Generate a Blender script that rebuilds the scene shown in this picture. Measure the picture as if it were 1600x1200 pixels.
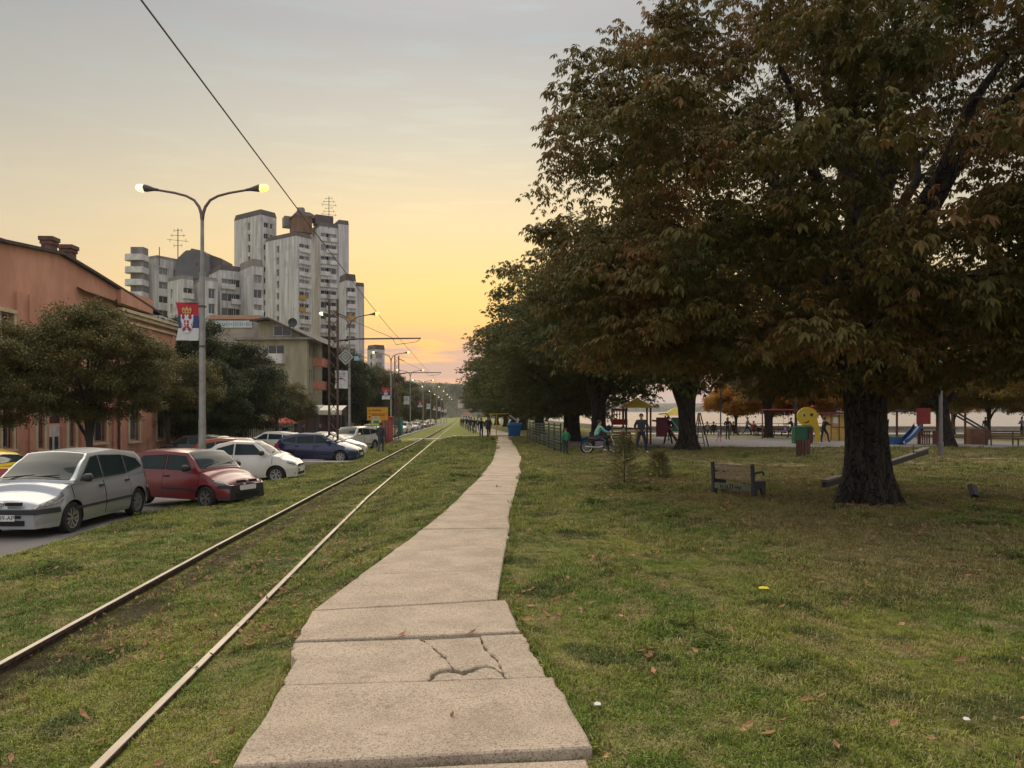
import bpy, math, random
import numpy as np
from mathutils import Vector, Matrix, noise as mnoise

for o in list(bpy.data.objects):
    bpy.data.objects.remove(o, do_unlink=True)
SC = bpy.context.scene
COL = SC.collection
R = math.radians
rnd = random.Random(11)

# ------------------------------------------------------------------ camera
F = 1150.0            # focal length in pixels of a 1600 px wide picture
EYE = 1.7
HOR = 640.0           # row of the horizon
cam_d = bpy.data.cameras.new('camera')
cam_d.sensor_width = 36.0
cam_d.lens = 36.0 * F / 1600.0
cam_d.shift_y = (HOR - 600.0) / 1600.0
cam_d.clip_start = 0.05
cam_d.clip_end = 8000
cam = bpy.data.objects.new('camera', cam_d)
cam.location = (0, 0, EYE)
cam.rotation_euler = (R(90), 0, 0)
COL.objects.link(cam)
SC.camera = cam

# ------------------------------------------------------------------ colour helpers
def lin(c):
    return tuple(((x / 255.0) / 12.92 if x / 255.0 <= .04045 else ((x / 255.0 + .055) / 1.055) ** 2.4) for x in c)

# ------------------------------------------------------------------ world: dusk sky
SUN_AZ = R(-3.0)      # a little left of straight ahead
W = bpy.data.worlds.new('World')
SC.world = W
W.use_nodes = True
nt = W.node_tree
nt.nodes.clear()
def N(t, **k):
    n = nt.nodes.new(t)
    for a, b in k.items():
        setattr(n, a, b)
    return n
def L(a, b):
    nt.links.new(a, b)
def math_node(op, a, b=None, c=None):
    n = N('ShaderNodeMath', operation=op)
    for i, v in enumerate((a, b, c)):
        if v is None:
            continue
        if isinstance(v, (int, float)):
            n.inputs[i].default_value = v
        else:
            L(v, n.inputs[i])
    return n.outputs[0]
tc = N('ShaderNodeTexCoord')
nrm = N('ShaderNodeVectorMath', operation='NORMALIZE')
L(tc.outputs['Generated'], nrm.inputs[0])
sep = N('ShaderNodeSeparateXYZ')
L(nrm.outputs[0], sep.inputs[0])
elev = math_node('DIVIDE', math_node('ARCSINE', sep.outputs[2]), math.pi / 2)
elevc = math_node('MAXIMUM', elev, 0.0)
flat = N('ShaderNodeCombineXYZ')
L(sep.outputs[0], flat.inputs[0]); L(sep.outputs[1], flat.inputs[1])
fn = N('ShaderNodeVectorMath', operation='NORMALIZE')
L(flat.outputs[0], fn.inputs[0])
dt = N('ShaderNodeVectorMath', operation='DOT_PRODUCT')
L(fn.outputs[0], dt.inputs[0])
dt.inputs[1].default_value = (math.sin(SUN_AZ), math.cos(SUN_AZ), 0)
azf = math_node('POWER', math_node('MULTIPLY_ADD', dt.outputs['Value'], .5, .5), 11.0)
def ramp(stops, fac):
    n = N('ShaderNodeValToRGB')
    cr = n.color_ramp
    cr.interpolation = 'B_SPLINE' if False else 'LINEAR'
    while len(cr.elements) < len(stops):
        cr.elements.new(.5)
    for e, (p, c) in zip(cr.elements, stops):
        e.position = p / 90.0
        e.color = (*lin(c), 1)
    L(fac, n.inputs[0])
    return n.outputs[0]
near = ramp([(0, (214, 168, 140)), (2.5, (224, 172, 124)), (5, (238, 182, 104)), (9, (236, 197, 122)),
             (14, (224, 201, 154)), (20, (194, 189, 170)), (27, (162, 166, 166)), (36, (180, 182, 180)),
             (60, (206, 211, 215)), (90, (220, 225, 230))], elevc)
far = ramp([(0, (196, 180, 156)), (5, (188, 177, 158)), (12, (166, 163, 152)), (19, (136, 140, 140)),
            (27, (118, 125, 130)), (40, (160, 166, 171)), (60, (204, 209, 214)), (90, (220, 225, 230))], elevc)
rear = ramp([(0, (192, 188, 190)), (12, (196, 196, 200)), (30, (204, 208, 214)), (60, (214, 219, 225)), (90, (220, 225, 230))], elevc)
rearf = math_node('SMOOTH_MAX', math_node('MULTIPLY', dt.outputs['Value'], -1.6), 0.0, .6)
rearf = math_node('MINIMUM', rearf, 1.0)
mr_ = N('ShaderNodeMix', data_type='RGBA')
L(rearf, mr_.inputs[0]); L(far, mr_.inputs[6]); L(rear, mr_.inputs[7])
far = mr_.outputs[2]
mx = N('ShaderNodeMix', data_type='RGBA')
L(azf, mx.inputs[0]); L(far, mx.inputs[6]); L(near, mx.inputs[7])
# low cloud bank near the horizon
mp = N('ShaderNodeMapping')
mp.inputs['Scale'].default_value = (5.0, 5.0, 46.0)
mp.inputs['Location'].default_value = (1.3, .4, 2.2)
L(nrm.outputs[0], mp.inputs[0])
cn = N('ShaderNodeTexNoise')
cn.inputs['Scale'].default_value = 1.6
cn.inputs['Detail'].default_value = 6
cn.inputs['Roughness'].default_value = .55
L(mp.outputs[0], cn.inputs['Vector'])
band = N('ShaderNodeValToRGB')
for e, (p, v) in zip([band.color_ramp.elements[0], band.color_ramp.elements[1], band.color_ramp.elements.new(.05), band.color_ramp.elements.new(.072)],
                     [(0.0, .8), (1.0, 0), (.05, 1), (.074, 0)]):
    e.position = p
    e.color = (v, v, v, 1)
L(elevc, band.inputs[0])
cm = N('ShaderNodeMapRange')
cm.inputs[1].default_value = .37; cm.inputs[2].default_value = .50
L(cn.outputs[0], cm.inputs[0])
cfac = math_node('MULTIPLY', math_node('MULTIPLY', cm.outputs[0], band.outputs[0]), .85)
mx2 = N('ShaderNodeMix', data_type='RGBA')
L(cfac, mx2.inputs[0]); L(mx.outputs[2], mx2.inputs[6])
mx2.inputs[7].default_value = (*lin((168, 148, 142)), 1)
sky = N('ShaderNodeTexSky', sky_type='NISHITA')
sky.sun_disc = False
SUN_EL = R(38)
sky.sun_elevation = R(3)
sky.sun_rotation = SUN_AZ
sky.air_density = 1.5
sky.dust_density = 3.0
sky.ozone_density = 1.0
mx3 = N('ShaderNodeMix', data_type='RGBA', blend_type='ADD')
mx3.inputs[0].default_value = .004
L(mx2.outputs[2], mx3.inputs[6]); L(sky.outputs[0], mx3.inputs[7])
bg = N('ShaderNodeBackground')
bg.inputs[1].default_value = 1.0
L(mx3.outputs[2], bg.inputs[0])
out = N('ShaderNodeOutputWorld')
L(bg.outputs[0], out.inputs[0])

# ------------------------------------------------------------------ sun: the wide soft glow of the sunset
sd = bpy.data.lights.new('sun', 'SUN')
sd.energy = 2.2
sd.angle = R(75)
sd.color = (1.0, .86, .66)
so = bpy.data.objects.new('sun', sd)
sdir = Vector((math.sin(SUN_AZ - .35) * math.cos(SUN_EL), math.cos(SUN_AZ - .35) * math.cos(SUN_EL), math.sin(SUN_EL)))
so.rotation_euler = (-sdir).to_track_quat('-Z', 'Y').to_euler()
so.location = (0, 0, 50)
COL.objects.link(so)

SC.view_settings.view_transform = 'Standard'
SC.view_settings.look = 'None'
SC.view_settings.exposure = 0.5
SC.view_settings.gamma = 1.0
SC.view_settings.use_curve_mapping = False
SC.render.engine = 'CYCLES'
SC.cycles.max_bounces = 4
SC.cycles.diffuse_bounces = 2
SC.cycles.glossy_bounces = 2
SC.cycles.transmission_bounces = 2
SC.cycles.transparent_max_bounces = 6

# ------------------------------------------------------------------ ground shape and picture-to-place helpers
TILT = .068           # the street runs a little left of straight ahead
PROF = [(-400, -.62), (-7.6, -.62), (-7.1, -.55), (-3.75, -.33), (-3.2, -.36), (-2.1, -.31), (-1.7, -.27), (-1.0, -.07), (-.4, 0), (400, 0)]
def prof(u):
    for (a, za), (b, zb) in zip(PROF, PROF[1:]):
        if u <= b:
            return za + (zb - za) * (u - a) / (b - a)
    return 0.0
def gz(x, y):
    s = .011 * min(max(y - 2, 0), 420)
    return prof(x + TILT * y) - s
def GP(px, py, it=14):
    """point of the ground seen at a picture position"""
    d = 20.0
    for _ in range(it):
        x = (px - 800) / F * d
        d = min(2000, .5 * d + .5 * F * (EYE - gz(x, d)) / max(py - HOR, .5))
    return Vector(((px - 800) / F * d, d, gz((px - 800) / F * d, d)))
def AT(px, py, d):
    return Vector(((px - 800) / F * d, d, EYE - (py - HOR) / F * d))
def GX(px, d):
    x = (px - 800) / F * d
    return Vector((x, d, gz(x, d)))
def UY(u, y, dz=0):
    x = u - TILT * y
    return Vector((x, y, gz(x, y) + dz))

# ------------------------------------------------------------------ materials
MATS = {}
def mat(name, col, rough=.8, metal=0.0, var=.18, scale=4.0, bump=0.0, bscale=None, spec=None, emit=None, stretch=None, col2=None, trans=0.0, objrand=0.0, coat=0.0, detail=5.0, thresh=(.3, .7)):
    if name in MATS:
        return MATS[name]
    m = bpy.data.materials.new(name)
    m.use_nodes = True
    t = m.node_tree
    b = t.nodes['Principled BSDF']
    b.inputs['Roughness'].default_value = rough
    b.inputs['Metallic'].default_value = metal
    if spec is not None:
        b.inputs['Specular IOR Level'].default_value = spec
    if coat:
        b.inputs['Coat Weight'].default_value = coat
        b.inputs['Coat Roughness'].default_value = .06
    g = t.nodes.new('ShaderNodeNewGeometry')
    vec = g.outputs['Position']
    if stretch:
        mpn = t.nodes.new('ShaderNodeMapping')
        mpn.inputs['Scale'].default_value = stretch
        t.links.new(vec, mpn.inputs[0])
        vec = mpn.outputs[0]
    nz = t.nodes.new('ShaderNodeTexNoise')
    nz.inputs['Scale'].default_value = scale
    nz.inputs['Detail'].default_value = detail
    t.links.new(vec, nz.inputs['Vector'])
    mr = t.nodes.new('ShaderNodeMapRange')
    mr.inputs[1].default_value, mr.inputs[2].default_value = thresh
    t.links.new(nz.outputs[0], mr.inputs[0])
    mxn = t.nodes.new('ShaderNodeMix')
    mxn.data_type = 'RGBA'
    c2 = col2 if col2 else tuple(min(1, x * (1 + var)) for x in col)
    c1 = col if col2 else tuple(x * (1 - var) for x in col)
    mxn.inputs[6].default_value = (*c1, 1)
    mxn.inputs[7].default_value = (*c2, 1)
    t.links.new(mr.outputs[0], mxn.inputs[0])
    res = mxn.outputs[2]
    if objrand:
        oi = t.nodes.new('ShaderNodeObjectInfo')
        hs = t.nodes.new('ShaderNodeHueSaturation')
        mr2 = t.nodes.new('ShaderNodeMapRange')
        mr2.inputs[3].default_value = 1 - objrand
        mr2.inputs[4].default_value = 1 + objrand
        t.links.new(oi.outputs['Random'], mr2.inputs[0])
        t.links.new(mr2.outputs[0], hs.inputs['Value'])
        t.links.new(res, hs.inputs['Color'])
        res = hs.outputs[0]
    t.links.new(res, b.inputs['Base Color'])
    if bump:
        n2 = t.nodes.new('ShaderNodeTexNoise')
        n2.inputs['Scale'].default_value = bscale or scale * 6
        n2.inputs['Detail'].default_value = 6
        t.links.new(vec, n2.inputs['Vector'])
        bp = t.nodes.new('ShaderNodeBump')
        bp.inputs['Strength'].default_value = bump
        bp.inputs['Distance'].default_value = .02
        t.links.new(n2.outputs[0], bp.inputs['Height'])
        t.links.new(bp.outputs[0], b.inputs['Normal'])
    if emit:
        m.cycles.emission_sampling = 'NONE'
        b.inputs['Emission Color'].default_value = (*emit[0], 1)
        b.inputs['Emission Strength'].default_value = emit[1]
    if trans:
        tr = t.nodes.new('ShaderNodeBsdfTranslucent')
        t.links.new(res, tr.inputs[0])
        ms = t.nodes.new('ShaderNodeMixShader')
        ms.inputs[0].default_value = trans
        o = t.nodes['Material Output']
        t.links.new(b.outputs[0], ms.inputs[1])
        t.links.new(tr.outputs[0], ms.inputs[2])
        t.links.new(ms.outputs[0], o.inputs[0])
    MATS[name] = m
    return m

# ------------------------------------------------------------------ mesh helper
class MB:
    def __init__(s):
        s.v, s.f, s.m = [], [], []
    def add(s, vs, fs, m=0):
        o = len(s.v)
        s.v += [tuple(x) for x in vs]
        s.f += [tuple(i + o for i in f) for f in fs]
        s.m += [m] * len(fs)
        return s
    def box(s, c, d, rz=0.0, m=0, M4=None):
        x, y, z = d[0] / 2, d[1] / 2, d[2] / 2
        vs = [Vector((a * x, b * y, e * z)) for a in (-1, 1) for b in (-1, 1) for e in (-1, 1)]
        if M4 is not None:
            vs = [M4 @ q for q in vs]
        elif rz:
            mm = Matrix.Rotation(rz, 3, 'Z')
            vs = [mm @ q for q in vs]
        vs = [q + Vector(c) for q in vs]
        return s.add(vs, [(0, 1, 3, 2), (4, 6, 7, 5), (0, 4, 5, 1), (2, 3, 7, 6), (0, 2, 6, 4), (1, 5, 7, 3)], m)
    def bar(s, a, b, w, h=None, m=0):
        """box beam from a to b"""
        a, b = Vector(a), Vector(b)
        h = h or w
        d = (b - a)
        q = d.to_track_quat('X', 'Z').to_matrix()
        return s.box((a + b) / 2, (d.length, w, h), m=m, M4=q)
    def tube(s, pts, rad, n=8, m=0, caps=True, bumps=None):
        pts = [Vector(p) for p in pts]
        if isinstance(rad, (int, float)):
            rad = [rad] * len(pts)
        vs, fs = [], []
        up = Vector((0, 0, 1))
        prev = None
        for i, p in enumerate(pts):
            t = (pts[min(i + 1, len(pts) - 1)] - pts[max(i - 1, 0)])
            t = t.normalized() if t.length > 1e-9 else up
            if prev is None:
                a = t.cross(Vector((1, 0, 0)) if abs(t.x) < .8 else Vector((0, 1, 0))).normalized()
            else:
                a = (prev - t * prev.dot(t)).normalized()
            prev = a
            b = t.cross(a)
            for k in range(n):
                th = 2 * math.pi * k / n
                r = rad[i] * (bumps(i, th) if bumps else 1)
                vs.append(p + a * (r * math.cos(th)) + b * (r * math.sin(th)))
        for i in range(len(pts) - 1):
            for k in range(n):
                k2 = (k + 1) % n
                fs.append((i * n + k, i * n + k2, (i + 1) * n + k2, (i + 1) * n + k))
        if caps:
            fs.append(tuple(reversed(range(n))))
            fs.append(tuple((len(pts) - 1) * n + k for k in range(n)))
        return s.add(vs, fs, m)
    def lathe(s, prf, n=16, m=0, axis='Z', c=(0, 0, 0), close=False):
        vs, fs = [], []
        for r, z in prf:
            for k in range(n):
                th = 2 * math.pi * k / n
                a, b = r * math.cos(th), r * math.sin(th)
                q = (a, b, z) if axis == 'Z' else ((a, z, b) if axis == 'Y' else (z, a, b))
                vs.append((q[0] + c[0], q[1] + c[1], q[2] + c[2]))
        P = len(prf)
        for i in range(P - 1 + (1 if close else 0)):
            for k in range(n):
                k2 = (k + 1) % n
                j = (i + 1) % P
                fs.append((i * n + k, i * n + k2, j * n + k2, j * n + k))
        return s.add(vs, fs, m)
    def prism(s, poly, z0, z1, m=0):
        """plan polygon (x,y) pushed from z0 to z1 (numbers, or functions of the plan point)"""
        n = len(poly)
        f0 = z0 if callable(z0) else (lambda x, y: z0)
        f1 = z1 if callable(z1) else (lambda x, y: z1)
        vs = [(x, y, f0(x, y)) for x, y in poly] + [(x, y, f1(x, y)) for x, y in poly]
        fs = [tuple(reversed(range(n))), tuple(range(n, 2 * n))]
        fs += [(i, (i + 1) % n, n + (i + 1) % n, n + i) for i in range(n)]
        return s.add(vs, fs, m)
    def plate(s, poly, nrm, th, m=0):
        """3-D planar polygon given thickness along nrm"""
        n = len(poly)
        nv = Vector(nrm) * th
        vs = [Vector(p) for p in poly] + [Vector(p) + nv for p in poly]
        fs = [tuple(reversed(range(n))), tuple(range(n, 2 * n))]
        fs += [(i, (i + 1) % n, n + (i + 1) % n, n + i) for i in range(n)]
        return s.add(vs, fs, m)
    def mesh(s, name, mats, smooth=False, off=None, angle=None):
        me = bpy.data.meshes.new(name)
        v = s.v
        if off is not None:
            v = [(a - off[0], b - off[1], c - off[2]) for a, b, c in v]
        me.from_pydata(v, [], s.f)
        if not isinstance(mats, (list, tuple)):
            mats = [mats]
        for q in mats:
            me.materials.append(q)
        if len(mats) > 1:
            me.polygons.foreach_set('material_index', s.m)
        if smooth:
            me.polygons.foreach_set('use_smooth', [True] * len(me.polygons))
            if angle:
                me.set_sharp_from_angle(angle=R(angle))
        me.update()
        return me
    def build(s, name, mats, parent=None, smooth=False, world=False, angle=None):
        off = None
        if world and parent is not None:
            off = parent_world(parent)
        me = s.mesh(name, mats, smooth, off, angle)
        o = bpy.data.objects.new(name, me)
        COL.objects.link(o)
        if parent is not None:
            o.parent = parent
        return o
def parent_world(p):
    l = Vector(p.location)
    while p.parent:
        p = p.parent
        l = l + Vector(p.location)
    return l
def thing(name, label, cat, loc=(0, 0, 0), rz=0.0, group=None):
    o = bpy.data.objects.new(name, None)
    o.empty_display_size = .2
    COL.objects.link(o)
    o.location = loc
    o.rotation_euler = (0, 0, rz)
    tag(o, label, cat, group)
    return o
def tag(o, label, cat, group=None):
    o['label'] = label
    o['category'] = cat
    if group:
        o['group'] = group
    return o
def struct(o, kind='structure'):
    o['kind'] = kind
    return o
def place(me, name, parent, loc=(0, 0, 0), rot=(0, 0, 0), scale=None):
    o = bpy.data.objects.new(name, me)
    COL.objects.link(o)
    if parent is not None:
        o.parent = parent
    o.location = loc
    o.rotation_euler = rot
    if scale:
        o.scale = scale if isinstance(scale, (tuple, list, Vector)) else (scale,) * 3
    return o
def clone(root, loc, rz, label=None, scale=None):
    def cp(o, par):
        c = o.copy()
        COL.objects.link(c)
        c.parent = par
        for ch in o.children:
            cp(ch, c)
        return c
    r = cp(root, None)
    r.location = loc
    r.rotation_euler = (0, 0, rz)
    if scale:
        r.scale = (scale,) * 3
    if label:
        r['label'] = label
    return r
TXT = {}
def text_mesh(body, size, material, extrude=.002, align='CENTER'):
    key = (body, size, material.name)
    if key in TXT:
        return TXT[key]
    c = bpy.data.curves.new('lettering', 'FONT')
    c.body = body
    c.size = size
    c.extrude = extrude
    c.align_x = align
    c.align_y = 'CENTER'
    c.resolution_u = 2
    o = bpy.data.objects.new('lettering', c)
    COL.objects.link(o)
    dg = bpy.context.evaluated_depsgraph_get()
    me = bpy.data.meshes.new_from_object(o.evaluated_get(dg))
    me.materials.clear()
    me.materials.append(material)
    bpy.data.objects.remove(o, do_unlink=True)
    TXT[key] = me
    return me

# ------------------------------------------------------------------ scatter (geometry nodes over a cloud of points)
GNG = {}
def scatter_group(coll):
    if coll.name in GNG:
        return GNG[coll.name]
    g = bpy.data.node_groups.new('scatter_' + coll.name, 'GeometryNodeTree')
    g.interface.new_socket('Geometry', in_out='INPUT', socket_type='NodeSocketGeometry')
    g.interface.new_socket('Geometry', in_out='OUTPUT', socket_type='NodeSocketGeometry')
    gi = g.nodes.new('NodeGroupInput')
    go = g.nodes.new('NodeGroupOutput')
    ci = g.nodes.new('GeometryNodeCollectionInfo')
    ci.inputs[0].default_value = coll
    ci.inputs[1].default_value = True
    ci.inputs[2].default_value = True
    ip = g.nodes.new('GeometryNodeInstanceOnPoints')
    def attr(nm, ty):
        a = g.nodes.new('GeometryNodeInputNamedAttribute')
        a.data_type = ty
        a.inputs[0].default_value = nm
        return a.outputs[0]
    er = g.nodes.new('FunctionNodeEulerToRotation')
    g.links.new(attr('rot', 'FLOAT_VECTOR'), er.inputs[0])
    g.links.new(gi.outputs[0], ip.inputs['Points'])
    g.links.new(ci.outputs[0], ip.inputs['Instance'])
    ip.inputs['Pick Instance'].default_value = True
    g.links.new(attr('idx', 'INT'), ip.inputs['Instance Index'])
    g.links.new(er.outputs[0], ip.inputs['Rotation'])
    g.links.new(attr('scl', 'FLOAT'), ip.inputs['Scale'])
    g.links.new(ip.outputs[0], go.inputs[0])
    GNG[coll.name] = g
    return g
def scatter(name, pts, rot, scl, idx, coll, parent=None):
    n = len(pts)
    me = bpy.data.meshes.new(name)
    me.vertices.add(n)
    me.vertices.foreach_set('co', np.asarray(pts, dtype=np.float32).ravel())
    a = me.attributes.new('rot', 'FLOAT_VECTOR', 'POINT')
    a.data.foreach_set('vector', np.asarray(rot, dtype=np.float32).ravel())
    a = me.attributes.new('scl', 'FLOAT', 'POINT')
    a.data.foreach_set('value', np.asarray(scl, dtype=np.float32).ravel())
    a = me.attributes.new('idx', 'INT', 'POINT')
    a.data.foreach_set('value', np.asarray(idx, dtype=np.int32).ravel())
    o = bpy.data.objects.new(name, me)
    COL.objects.link(o)
    if parent is not None:
        o.parent = parent
    md = o.modifiers.new('scatter', 'NODES')
    md.node_group = scatter_group(coll)
    o['kind'] = 'stuff'
    return o
def source_collection(name, meshes):
    c = bpy.data.collections.new(name)
    for i, me in enumerate(meshes):
        o = bpy.data.objects.new('%s_%02d' % (name, i), me)
        c.objects.link(o)
    return c
# ================================================================== THE SETTING
def node_mat(name):
    m = bpy.data.materials.new(name)
    m.use_nodes = True
    MATS[name] = m
    t = m.node_tree
    return m, t, t.nodes['Principled BSDF']
class NT:
    """small helper to write node materials"""
    def __init__(s, t):
        s.t = t
        s.g = t.nodes.new('ShaderNodeNewGeometry')
        s.pos = s.g.outputs['Position']
        sp = t.nodes.new('ShaderNodeSeparateXYZ')
        t.links.new(s.pos, sp.inputs[0])
        s.x, s.y, s.z = sp.outputs
    def noise(s, scale, detail=5, rough=.55, vec=None, stretch=None):
        v = vec or s.pos
        if stretch:
            mpn = s.t.nodes.new('ShaderNodeMapping')
            mpn.inputs['Scale'].default_value = stretch
            s.t.links.new(v, mpn.inputs[0])
            v = mpn.outputs[0]
        n = s.t.nodes.new('ShaderNodeTexNoise')
        n.inputs['Scale'].default_value = scale
        n.inputs['Detail'].default_value = detail
        n.inputs['Roughness'].default_value = rough
        s.t.links.new(v, n.inputs['Vector'])
        return n.outputs[0]
    def rng(s, v, a, b, c=0.0, d=1.0, smooth=True):
        n = s.t.nodes.new('ShaderNodeMapRange')
        n.interpolation_type = 'SMOOTHSTEP' if smooth else 'LINEAR'
        for i, q in zip((1, 2, 3, 4), (a, b, c, d)):
            n.inputs[i].default_value = q
        s.t.links.new(v, n.inputs[0])
        return n.outputs[0]
    def mul(s, a, b, op='MULTIPLY'):
        n = s.t.nodes.new('ShaderNodeMath')
        n.operation = op
        for i, q in enumerate((a, b)):
            if isinstance(q, (int, float)):
                n.inputs[i].default_value = q
            else:
                s.t.links.new(q, n.inputs[i])
        return n.outputs[0]
    def mix(s, f, a, b):
        n = s.t.nodes.new('ShaderNodeMix')
        n.data_type = 'RGBA'
        if isinstance(f, (int, float)):
            n.inputs[0].default_value = f
        else:
            s.t.links.new(f, n.inputs[0])
        for i, q in ((6, a), (7, b)):
            if isinstance(q, tuple):
                n.inputs[i].default_value = (*q, 1)
            else:
                s.t.links.new(q, n.inputs[i])
        return n.outputs[2]
    def bump(s, h, strength, dist, bsdf):
        n = s.t.nodes.new('ShaderNodeBump')
        n.inputs['Strength'].default_value = strength
        n.inputs['Distance'].default_value = dist
        s.t.links.new(h, n.inputs['Height'])
        s.t.links.new(n.outputs[0], bsdf.inputs['Normal'])

GREEN1 = (.145, .220, .032)
GREEN2 = (.320, .335, .064)
STRAW = (.430, .355, .150)
DARKG = (.060, .110, .020)
SOIL = (.105, .078, .048)
SAND = (.36, .285, .19)
def lawn_colour(k, blades=False):
    big = k.noise(.55, 4)
    mid = k.noise(2.3, 5)
    fine = k.noise(14.0, 5)
    c = k.mix(k.rng(big, .36, .64), GREEN1, GREEN2)
    c = k.mix(k.mul(k.rng(mid, .47, .64), .7), c, STRAW)
    c = k.mix(k.mul(k.rng(k.noise(1.1, 5), .52, .62), .85), c, DARKG)
    u_ = k.mul(k.x, k.mul(k.y, TILT), 'ADD')
    dry_shade = k.mul(k.rng(u_, 1.5, 5.0), k.rng(k.noise(.28, 4), .36, .56))  # drier brown to the right; its darkening also stands in for tree shade
    c = k.mix(k.mul(dry_shade, .62), c, k.mix(k.rng(k.noise(5, 4), .35, .65), (.20, .145, .065), (.31, .235, .115)))
    return c, big, mid, fine
# ground sheet: thatch, soil and bare sandy patches
mG, t, b = node_mat('lawn_ground')
k = NT(t)
c, big, mid, fine = lawn_colour(k)
c = k.mix(k.mul(k.rng(fine, .42, .62), .55), c, SOIL)
u = k.mul(k.x, k.mul(k.y, TILT), 'ADD')
right = k.rng(u, 3.5, 7.0)
bandy = k.mul(k.rng(k.y, 23, 28), k.rng(k.y, 39, 34))
bare = k.mul(k.mul(right, bandy), k.rng(k.noise(.5, 4, stretch=(1, 2.2, 1)), .42, .55))
c = k.mix(bare, c, k.mix(fine, SAND, tuple(q * .7 for q in SAND)))
bare2 = k.mul(k.rng(k.noise(.33, 5, stretch=(1, 1.6, 1)), .60, .68), k.rng(u, 2.0, 5.0))
c = k.mix(k.mul(bare2, .8), c, k.mix(fine, SAND, SOIL))
vd = t.nodes.new('ShaderNodeVectorMath')
vd.operation = 'DISTANCE'
t.links.new(k.pos, vd.inputs[0])
vd.inputs[1].default_value = (7.0, 14.6, -.13)
ringf = k.rng(k.mul(vd.outputs['Value'], k.mul(k.noise(1.8, 4), 1.6), 'ADD'), 3.3, 1.9)
c = k.mix(k.mul(ringf, .85), c, k.mix(fine, SOIL, (.17, .125, .075)))
rails_ = k.mul(k.rng(u, -3.66, -3.58), k.rng(u, -3.05, -3.35))
c = k.mix(k.mul(rails_, .9), c, k.mix(fine, SOIL, (.05, .038, .026)))
t.links.new(c, b.inputs['Base Color'])
b.inputs['Roughness'].default_value = .95
b.inputs['Specular IOR Level'].default_value = .1
k.bump(k.mul(k.noise(38, 6, .7), k.noise(7, 4), 'ADD'), .9, .05, b)

def frange(a, b, s):
    return [a + i * s for i in range(int(round((b - a) / s)) + 1)]
ULN = [-3000, -1200, -500, -200, -90, -45, -30, -22, -17, -12, -9, -7.6, -7.1, -6, -5, -4.3, -3.75, -3.2, -2.65, -2.1, -1.7, -1.35, -1.0, -.7, -.4, 0, .6, 1.3, 2, 3, 4.5, 6, 8, 10, 12, 14, 17, 20, 24, 28, 34, 42, 55, 75, 110]
YLN = frange(-14, 4, 2) + frange(5, 40, 1) + frange(42, 82, 2) + frange(90, 190, 10) + frange(220, 460, 40) + [600, 900, 1400, 2200, 3500]
RIV_U, RIV_Y = 20, 82
g = MB()
vs = [(uu - TILT * yy, yy, gz(uu - TILT * yy, yy) + (.012 * mnoise.noise((uu * .6, yy * .6, 0)) if 3 < yy < 60 and uu > -7 else 0)) for yy in YLN for uu in ULN]
fs = []
nu = len(ULN)
for j in range(len(YLN) - 1):
    for i in range(nu - 1):
        if YLN[j] >= RIV_Y and ULN[i] >= RIV_U:
            continue
        fs.append((j * nu + i, j * nu + i + 1, (j + 1) * nu + i + 1, (j + 1) * nu + i))
g.add(vs, fs)
ground = struct(g.build('ground', mG, smooth=True))

# river
mW, t, b = node_mat('river_water')
k = NT(t)
t.links.new(k.mix(k.noise(.02, 3), (.10, .12, .12), (.14, .15, .14)), b.inputs['Base Color'])
b.inputs['Roughness'].default_value = .16
k.bump(k.noise(.9, 4, stretch=(.35, 1.6, 1)), .25, .12, b)
g = MB()
g.add([(10, 82.3, -5.3), (2600, 82.3, -5.3), (2600, 5200, -5.3), (-360, 5200, -5.3)], [(0, 1, 2, 3)])
struct(g.build('river', mW))
# quay wall along the river, with a coping
conc = mat('grey_concrete', (.34, .32, .29), .85, var=.25, scale=1.5, bump=.3)
quay = thing('quay_wall', 'low grey concrete parapet along the river bank behind the playground', 'wall', (14.6, 82, gz(14.6, 82)))
g = MB()
zq = gz(14.6, 82)
g.box((75, 82.25, zq - 2.0), (122, .35, 5.2))
g.build('wall', conc, quay, world=True)
g = MB()
g.box((75, 82.2, zq + .68), (122, .6, .14))
g.build('coping', mat('coping_stone', (.46, .43, .39), .8, var=.2), quay, world=True)
g = MB()
g.bar((14.4, 82.4, zq - 2), (14.6 - TILT * 300, 382, zq - 3.5), .35, 5.0)
g.build('wall', conc, quay, world=True)

# far bank and hills
mH = mat('far_woodland', (.060, .072, .040), .95, var=.45, scale=.02, col2=(.12, .115, .06), bump=1.0, bscale=.12)
def hill(name, pts, depth, seed):
    """ridge through (x, y, top) points, wooded slope towards us"""
    g = MB()
    rows = 9
    n = 0
    vs, fs = [], []
    dense = []
    for (a, b_) in zip(pts, pts[1:]):
        for q in range(10):
            f = q / 10
            dense.append(tuple(a[i] + (b_[i] - a[i]) * f for i in range(3)))
    dense.append(pts[-1])
    for (x, y, z) in dense:
        for r in range(rows):
            f = r / (rows - 1)
            zz = -7 + (z + 7) * math.sin(f * math.pi / 2) * (1 + .10 * mnoise.noise((x * .02 + seed, y * .02, f * 4)))
            vs.append((x, y - depth * (1 - f), zz))
    m = len(dense)
    for i in range(m - 1):
        for r in range(rows - 1):
            fs.append((i * rows + r, (i + 1) * rows + r, (i + 1) * rows + r + 1, i * rows + r + 1))
    g.add(vs, fs)
    return struct(g.build(name, mH, smooth=True))
hill('hill', [(-420, 720, 30), (-260, 740, 38), (-150, 760, 37), (-96, 770, 31), (-50, 790, 27), (0, 800, 22), (60, 820, 14)], 160, 1)
hill('far_shore', [(-100, 2600, 16), (300, 2500, 24), (800, 2400, 22), (1300, 2300, 27), (1900, 2200, 22), (2500, 2100, 24)], 120, 2)

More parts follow.
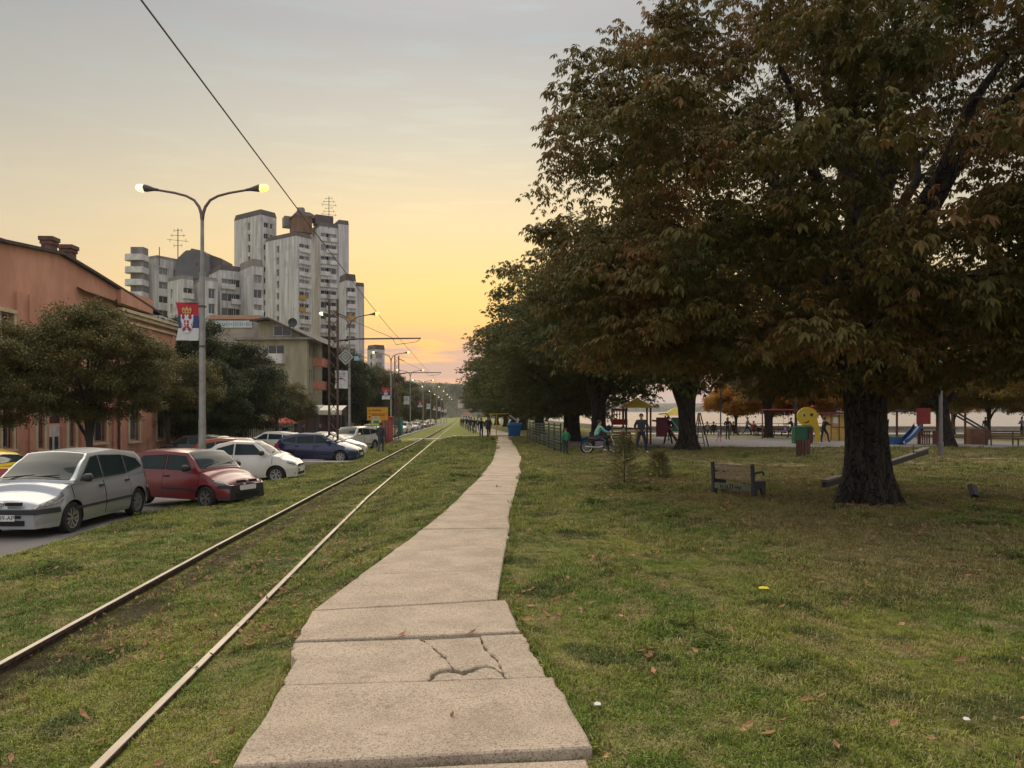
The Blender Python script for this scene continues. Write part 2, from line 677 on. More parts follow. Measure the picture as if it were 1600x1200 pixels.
# road, pavement
mA, t, b = node_mat('asphalt')
k = NT(t)
c = k.mix(k.rng(k.noise(.5, 5), .35, .65), (.085, .080, .076), (.135, .125, .115))
c = k.mix(k.mul(k.rng(k.noise(60, 3), .5, .7), .5), c, (.2, .19, .175))
t.links.new(c, b.inputs['Base Color'])
b.inputs['Roughness'].default_value = .85
k.bump(k.noise(90, 4), .5, .01, b)
def strip(name, ua, ub, ys, dz, material, kind='structure', jit=0.0):
    g = MB()
    vs, fs = [], []
    for j, yy in enumerate(ys):
        for uu in (ua, ub):
            q = uu + (jit * mnoise.noise((yy * .8, uu, 3.3)) + .5 * jit * mnoise.noise((yy * 3.1, uu, 1.3)) if jit and uu == ub else 0)
            vs.append((q - TILT * yy, yy, gz(q - TILT * yy, yy) + dz))
    for j in range(len(ys) - 1):
        fs.append((2 * j, 2 * j + 1, 2 * j + 3, 2 * j + 2))
    g.add(vs, fs)
    return struct(g.build(name, material, smooth=True), kind)
ROAD_Y = frange(-12, 8, 2) + [8 + .25 * i for i in range(1, 208)] + frange(62, 420, 4)
strip('road', -17.5, -7.45, ROAD_Y, .012, mA, jit=.22)
pave = mat('pavement_slabs', (.27, .25, .225), .85, var=.25, scale=1.2, bump=.25)
g = MB()
for y0, y1 in zip(frange(-10, 410, 20), frange(10, 430, 20)):
    a, b2, c2, d2 = UY(-24, y0), UY(-17.5, y0), UY(-17.5, y1), UY(-24, y1)
    g.add([a + Vector((0, 0, .13)), b2 + Vector((0, 0, .13)), c2 + Vector((0, 0, .13)), d2 + Vector((0, 0, .13)), b2, c2], [(0, 1, 2, 3), (1, 4, 5, 2)])
struct(g.build('pavement', pave))
# kerb between road and lawn from where the car row grows denser
kerbm = mat('kerb_concrete', (.42, .385, .33), .85, var=.2, scale=2, bump=.3)
kerb = bpy.data.objects.new('kerb', None)
COL.objects.link(kerb)
struct(kerb)
for i in range(42):
    y0 = 47 + i * 5.0
    uu = -6.9
    a, b2 = UY(uu, y0 + .02, .06), UY(uu, y0 + 4.98, .06)
    MB().bar(a, b2, .22, .16).build('kerb_stone', kerbm, kerb)
# parking island with kerb at the foot of the lattice mast
g = MB()
pc = GP(527, 724)
g.box((pc.x, pc.y, pc.z + .02), (3.0, .9, .16), rz=-.1)
isl = g.build('kerb_island', kerbm)
struct(isl)

# playground surface, crossing path and far promenade
mP = mat('playground_asphalt', (.165, .155, .15), .9, var=.22, scale=.7, bump=.2)
def sheet(name, px, material, dz, sub=1):
    P = []
    n = len(px)
    for i in range(n):
        a, b_ = px[i], px[(i + 1) % n]
        for q in range(sub):
            f = q / sub
            P.append((a[0] + (b_[0] - a[0]) * f, a[1] + (b_[1] - a[1]) * f))
    vs = []
    for x, y in P:
        q = GP(x, y)
        vs.append((q.x, q.y, q.z + dz))
    return struct(MB().add(vs, [tuple(range(len(vs)))]).build(name, material))
def gsheet(name, xy, material, dz, n=12):
    """quad sheet a-b-c-d laid over the ground as a grid"""
    a, b_, c_, d_ = [Vector((q[0], q[1], 0)) for q in xy]
    vs, fs = [], []
    for j in range(n + 1):
        for i in range(n + 1):
            p = (a.lerp(b_, i / n)).lerp(d_.lerp(c_, i / n), j / n)
            vs.append((p.x, p.y, gz(p.x, p.y) + dz))
    for j in range(n):
        for i in range(n):
            q = j * (n + 1) + i
            fs.append((q, q + 1, q + n + 2, q + n + 1))
    return struct(MB().add(vs, fs).build(name, material, smooth=True))
gsheet('playground_surface', [(3.5, 42.5), (32, 40.0), (36, 62), (3.5, 64)], mP, .03)
gsheet('promenade', [(12, 73), (75, 73), (75, 80), (12, 80)], mat('promenade_paving', (.33, .31, .28), .85, var=.15, scale=1), .03)
cpath = mat('far_path_concrete', (.46, .41, .345), .85, var=.15, scale=1.5)
gsheet('cross_path', [(-9.9, 69.0), (3.0, 66.5), (3.0, 68.3), (-9.9, 71.2)], cpath, .035)
gsheet('far_path', [(-2.6, 68.4), (.6, 68.0), (-14.5, 250), (-17.0, 250)], cpath, .04, 16)
# worn dirt track behind the main tree
gsheet('dirt_track', [(16.5, 30.2), (40, 26.0), (40, 26.9), (16.5, 31.1)], mat('trodden_dirt', (.34, .275, .18), .95, var=.3, scale=3, bump=.3), .012)

# ------------------------------------------------------------------ concrete path of slabs
mC, t, b = node_mat('path_concrete')
k = NT(t)
spk = k.noise(170, 3, .7)
c = k.mix(k.rng(k.noise(2.2, 6, .65), .32, .68), (.385, .300, .218), (.575, .462, .345))
c = k.mix(k.mul(k.rng(spk, .50, .62), .85), c, (.73, .62, .48))
c = k.mix(k.mul(k.rng(k.noise(95, 4), .53, .63), .85), c, (.17, .135, .10))
c = k.mix(k.mul(k.rng(k.noise(9, 6, .7), .58, .72), .6), c, (.25, .208, .155))
c = k.mix(k.mul(k.rng(k.noise(34, 5, .75), .50, .66), .55), c, (.28, .235, .18))
c = k.mix(k.mul(k.rng(k.noise(24, 5, .75), .54, .70), .5), c, (.69, .585, .45))
c = k.mix(k.mul(k.rng(k.noise(16, 4, .7, stretch=(.4, 3, 1)), .64, .70), .30), c, (.66, .60, .52))
t.links.new(c, b.inputs['Base Color'])
b.inputs['Roughness'].default_value = .9
k.bump(k.mul(spk, k.noise(40, 5, .7), 'ADD'), .8, .008, b)
path = bpy.data.objects.new('path', None)
COL.objects.link(path)
struct(path)
SLAB_H = .05
def GPd(px, py, dz):
    d = 8.0
    for _ in range(40):
        x = (px - 800) / F * d
        d = .5 * d + .5 * F * (EYE - pathz(x, d) - dz) / max(py - HOR, .5)
    return (px - 800) / F * d, d
def pathz(x, y):
    return -.011 * max(y - 2, 0)
PATH_POLYS = []
def slab(name, px, lift=0.0, tilt=(0, 0), jit=.012, shrink=0.0, seg=.14, crack=None, world=None):
    P = world or [GPd(x, y, SLAB_H) for x, y in px]
    cx = sum(p[0] for p in P) / len(P)
    cy = sum(p[1] for p in P) / len(P)
    Q = []
    n = len(P)
    for i in range(n):
        a, b_ = P[i], P[(i + 1) % n]
        ln = math.hypot(b_[0] - a[0], b_[1] - a[1])
        m = max(1, int(ln / seg))
        for q in range(m):
            f = q / m
            x, y = a[0] + (b_[0] - a[0]) * f, a[1] + (b_[1] - a[1]) * f
            if q:
                nx, ny = -(b_[1] - a[1]) / ln, (b_[0] - a[0]) / ln
                w = jit * (mnoise.noise((x * 9, y * 9, 5)) + .6 * mnoise.noise((x * 27, y * 27, 2)))
                side = abs(nx) > .6
                w *= 1.7 if side else .55
                x, y = x + nx * w, y + ny * w
            dx, dy = cx - x, cy - y
            dl = math.hypot(dx, dy) + 1e-6
            x, y = x + dx / dl * shrink, y + dy / dl * shrink
            Q.append((x, y))
    PATH_POLYS.append(Q)
    top = lambda x, y: pathz(x, y) + SLAB_H + lift + tilt[0] * (x - cx) + tilt[1] * (y - cy)
    bot = lambda x, y: pathz(x, y) - .42
    g = MB()
    n = len(Q)
    bev = .012
    inn = []
    for x, y in Q:
        dx, dy = cx - x, cy - y
        dl = math.hypot(dx, dy) + 1e-6
        inn.append((x + dx / dl * bev, y + dy / dl * bev))
    vs = [(x, y, bot(x, y)) for x, y in Q] + [(x, y, top(x, y) - .008) for x, y in Q] + [(x, y, top(x, y)) for x, y in inn]
    fs = []
    for i in range(n):
        j = (i + 1) % n
        fs.append((i, j, n + j, n + i))
        fs.append((n + i, n + j, 2 * n + j, 2 * n + i))
    fs.append(tuple(range(2 * n, 3 * n)))
    g.add(vs, fs)
    o = g.build(name, mC, path)
    return o
G = .009
w0 = GPd(912, 1187, SLAB_H)
w1 = GPd(362, 1205, SLAB_H)
slab('slab', None, -.012, shrink=G, world=[(-1.62, .9), (.52, .9), (w0[0] + .02, w0[1] + .045), (w1[0], w1[1] - .0)])
slab('slab', None, -.03, shrink=G, world=[(-1.72, -1.2), (.60, -1.2), (.52, .88), (-1.62, .88)])
slab('slab', [(362, 1201), (927, 1171), (866, 1060), (441, 1073)], .012, (0, -.004), shrink=G * .6)
TL, TR, BR, BL = (459, 1004), (819, 990), (855, 1058), (441, 1071)
PATH_POLYS.append([GPd(x, y, SLAB_H) for x, y in (TL, TR, BR, BL)])
cL = [(657, 998), (673, 1008), (690, 1022), (708, 1043)]
aL = [(668, 1064), (680, 1049), (694, 1045)]
aM = [(708, 1043), (722, 1047), (745, 1040), (763, 1039), (778, 1044), (787, 1050)]
cR = [(750, 993), (757, 1010), (770, 1023), (778, 1030)]
slab('slab_fragment', [BL] + aL + [cL[3], cL[2], cL[1], cL[0]] + [TL, (455, 1021), (463, 1030), (449, 1050)], 0, jit=.014, shrink=.004, seg=.03)
slab('slab_fragment', cL + aM[1:] + cR[::-1], -.006, jit=.014, shrink=.012, seg=.03)
slab('slab_fragment', cR + [(787, 1050), (792, 1061), BR, TR], .002, jit=.014, shrink=.006, seg=.03)
slab('slab_fragment', [(671, 1065), (683, 1054), (697, 1052), (709, 1053), (722, 1058), (745, 1048), (763, 1043), (778, 1047), (785, 1053), (789, 1061)], .004, jit=.014, shrink=.002, seg=.03)
slab('slab', [(459, 1002), (814, 987), (791, 938), (487, 955)], .004, shrink=G * .6)
# the slabs beyond: left and right edges with the joints between them
LE = [(487, 954), (559, 900), (632, 847), (675, 815), (717, 777), (750, 745), (770, 720), (776, 700), (775, 687)]
RE = [(777, 936), (785, 886), (791, 851), (797, 822), (794, 807), (800, 785), (809, 755), (814, 737), (811, 727), (815, 715), (805, 697), (797, 685)]
def edge_at(E, y):
    W_ = [GPd(px, py, SLAB_H) for px, py in E]
    for a, b_ in zip(W_, W_[1:]):
        if y <= b_[1]:
            f = (y - a[1]) / (b_[1] - a[1])
            return a[0] + (b_[0] - a[0]) * f
    return W_[-1][0]
ystart = GPd(777, 936, SLAB_H)[1]
yl0 = GPd(487, 953, SLAB_H)[1]
cuts = [ystart] + [GPd(790, q, SLAB_H)[1] for q in (889, 856, 825, 807, 787)]
while cuts[-1] < 64:
    cuts.append(cuts[-1] + (1.7 if cuts[-1] < 24 else 3.4))
for a, b_ in zip(cuts, cuts[1:]):
    m = 5
    ly = [a + (b_ - a) * i / m for i in range(m + 1)]
    sk = lambda q: -(ystart - yl0) * max(0, 1 - (q - ystart) / 6)
    left = [(edge_at(LE, q + sk(q)), q + sk(q)) for q in ly]
    rightp = [(edge_at(RE, q), q) for q in ly]
    slab('slab', None, rnd.uniform(-.006, .006), (rnd.uniform(-.002, .002), rnd.uniform(-.003, .003)), shrink=.003 if a > 12 else .005, jit=.02,
         world=[(x, y) for x, y in rightp] + [(x, y) for x, y in left[::-1]])

# ------------------------------------------------------------------ tram rails
mR, t, b = node_mat('rail_steel')
k = NT(t)
up = k.t.nodes.new('ShaderNodeSeparateXYZ')
t.links.new(k.g.outputs['Normal'], up.inputs[0])
topf = k.rng(up.outputs[2], .7, .9)
rust = k.mix(k.rng(k.noise(18, 6), .35, .65), (.030, .020, .015), (.085, .052, .034))
steel = k.mix(k.rng(k.noise(5, 5, stretch=(1, .2, 1)), .3, .7), (.32, .265, .195), (.50, .43, .33))
t.links.new(k.mix(topf, rust, steel), b.inputs['Base Color'])
t.links.new(k.rng(topf, 0, 1, .9, .5), b.inputs['Roughness'])
t.links.new(k.rng(topf, 0, 1, 0.0, .25), b.inputs['Metallic'])
def rail(ua, label, ztop, sec):
    ys = frange(-4, 40, .5) + frange(42, 120, 2) + frange(130, 260, 10)
    vs, fs = [], []
    n = len(sec)
    for yy in ys:
        uu = ua(yy)
        for dx, dz in sec:
            q = uu + dx
            vs.append((q - TILT * yy, yy, gz(uu - TILT * yy, yy) + ztop + dz + .006 * mnoise.noise((uu, yy * .35, 0))))
    for j in range(len(ys) - 1):
        for i in range(n):
            i2 = (i + 1) % n
            fs.append((j * n + i, j * n + i2, (j + 1) * n + i2, (j + 1) * n + i))
    g = MB().add(vs, fs)
    o = g.build('tram_rail', mR)
    tag(o, label, 'rail', 'tram rails in the grass')
    return o
HEAD = [(-.029, -.005), (-.024, 0), (.024, 0), (.029, -.005), (.029, -.035), (.012, -.05), (.012, -.13), (.07, -.15), (-.07, -.15), (-.012, -.13), (-.012, -.05), (-.029, -.035)]
rl = rail(lambda y: -3.62 - .09 * min(max(y - 5, 0), 6) / 6 + .14 * min(max(y - 25, 0) / 60, 1), 'raised steel tram rail with dark rusty side, nearer the parked cars', .085, HEAD)
rr = rail(lambda y: -2.03 - .30 * min(max(y - 4, 0), 14) / 14, 'pale flat tram rail nearly level with the grass beside the concrete path', .045, [(q[0] * 1.1, q[1]) for q in HEAD])
# ================================================================== VEGETATION
def leaf_mat(name, cols, trans=.25, rough=.55):
    """leaf colour picked per leaf cluster, with slow drifts through the crown"""
    m, t, b = node_mat(name)
    k = NT(t)
    oi = t.nodes.new('ShaderNodeObjectInfo')
    rp = t.nodes.new('ShaderNodeValToRGB')
    cr = rp.color_ramp
    while len(cr.elements) < len(cols):
        cr.elements.new(.5)
    for e, (p, c) in zip(cr.elements, cols):
        e.position = p
        e.color = (*c, 1)
    v = k.mul(k.mul(oi.outputs['Random'], .5), k.mul(k.rng(k.noise(.55, 3), .3, .7), .5), 'ADD')
    t.links.new(v, rp.inputs[0])
    c = k.mix(k.mul(k.rng(k.noise(7, 3), .45, .7), .35), rp.outputs[0], tuple(q * .55 for q in cols[0][1]))
    t.links.new(c, b.inputs['Base Color'])
    b.inputs['Roughness'].default_value = rough
    b.inputs['Specular IOR Level'].default_value = .25
    tr = t.nodes.new('ShaderNodeBsdfTranslucent')
    t.links.new(c, tr.inputs[0])
    ms = t.nodes.new('ShaderNodeMixShader')
    ms.inputs[0].default_value = trans
    o = t.nodes['Material Output']
    t.links.new(b.outputs[0], ms.inputs[1]); t.links.new(tr.outputs[0], ms.inputs[2]); t.links.new(ms.outputs[0], o.inputs[0])
    return m
mChest = leaf_mat('chestnut_leaf', [(0, (.050, .058, .014)), (.32, (.098, .092, .024)), (.54, (.150, .116, .034)), (.76, (.200, .118, .042)), (1, (.235, .108, .040))])
mChest2 = leaf_mat('chestnut_leaf_green', [(0, (.042, .060, .015)), (.5, (.080, .092, .022)), (.8, (.130, .122, .032)), (1, (.18, .13, .038))])
mOlive = leaf_mat('acacia_leaf', [(0, (.070, .074, .022)), (.5, (.125, .118, .034)), (1, (.22, .165, .045))])
mDark = leaf_mat('dark_leaf', [(0, (.026, .042, .014)), (.6, (.058, .076, .024)), (1, (.115, .115, .034))])
mOrange = leaf_mat('autumn_leaf', [(0, (.22, .10, .018)), (.5, (.42, .19, .025)), (1, (.55, .30, .045))], trans=.45)
mYellow = leaf_mat('yellowing_leaf', [(0, (.10, .085, .020)), (.5, (.22, .155, .028)), (1, (.36, .23, .045))], trans=.35)
mPine = leaf_mat('pine_needles', [(0, (.11, .115, .040)), (1, (.22, .20, .080))], trans=.2)

def leaflet(g, base, d, nrm, ln, wd, m=0, droop=.25):
    """folded obovate leaflet of four triangles"""
    d = d.normalized()
    s = d.cross(nrm).normalized()
    nn = s.cross(d).normalized()
    mid = base + d * ln * .66 - Vector((0, 0, droop * ln * .25)) - nn * wd * .18
    tip = base + d * ln - Vector((0, 0, droop * ln))
    g.add([base, mid + s * wd * .5 + nn * wd * .22, tip, mid - s * wd * .5 + nn * wd * .22, mid], [(0, 1, 4), (1, 2, 4), (2, 3, 4), (3, 0, 4)], m)
def palmate(g, c, yaw, tilt, r, size=.17, n=7):
    for i in range(n):
        a = yaw + (i - (n - 1) / 2) * 2 * math.pi / (n + .8)
        f = 1 - .42 * abs(i - (n - 1) / 2) / ((n - 1) / 2)
        d = Vector((math.cos(a), math.sin(a), -.42 - tilt * math.cos(a - yaw)))
        ln = size * f * r.uniform(.88, 1.12)
        leaflet(g, c, d, Vector((0, 0, 1)), ln, ln * .47, droop=r.uniform(.25, .7))
r3 = random.Random(5)
def chest_cluster(seed, nl=8, rad=.27):
    r = random.Random(seed)
    g = MB()
    for i in range(nl):
        a = 2 * math.pi * i / nl + r.uniform(-.5, .5)
        q = r.uniform(.35, 1) * rad
        c = Vector((q * math.cos(a), q * math.sin(a), r.uniform(-.14, .10) - q * .3))
        palmate(g, c, a, r.uniform(0, .5), r, size=r.uniform(.085, .165), n=r.choice((5, 6, 7)))
    return g
def twig_cluster(seed, n=28, rad=.28, ln=.10, flat=.7):
    r = random.Random(seed)
    g = MB()
    for i in range(n):
        v = Vector((r.gauss(0, 1), r.gauss(0, 1), r.gauss(0, 1))).normalized() * rad * r.random() ** .4
        v.z *= flat
        d = Vector((v.x, v.y, r.uniform(-.35, .1))) + Vector((r.uniform(-.2, .2), r.uniform(-.2, .2), 0))
        d = d.normalized() if d.length > 1e-5 else Vector((1, 0, 0))
        nn = Vector((r.uniform(-.6, .6), r.uniform(-.6, .6), 1))
        s = d.cross(nn).normalized()
        l = ln * r.uniform(.7, 1.5)
        w = l * .42
        g.add([v, v + d * l * .5 + s * w * .5, v + d * l, v + d * l * .5 - s * w * .5], [(0, 1, 2, 3)])
    return g
CH = source_collection('chestnut_clusters', [chest_cluster(20 + i).mesh('chestnut_cluster', mChest) for i in range(5)])
CH2 = source_collection('chestnut_row_clusters', [chest_cluster(40 + i, 5, .3).mesh('chestnut_row_cluster', mChest2) for i in range(4)])
TW = {nm: source_collection(nm + '_twigs', [twig_cluster(60 + i).mesh(nm + '_twig', mm) for i in range(4)])
      for nm, mm in dict(olive=mOlive, dark=mDark, orange=mOrange, yellow=mYellow).items()}

bark, t, b = node_mat('bark')
k = NT(t)
rg = k.noise(7, 6, .65, stretch=(1.6, 1.6, .28))
t.links.new(k.mix(k.rng(rg, .35, .66), (.018, .014, .011), (.085, .066, .052)), b.inputs['Base Color'])
b.inputs['Roughness'].default_value = .95
vo = t.nodes.new('ShaderNodeTexVoronoi')
vo.feature = 'DISTANCE_TO_EDGE'
vo.inputs['Scale'].default_value = 7.0
mpv = t.nodes.new('ShaderNodeMapping')
mpv.inputs['Scale'].default_value = (1.5, 1.5, .32)
ds_ = t.nodes.new('ShaderNodeVectorMath')
ds_.operation = 'MULTIPLY_ADD'
nv_ = t.nodes.new('ShaderNodeTexNoise')
nv_.inputs['Scale'].default_value = 3.0
t.links.new(k.pos, nv_.inputs['Vector'])
t.links.new(nv_.outputs['Color'], ds_.inputs[0])
ds_.inputs[1].default_value = (.35, .35, .8)
t.links.new(k.pos, ds_.inputs[2])
t.links.new(ds_.outputs[0], mpv.inputs[0])
t.links.new(mpv.outputs[0], vo.inputs['Vector'])
plate_ = k.rng(vo.outputs['Distance'], .0, .10)
t.links.new(k.mix(plate_, (.010, .008, .007), k.mix(k.rng(rg, .35, .66), (.040, .031, .025), (.105, .084, .066))), b.inputs['Base Color'])
rg = k.mul(rg, plate_, 'ADD')
k.bump(k.mul(rg, k.noise(30, 5, .7, stretch=(1.4, 1.4, .25)), 'ADD'), 1.0, .14, b)
bark2 = mat('smooth_bark', (.055, .044, .036), .9, var=.4, scale=5, stretch=(1, 1, .3), bump=.5)

def bezier(a, b_, c_, n):
    return [a * (1 - i / n) ** 2 + b_ * (2 * (i / n) * (1 - i / n)) + c_ * (i / n) ** 2 for i in range(n + 1)]
def make_tree(name, label, cat, loc, seed, height, zbot, rx, coll, nb=80, per=30, rb=1.0, tr=.3, fork=2.2, scl=1.0, barkm=None, ry=None, flare=1.6, group=None,
              hollow=.5, mind=.9, lean=(0, 0), limbs=8, trunk_n=16, single=None, cut=None, topk=1.0, clus_idx=5, zcf=.44, skirt=.2, extra=()):
    r = random.Random(seed)
    barkm = barkm or bark
    root = thing(name, label, cat, loc, 0, group)
    ry = ry or rx
    zc = zbot + (height - zbot) * zcf
    # crown boughs
    C = []
    tries = 0
    while len(C) < nb and tries < nb * 60:
        tries += 1
        v = Vector((r.gauss(0, 1), r.gauss(0, 1), r.gauss(0, 1))).normalized() * (hollow + (1 - hollow) * r.random() ** .6)
        rz = (height - zc) * topk if v.z > 0 else (zc - zbot)
        sk = 1 + (skirt * min(1, -v.z * 1.6) if v.z < 0 else 0)
        p = Vector((v.x * sk * (rx - rb * .5), v.y * sk * (ry - rb * .5), zc + v.z * (rz - rb * .2)))
        p += Vector((lean[0] * p.z / height, lean[1] * p.z / height, 0))
        if p.z < zbot + .1 or (cut and cut(p)):
            continue
        if min([(p - q).length for q in C] or [9]) < mind:
            continue
        C.append(p)
    C += [Vector(q) for q in extra]
    # trunk and limbs
    g = MB()
    n = trunk_n
    base = []
    rad = []
    for i in range(9):
        f = i / 8
        z = -.25 + (fork + .35) * f
        base.append(Vector((lean[0] * max(z, 0) / height + .05 * tr * math.sin(z * 2), lean[1] * max(z, 0) / height, z)))
        fl = 1 + (flare - 1) * math.exp(-max(z, 0) / (tr * .75 + .05))
        rad.append(tr * fl * (1 - .16 * f + .42 * max(0, f - .55)))
    ph = [r.uniform(0, 6.28) for _ in range(4)]
    g.tube(base, rad, n, bumps=lambda i, th: 1 + (.34 * math.exp(-i * .75) + .06) * math.sin(5 * th + ph[0]) + .12 * math.exp(-i * .6) * math.sin(8 * th + ph[3]) + .035 * math.sin(9 * th + ph[1] + i * .2) + .02 * math.sin(14 * th + ph[2]))
    g.build('trunk', barkm, root, smooth=True)
    fk = base[-2]
    g = MB()
    L_ = []
    for i in range(limbs):
        a = 2 * math.pi * i / limbs + r.uniform(-.3, .3)
        up = r.uniform(.35, 1.0) if i % 3 else 1.15
        reach = (1 - .45 * up * .7) * r.uniform(.62, .85)
        end = Vector((math.cos(a) * rx * reach * (.45 if i % 3 == 0 else 1), math.sin(a) * ry * reach * (.45 if i % 3 == 0 else 1), fk.z + (height - fk.z) * up * .76))
        end += Vector((lean[0] * end.z / height, lean[1] * end.z / height, 0))
        midp = fk.lerp(end, .45) + Vector((-math.cos(a) * .1 * rx, -math.sin(a) * .1 * rx, .16 * (end.z - fk.z)))
        pts = bezier(fk + Vector((math.cos(a), math.sin(a), 0)) * tr * .35 - Vector((0, 0, .25)), midp, end, 9)
        for j in range(1, 9):
            pts[j] += Vector((r.uniform(-1, 1), r.uniform(-1, 1), r.uniform(-1, 1))) * .05 * rx * .3
        g.tube(pts, [tr * .62 * (1 - .82 * j / 9) for j in range(10)], 8, caps=False)
        L_ += [(p, tr * .62 * (1 - .82 * j / 9)) for j, p in enumerate(pts) if j > 1]
    used = {}
    for c in C:
        jb = min(range(len(L_)), key=lambda e: (L_[e][0] - c).length + max(0, L_[e][0].z - c.z) * .8 + used.get(e, 0) * .3)
        used[jb] = used.get(jb, 0) + 1
        q, qr = L_[jb]
        mp_ = q.lerp(c, .5) + Vector((r.uniform(-.2, .2), r.uniform(-.2, .2), .22 * (c - q).length * .5))
        rr_ = min(qr * .6, .012 + .02 * (c - q).length * .5)
        g.tube(bezier(q, mp_, c, 4), [rr_, rr_ * .8, rr_ * .6, rr_ * .42, rr_ * .25], 5, caps=False)
        L_.append((mp_, rr_ * .7))
    g.build('limbs', barkm, root, smooth=True)
    # leaves
    P, RO, S, I = [], [], [], []
    for c in C:
        rb_ = rb * r.uniform(.75, 1.25)
        for _ in range(int(per * r.uniform(.7, 1.3))):
            a = r.uniform(0, 6.2832)
            q = math.sqrt(r.random())
            z = .42 * rb_ * (1 - q * q) * r.uniform(-.3, 1) - .28 * rb_ * q + r.gauss(0, .10 * rb_)
            p = c + Vector((q * rb_ * math.cos(a), q * rb_ * math.sin(a), z))
            if cut and (cut(p) or mnoise.noise(p * .8) > .36):
                continue
            P.append(p)
            RO.append((r.uniform(-.35, .35), r.uniform(-.35, .35), r.uniform(0, 6.28)))
            S.append(scl * r.uniform(.62, 1.25))
            I.append(r.randrange(clus_idx))
    cr = scatter('crown', P, RO, S, I, coll, root)
    return root, C, P

# the great horse chestnut on the right
big_loc = Vector((7.0, 14.6, gz(7.0, 14.6)))
def bigcut(p):
    w = p + big_loc
    return w.y < 5.6 or (w.y < 8.2 and w.z < 2.9) or w.z < 2.12
big, bigC, bigP = make_tree('chestnut_tree', 'huge horse chestnut with bronze-green leaves and thick dark trunk beside the park bench', 'tree', big_loc, 3, 11.6, 2.1, 7.0, CH,
                            nb=440, per=28, rb=.84, tr=.40, fork=3.0, scl=.9, limbs=11, trunk_n=40, flare=1.5, hollow=.48, mind=.5, cut=bigcut, topk=.98, zcf=.36, skirt=.04,
                            extra=[(rx_ - big_loc.x, ry_ - big_loc.y, rz_ - big_loc.z) for rx_, ry_, rz_ in [(3.0, 11.0, 3.3), (4.2, 10.2, 2.9), (5.3, 11.2, 2.8), (6.3, 11.6, 3.0), (7.2, 11.0, 2.75), (8.1, 11.4, 2.9), (9.2, 11.0, 2.9), (10.4, 11.6, 3.0), (5.0, 12.4, 3.4), (6.9, 12.6, 3.3), (8.6, 12.6, 3.3), (9.8, 12.4, 3.6), (2.2, 12.2, 3.2), (11.6, 12.0, 3.1), (6.0, 10.2, 3.4), (7.6, 9.8, 3.3), (4.6, 13.4, 2.9), (9.4, 13.6, 2.8), (3.4, 14.0, 3.0), (2.4, 14.6, 3.4), (11.0, 14.0, 3.0), (12.4, 13.6, 3.2), (6.6, 9.4, 4.0), (5.4, 9.6, 4.2), (8.4, 10.0, 4.2), (7.2, 10.6, 4.8), (6.4, 11.4, 4.6), (8.0, 11.8, 4.6), (1.3, 14.5, 3.9), (1.6, 13.5, 3.4), (1.1, 15.0, 4.8), (1.8, 14.2, 3.0), (2.2, 13.0, 3.3), (1.4, 15.5, 3.3), (2.0, 15.5, 2.9), (1.6, 12.8, 4.3), (1.0, 15.6, 5.6)]])
# the nearest single leaves of that crown
single = []
for i in range(5):
    g = MB()
    palmate(g, Vector((0, 0, 0)), 0, .3, random.Random(90 + i), size=.16, n=7)
    single.append(g.mesh('leaf', mChest))
vis = []
for p in bigP:
    w = p + big_loc
    x = 800 + F * w.x / w.y
    y = HOR - F * (w.z - EYE) / w.y
    if 0 < x < 1600 and 0 < y < 640:
        vis.append((w.y, p))
vis.sort(key=lambda e: e[0])
for d, p in vis[:300]:
    place(single[r3.randrange(5)], 'leaf', big, p + Vector((r3.uniform(-.15, .15), -.22 + r3.uniform(-.1, .1), r3.uniform(-.2, .1))), (r3.uniform(-.4, .4), r3.uniform(-.4, .4), r3.uniform(0, 6.28)))

# chestnuts in a row along the path, nearest first
rowA, _, _ = make_tree('chestnut_tree', 'broad green chestnut whose thick trunk stands by the playground swings', 'tree', (8.9, 37.5, gz(8.9, 37.5)), 8, 12.2, 3.2, 7.4, CH2, nb=150, per=26, rb=1.15,
                       tr=.46, fork=2.8, scl=1.35, flare=1.6, hollow=.45, mind=.95, clus_idx=4, group='chestnut trees beside the path')
rowB, _, _ = make_tree('chestnut_tree', 'olive green chestnut with low skirts beyond the green fence, second of the row', 'tree', (4.35, 51.5, gz(4.35, 51.5)), 9, 12.6, 1.75, 6.9, CH2, nb=150, per=24, rb=1.2,
                       tr=.42, fork=2.4, scl=1.4, flare=1.6, hollow=.45, mind=.95, clus_idx=4, group='chestnut trees beside the path')
ORD = ['second', 'third', 'fourth', 'fifth', 'sixth', 'seventh', 'eighth', 'ninth', 'tenth', 'eleventh', 'twelfth', 'thirteenth', 'fourteenth', 'fifteenth', 'sixteenth', 'seventeenth', 'eighteenth', 'nineteenth', 'twentieth']
for i, (x, y, s) in enumerate([(5.1, 43.5, 1.14), (4.6, 60, 1.0), (2.6, 70.5, .98), (3.0, 84, 1.0), (1.5, 98, 1.05), (.3, 116, 1.0), (-1.2, 138, 1.05), (-3.5, 168, 1.1), (-6.5, 205, 1.1)]):
    clone((rowA, rowB)[i % 2], (x, y, gz(x, y) - .1), 1.3 + i * 1.9, 'dark green chestnut, %s tree of the row along the concrete path from the green fence' % (['first'] + ORD[1:])[i], s).scale = (s * (.86 if i == 0 else 1), s * (.86 if i == 0 else 1), s)
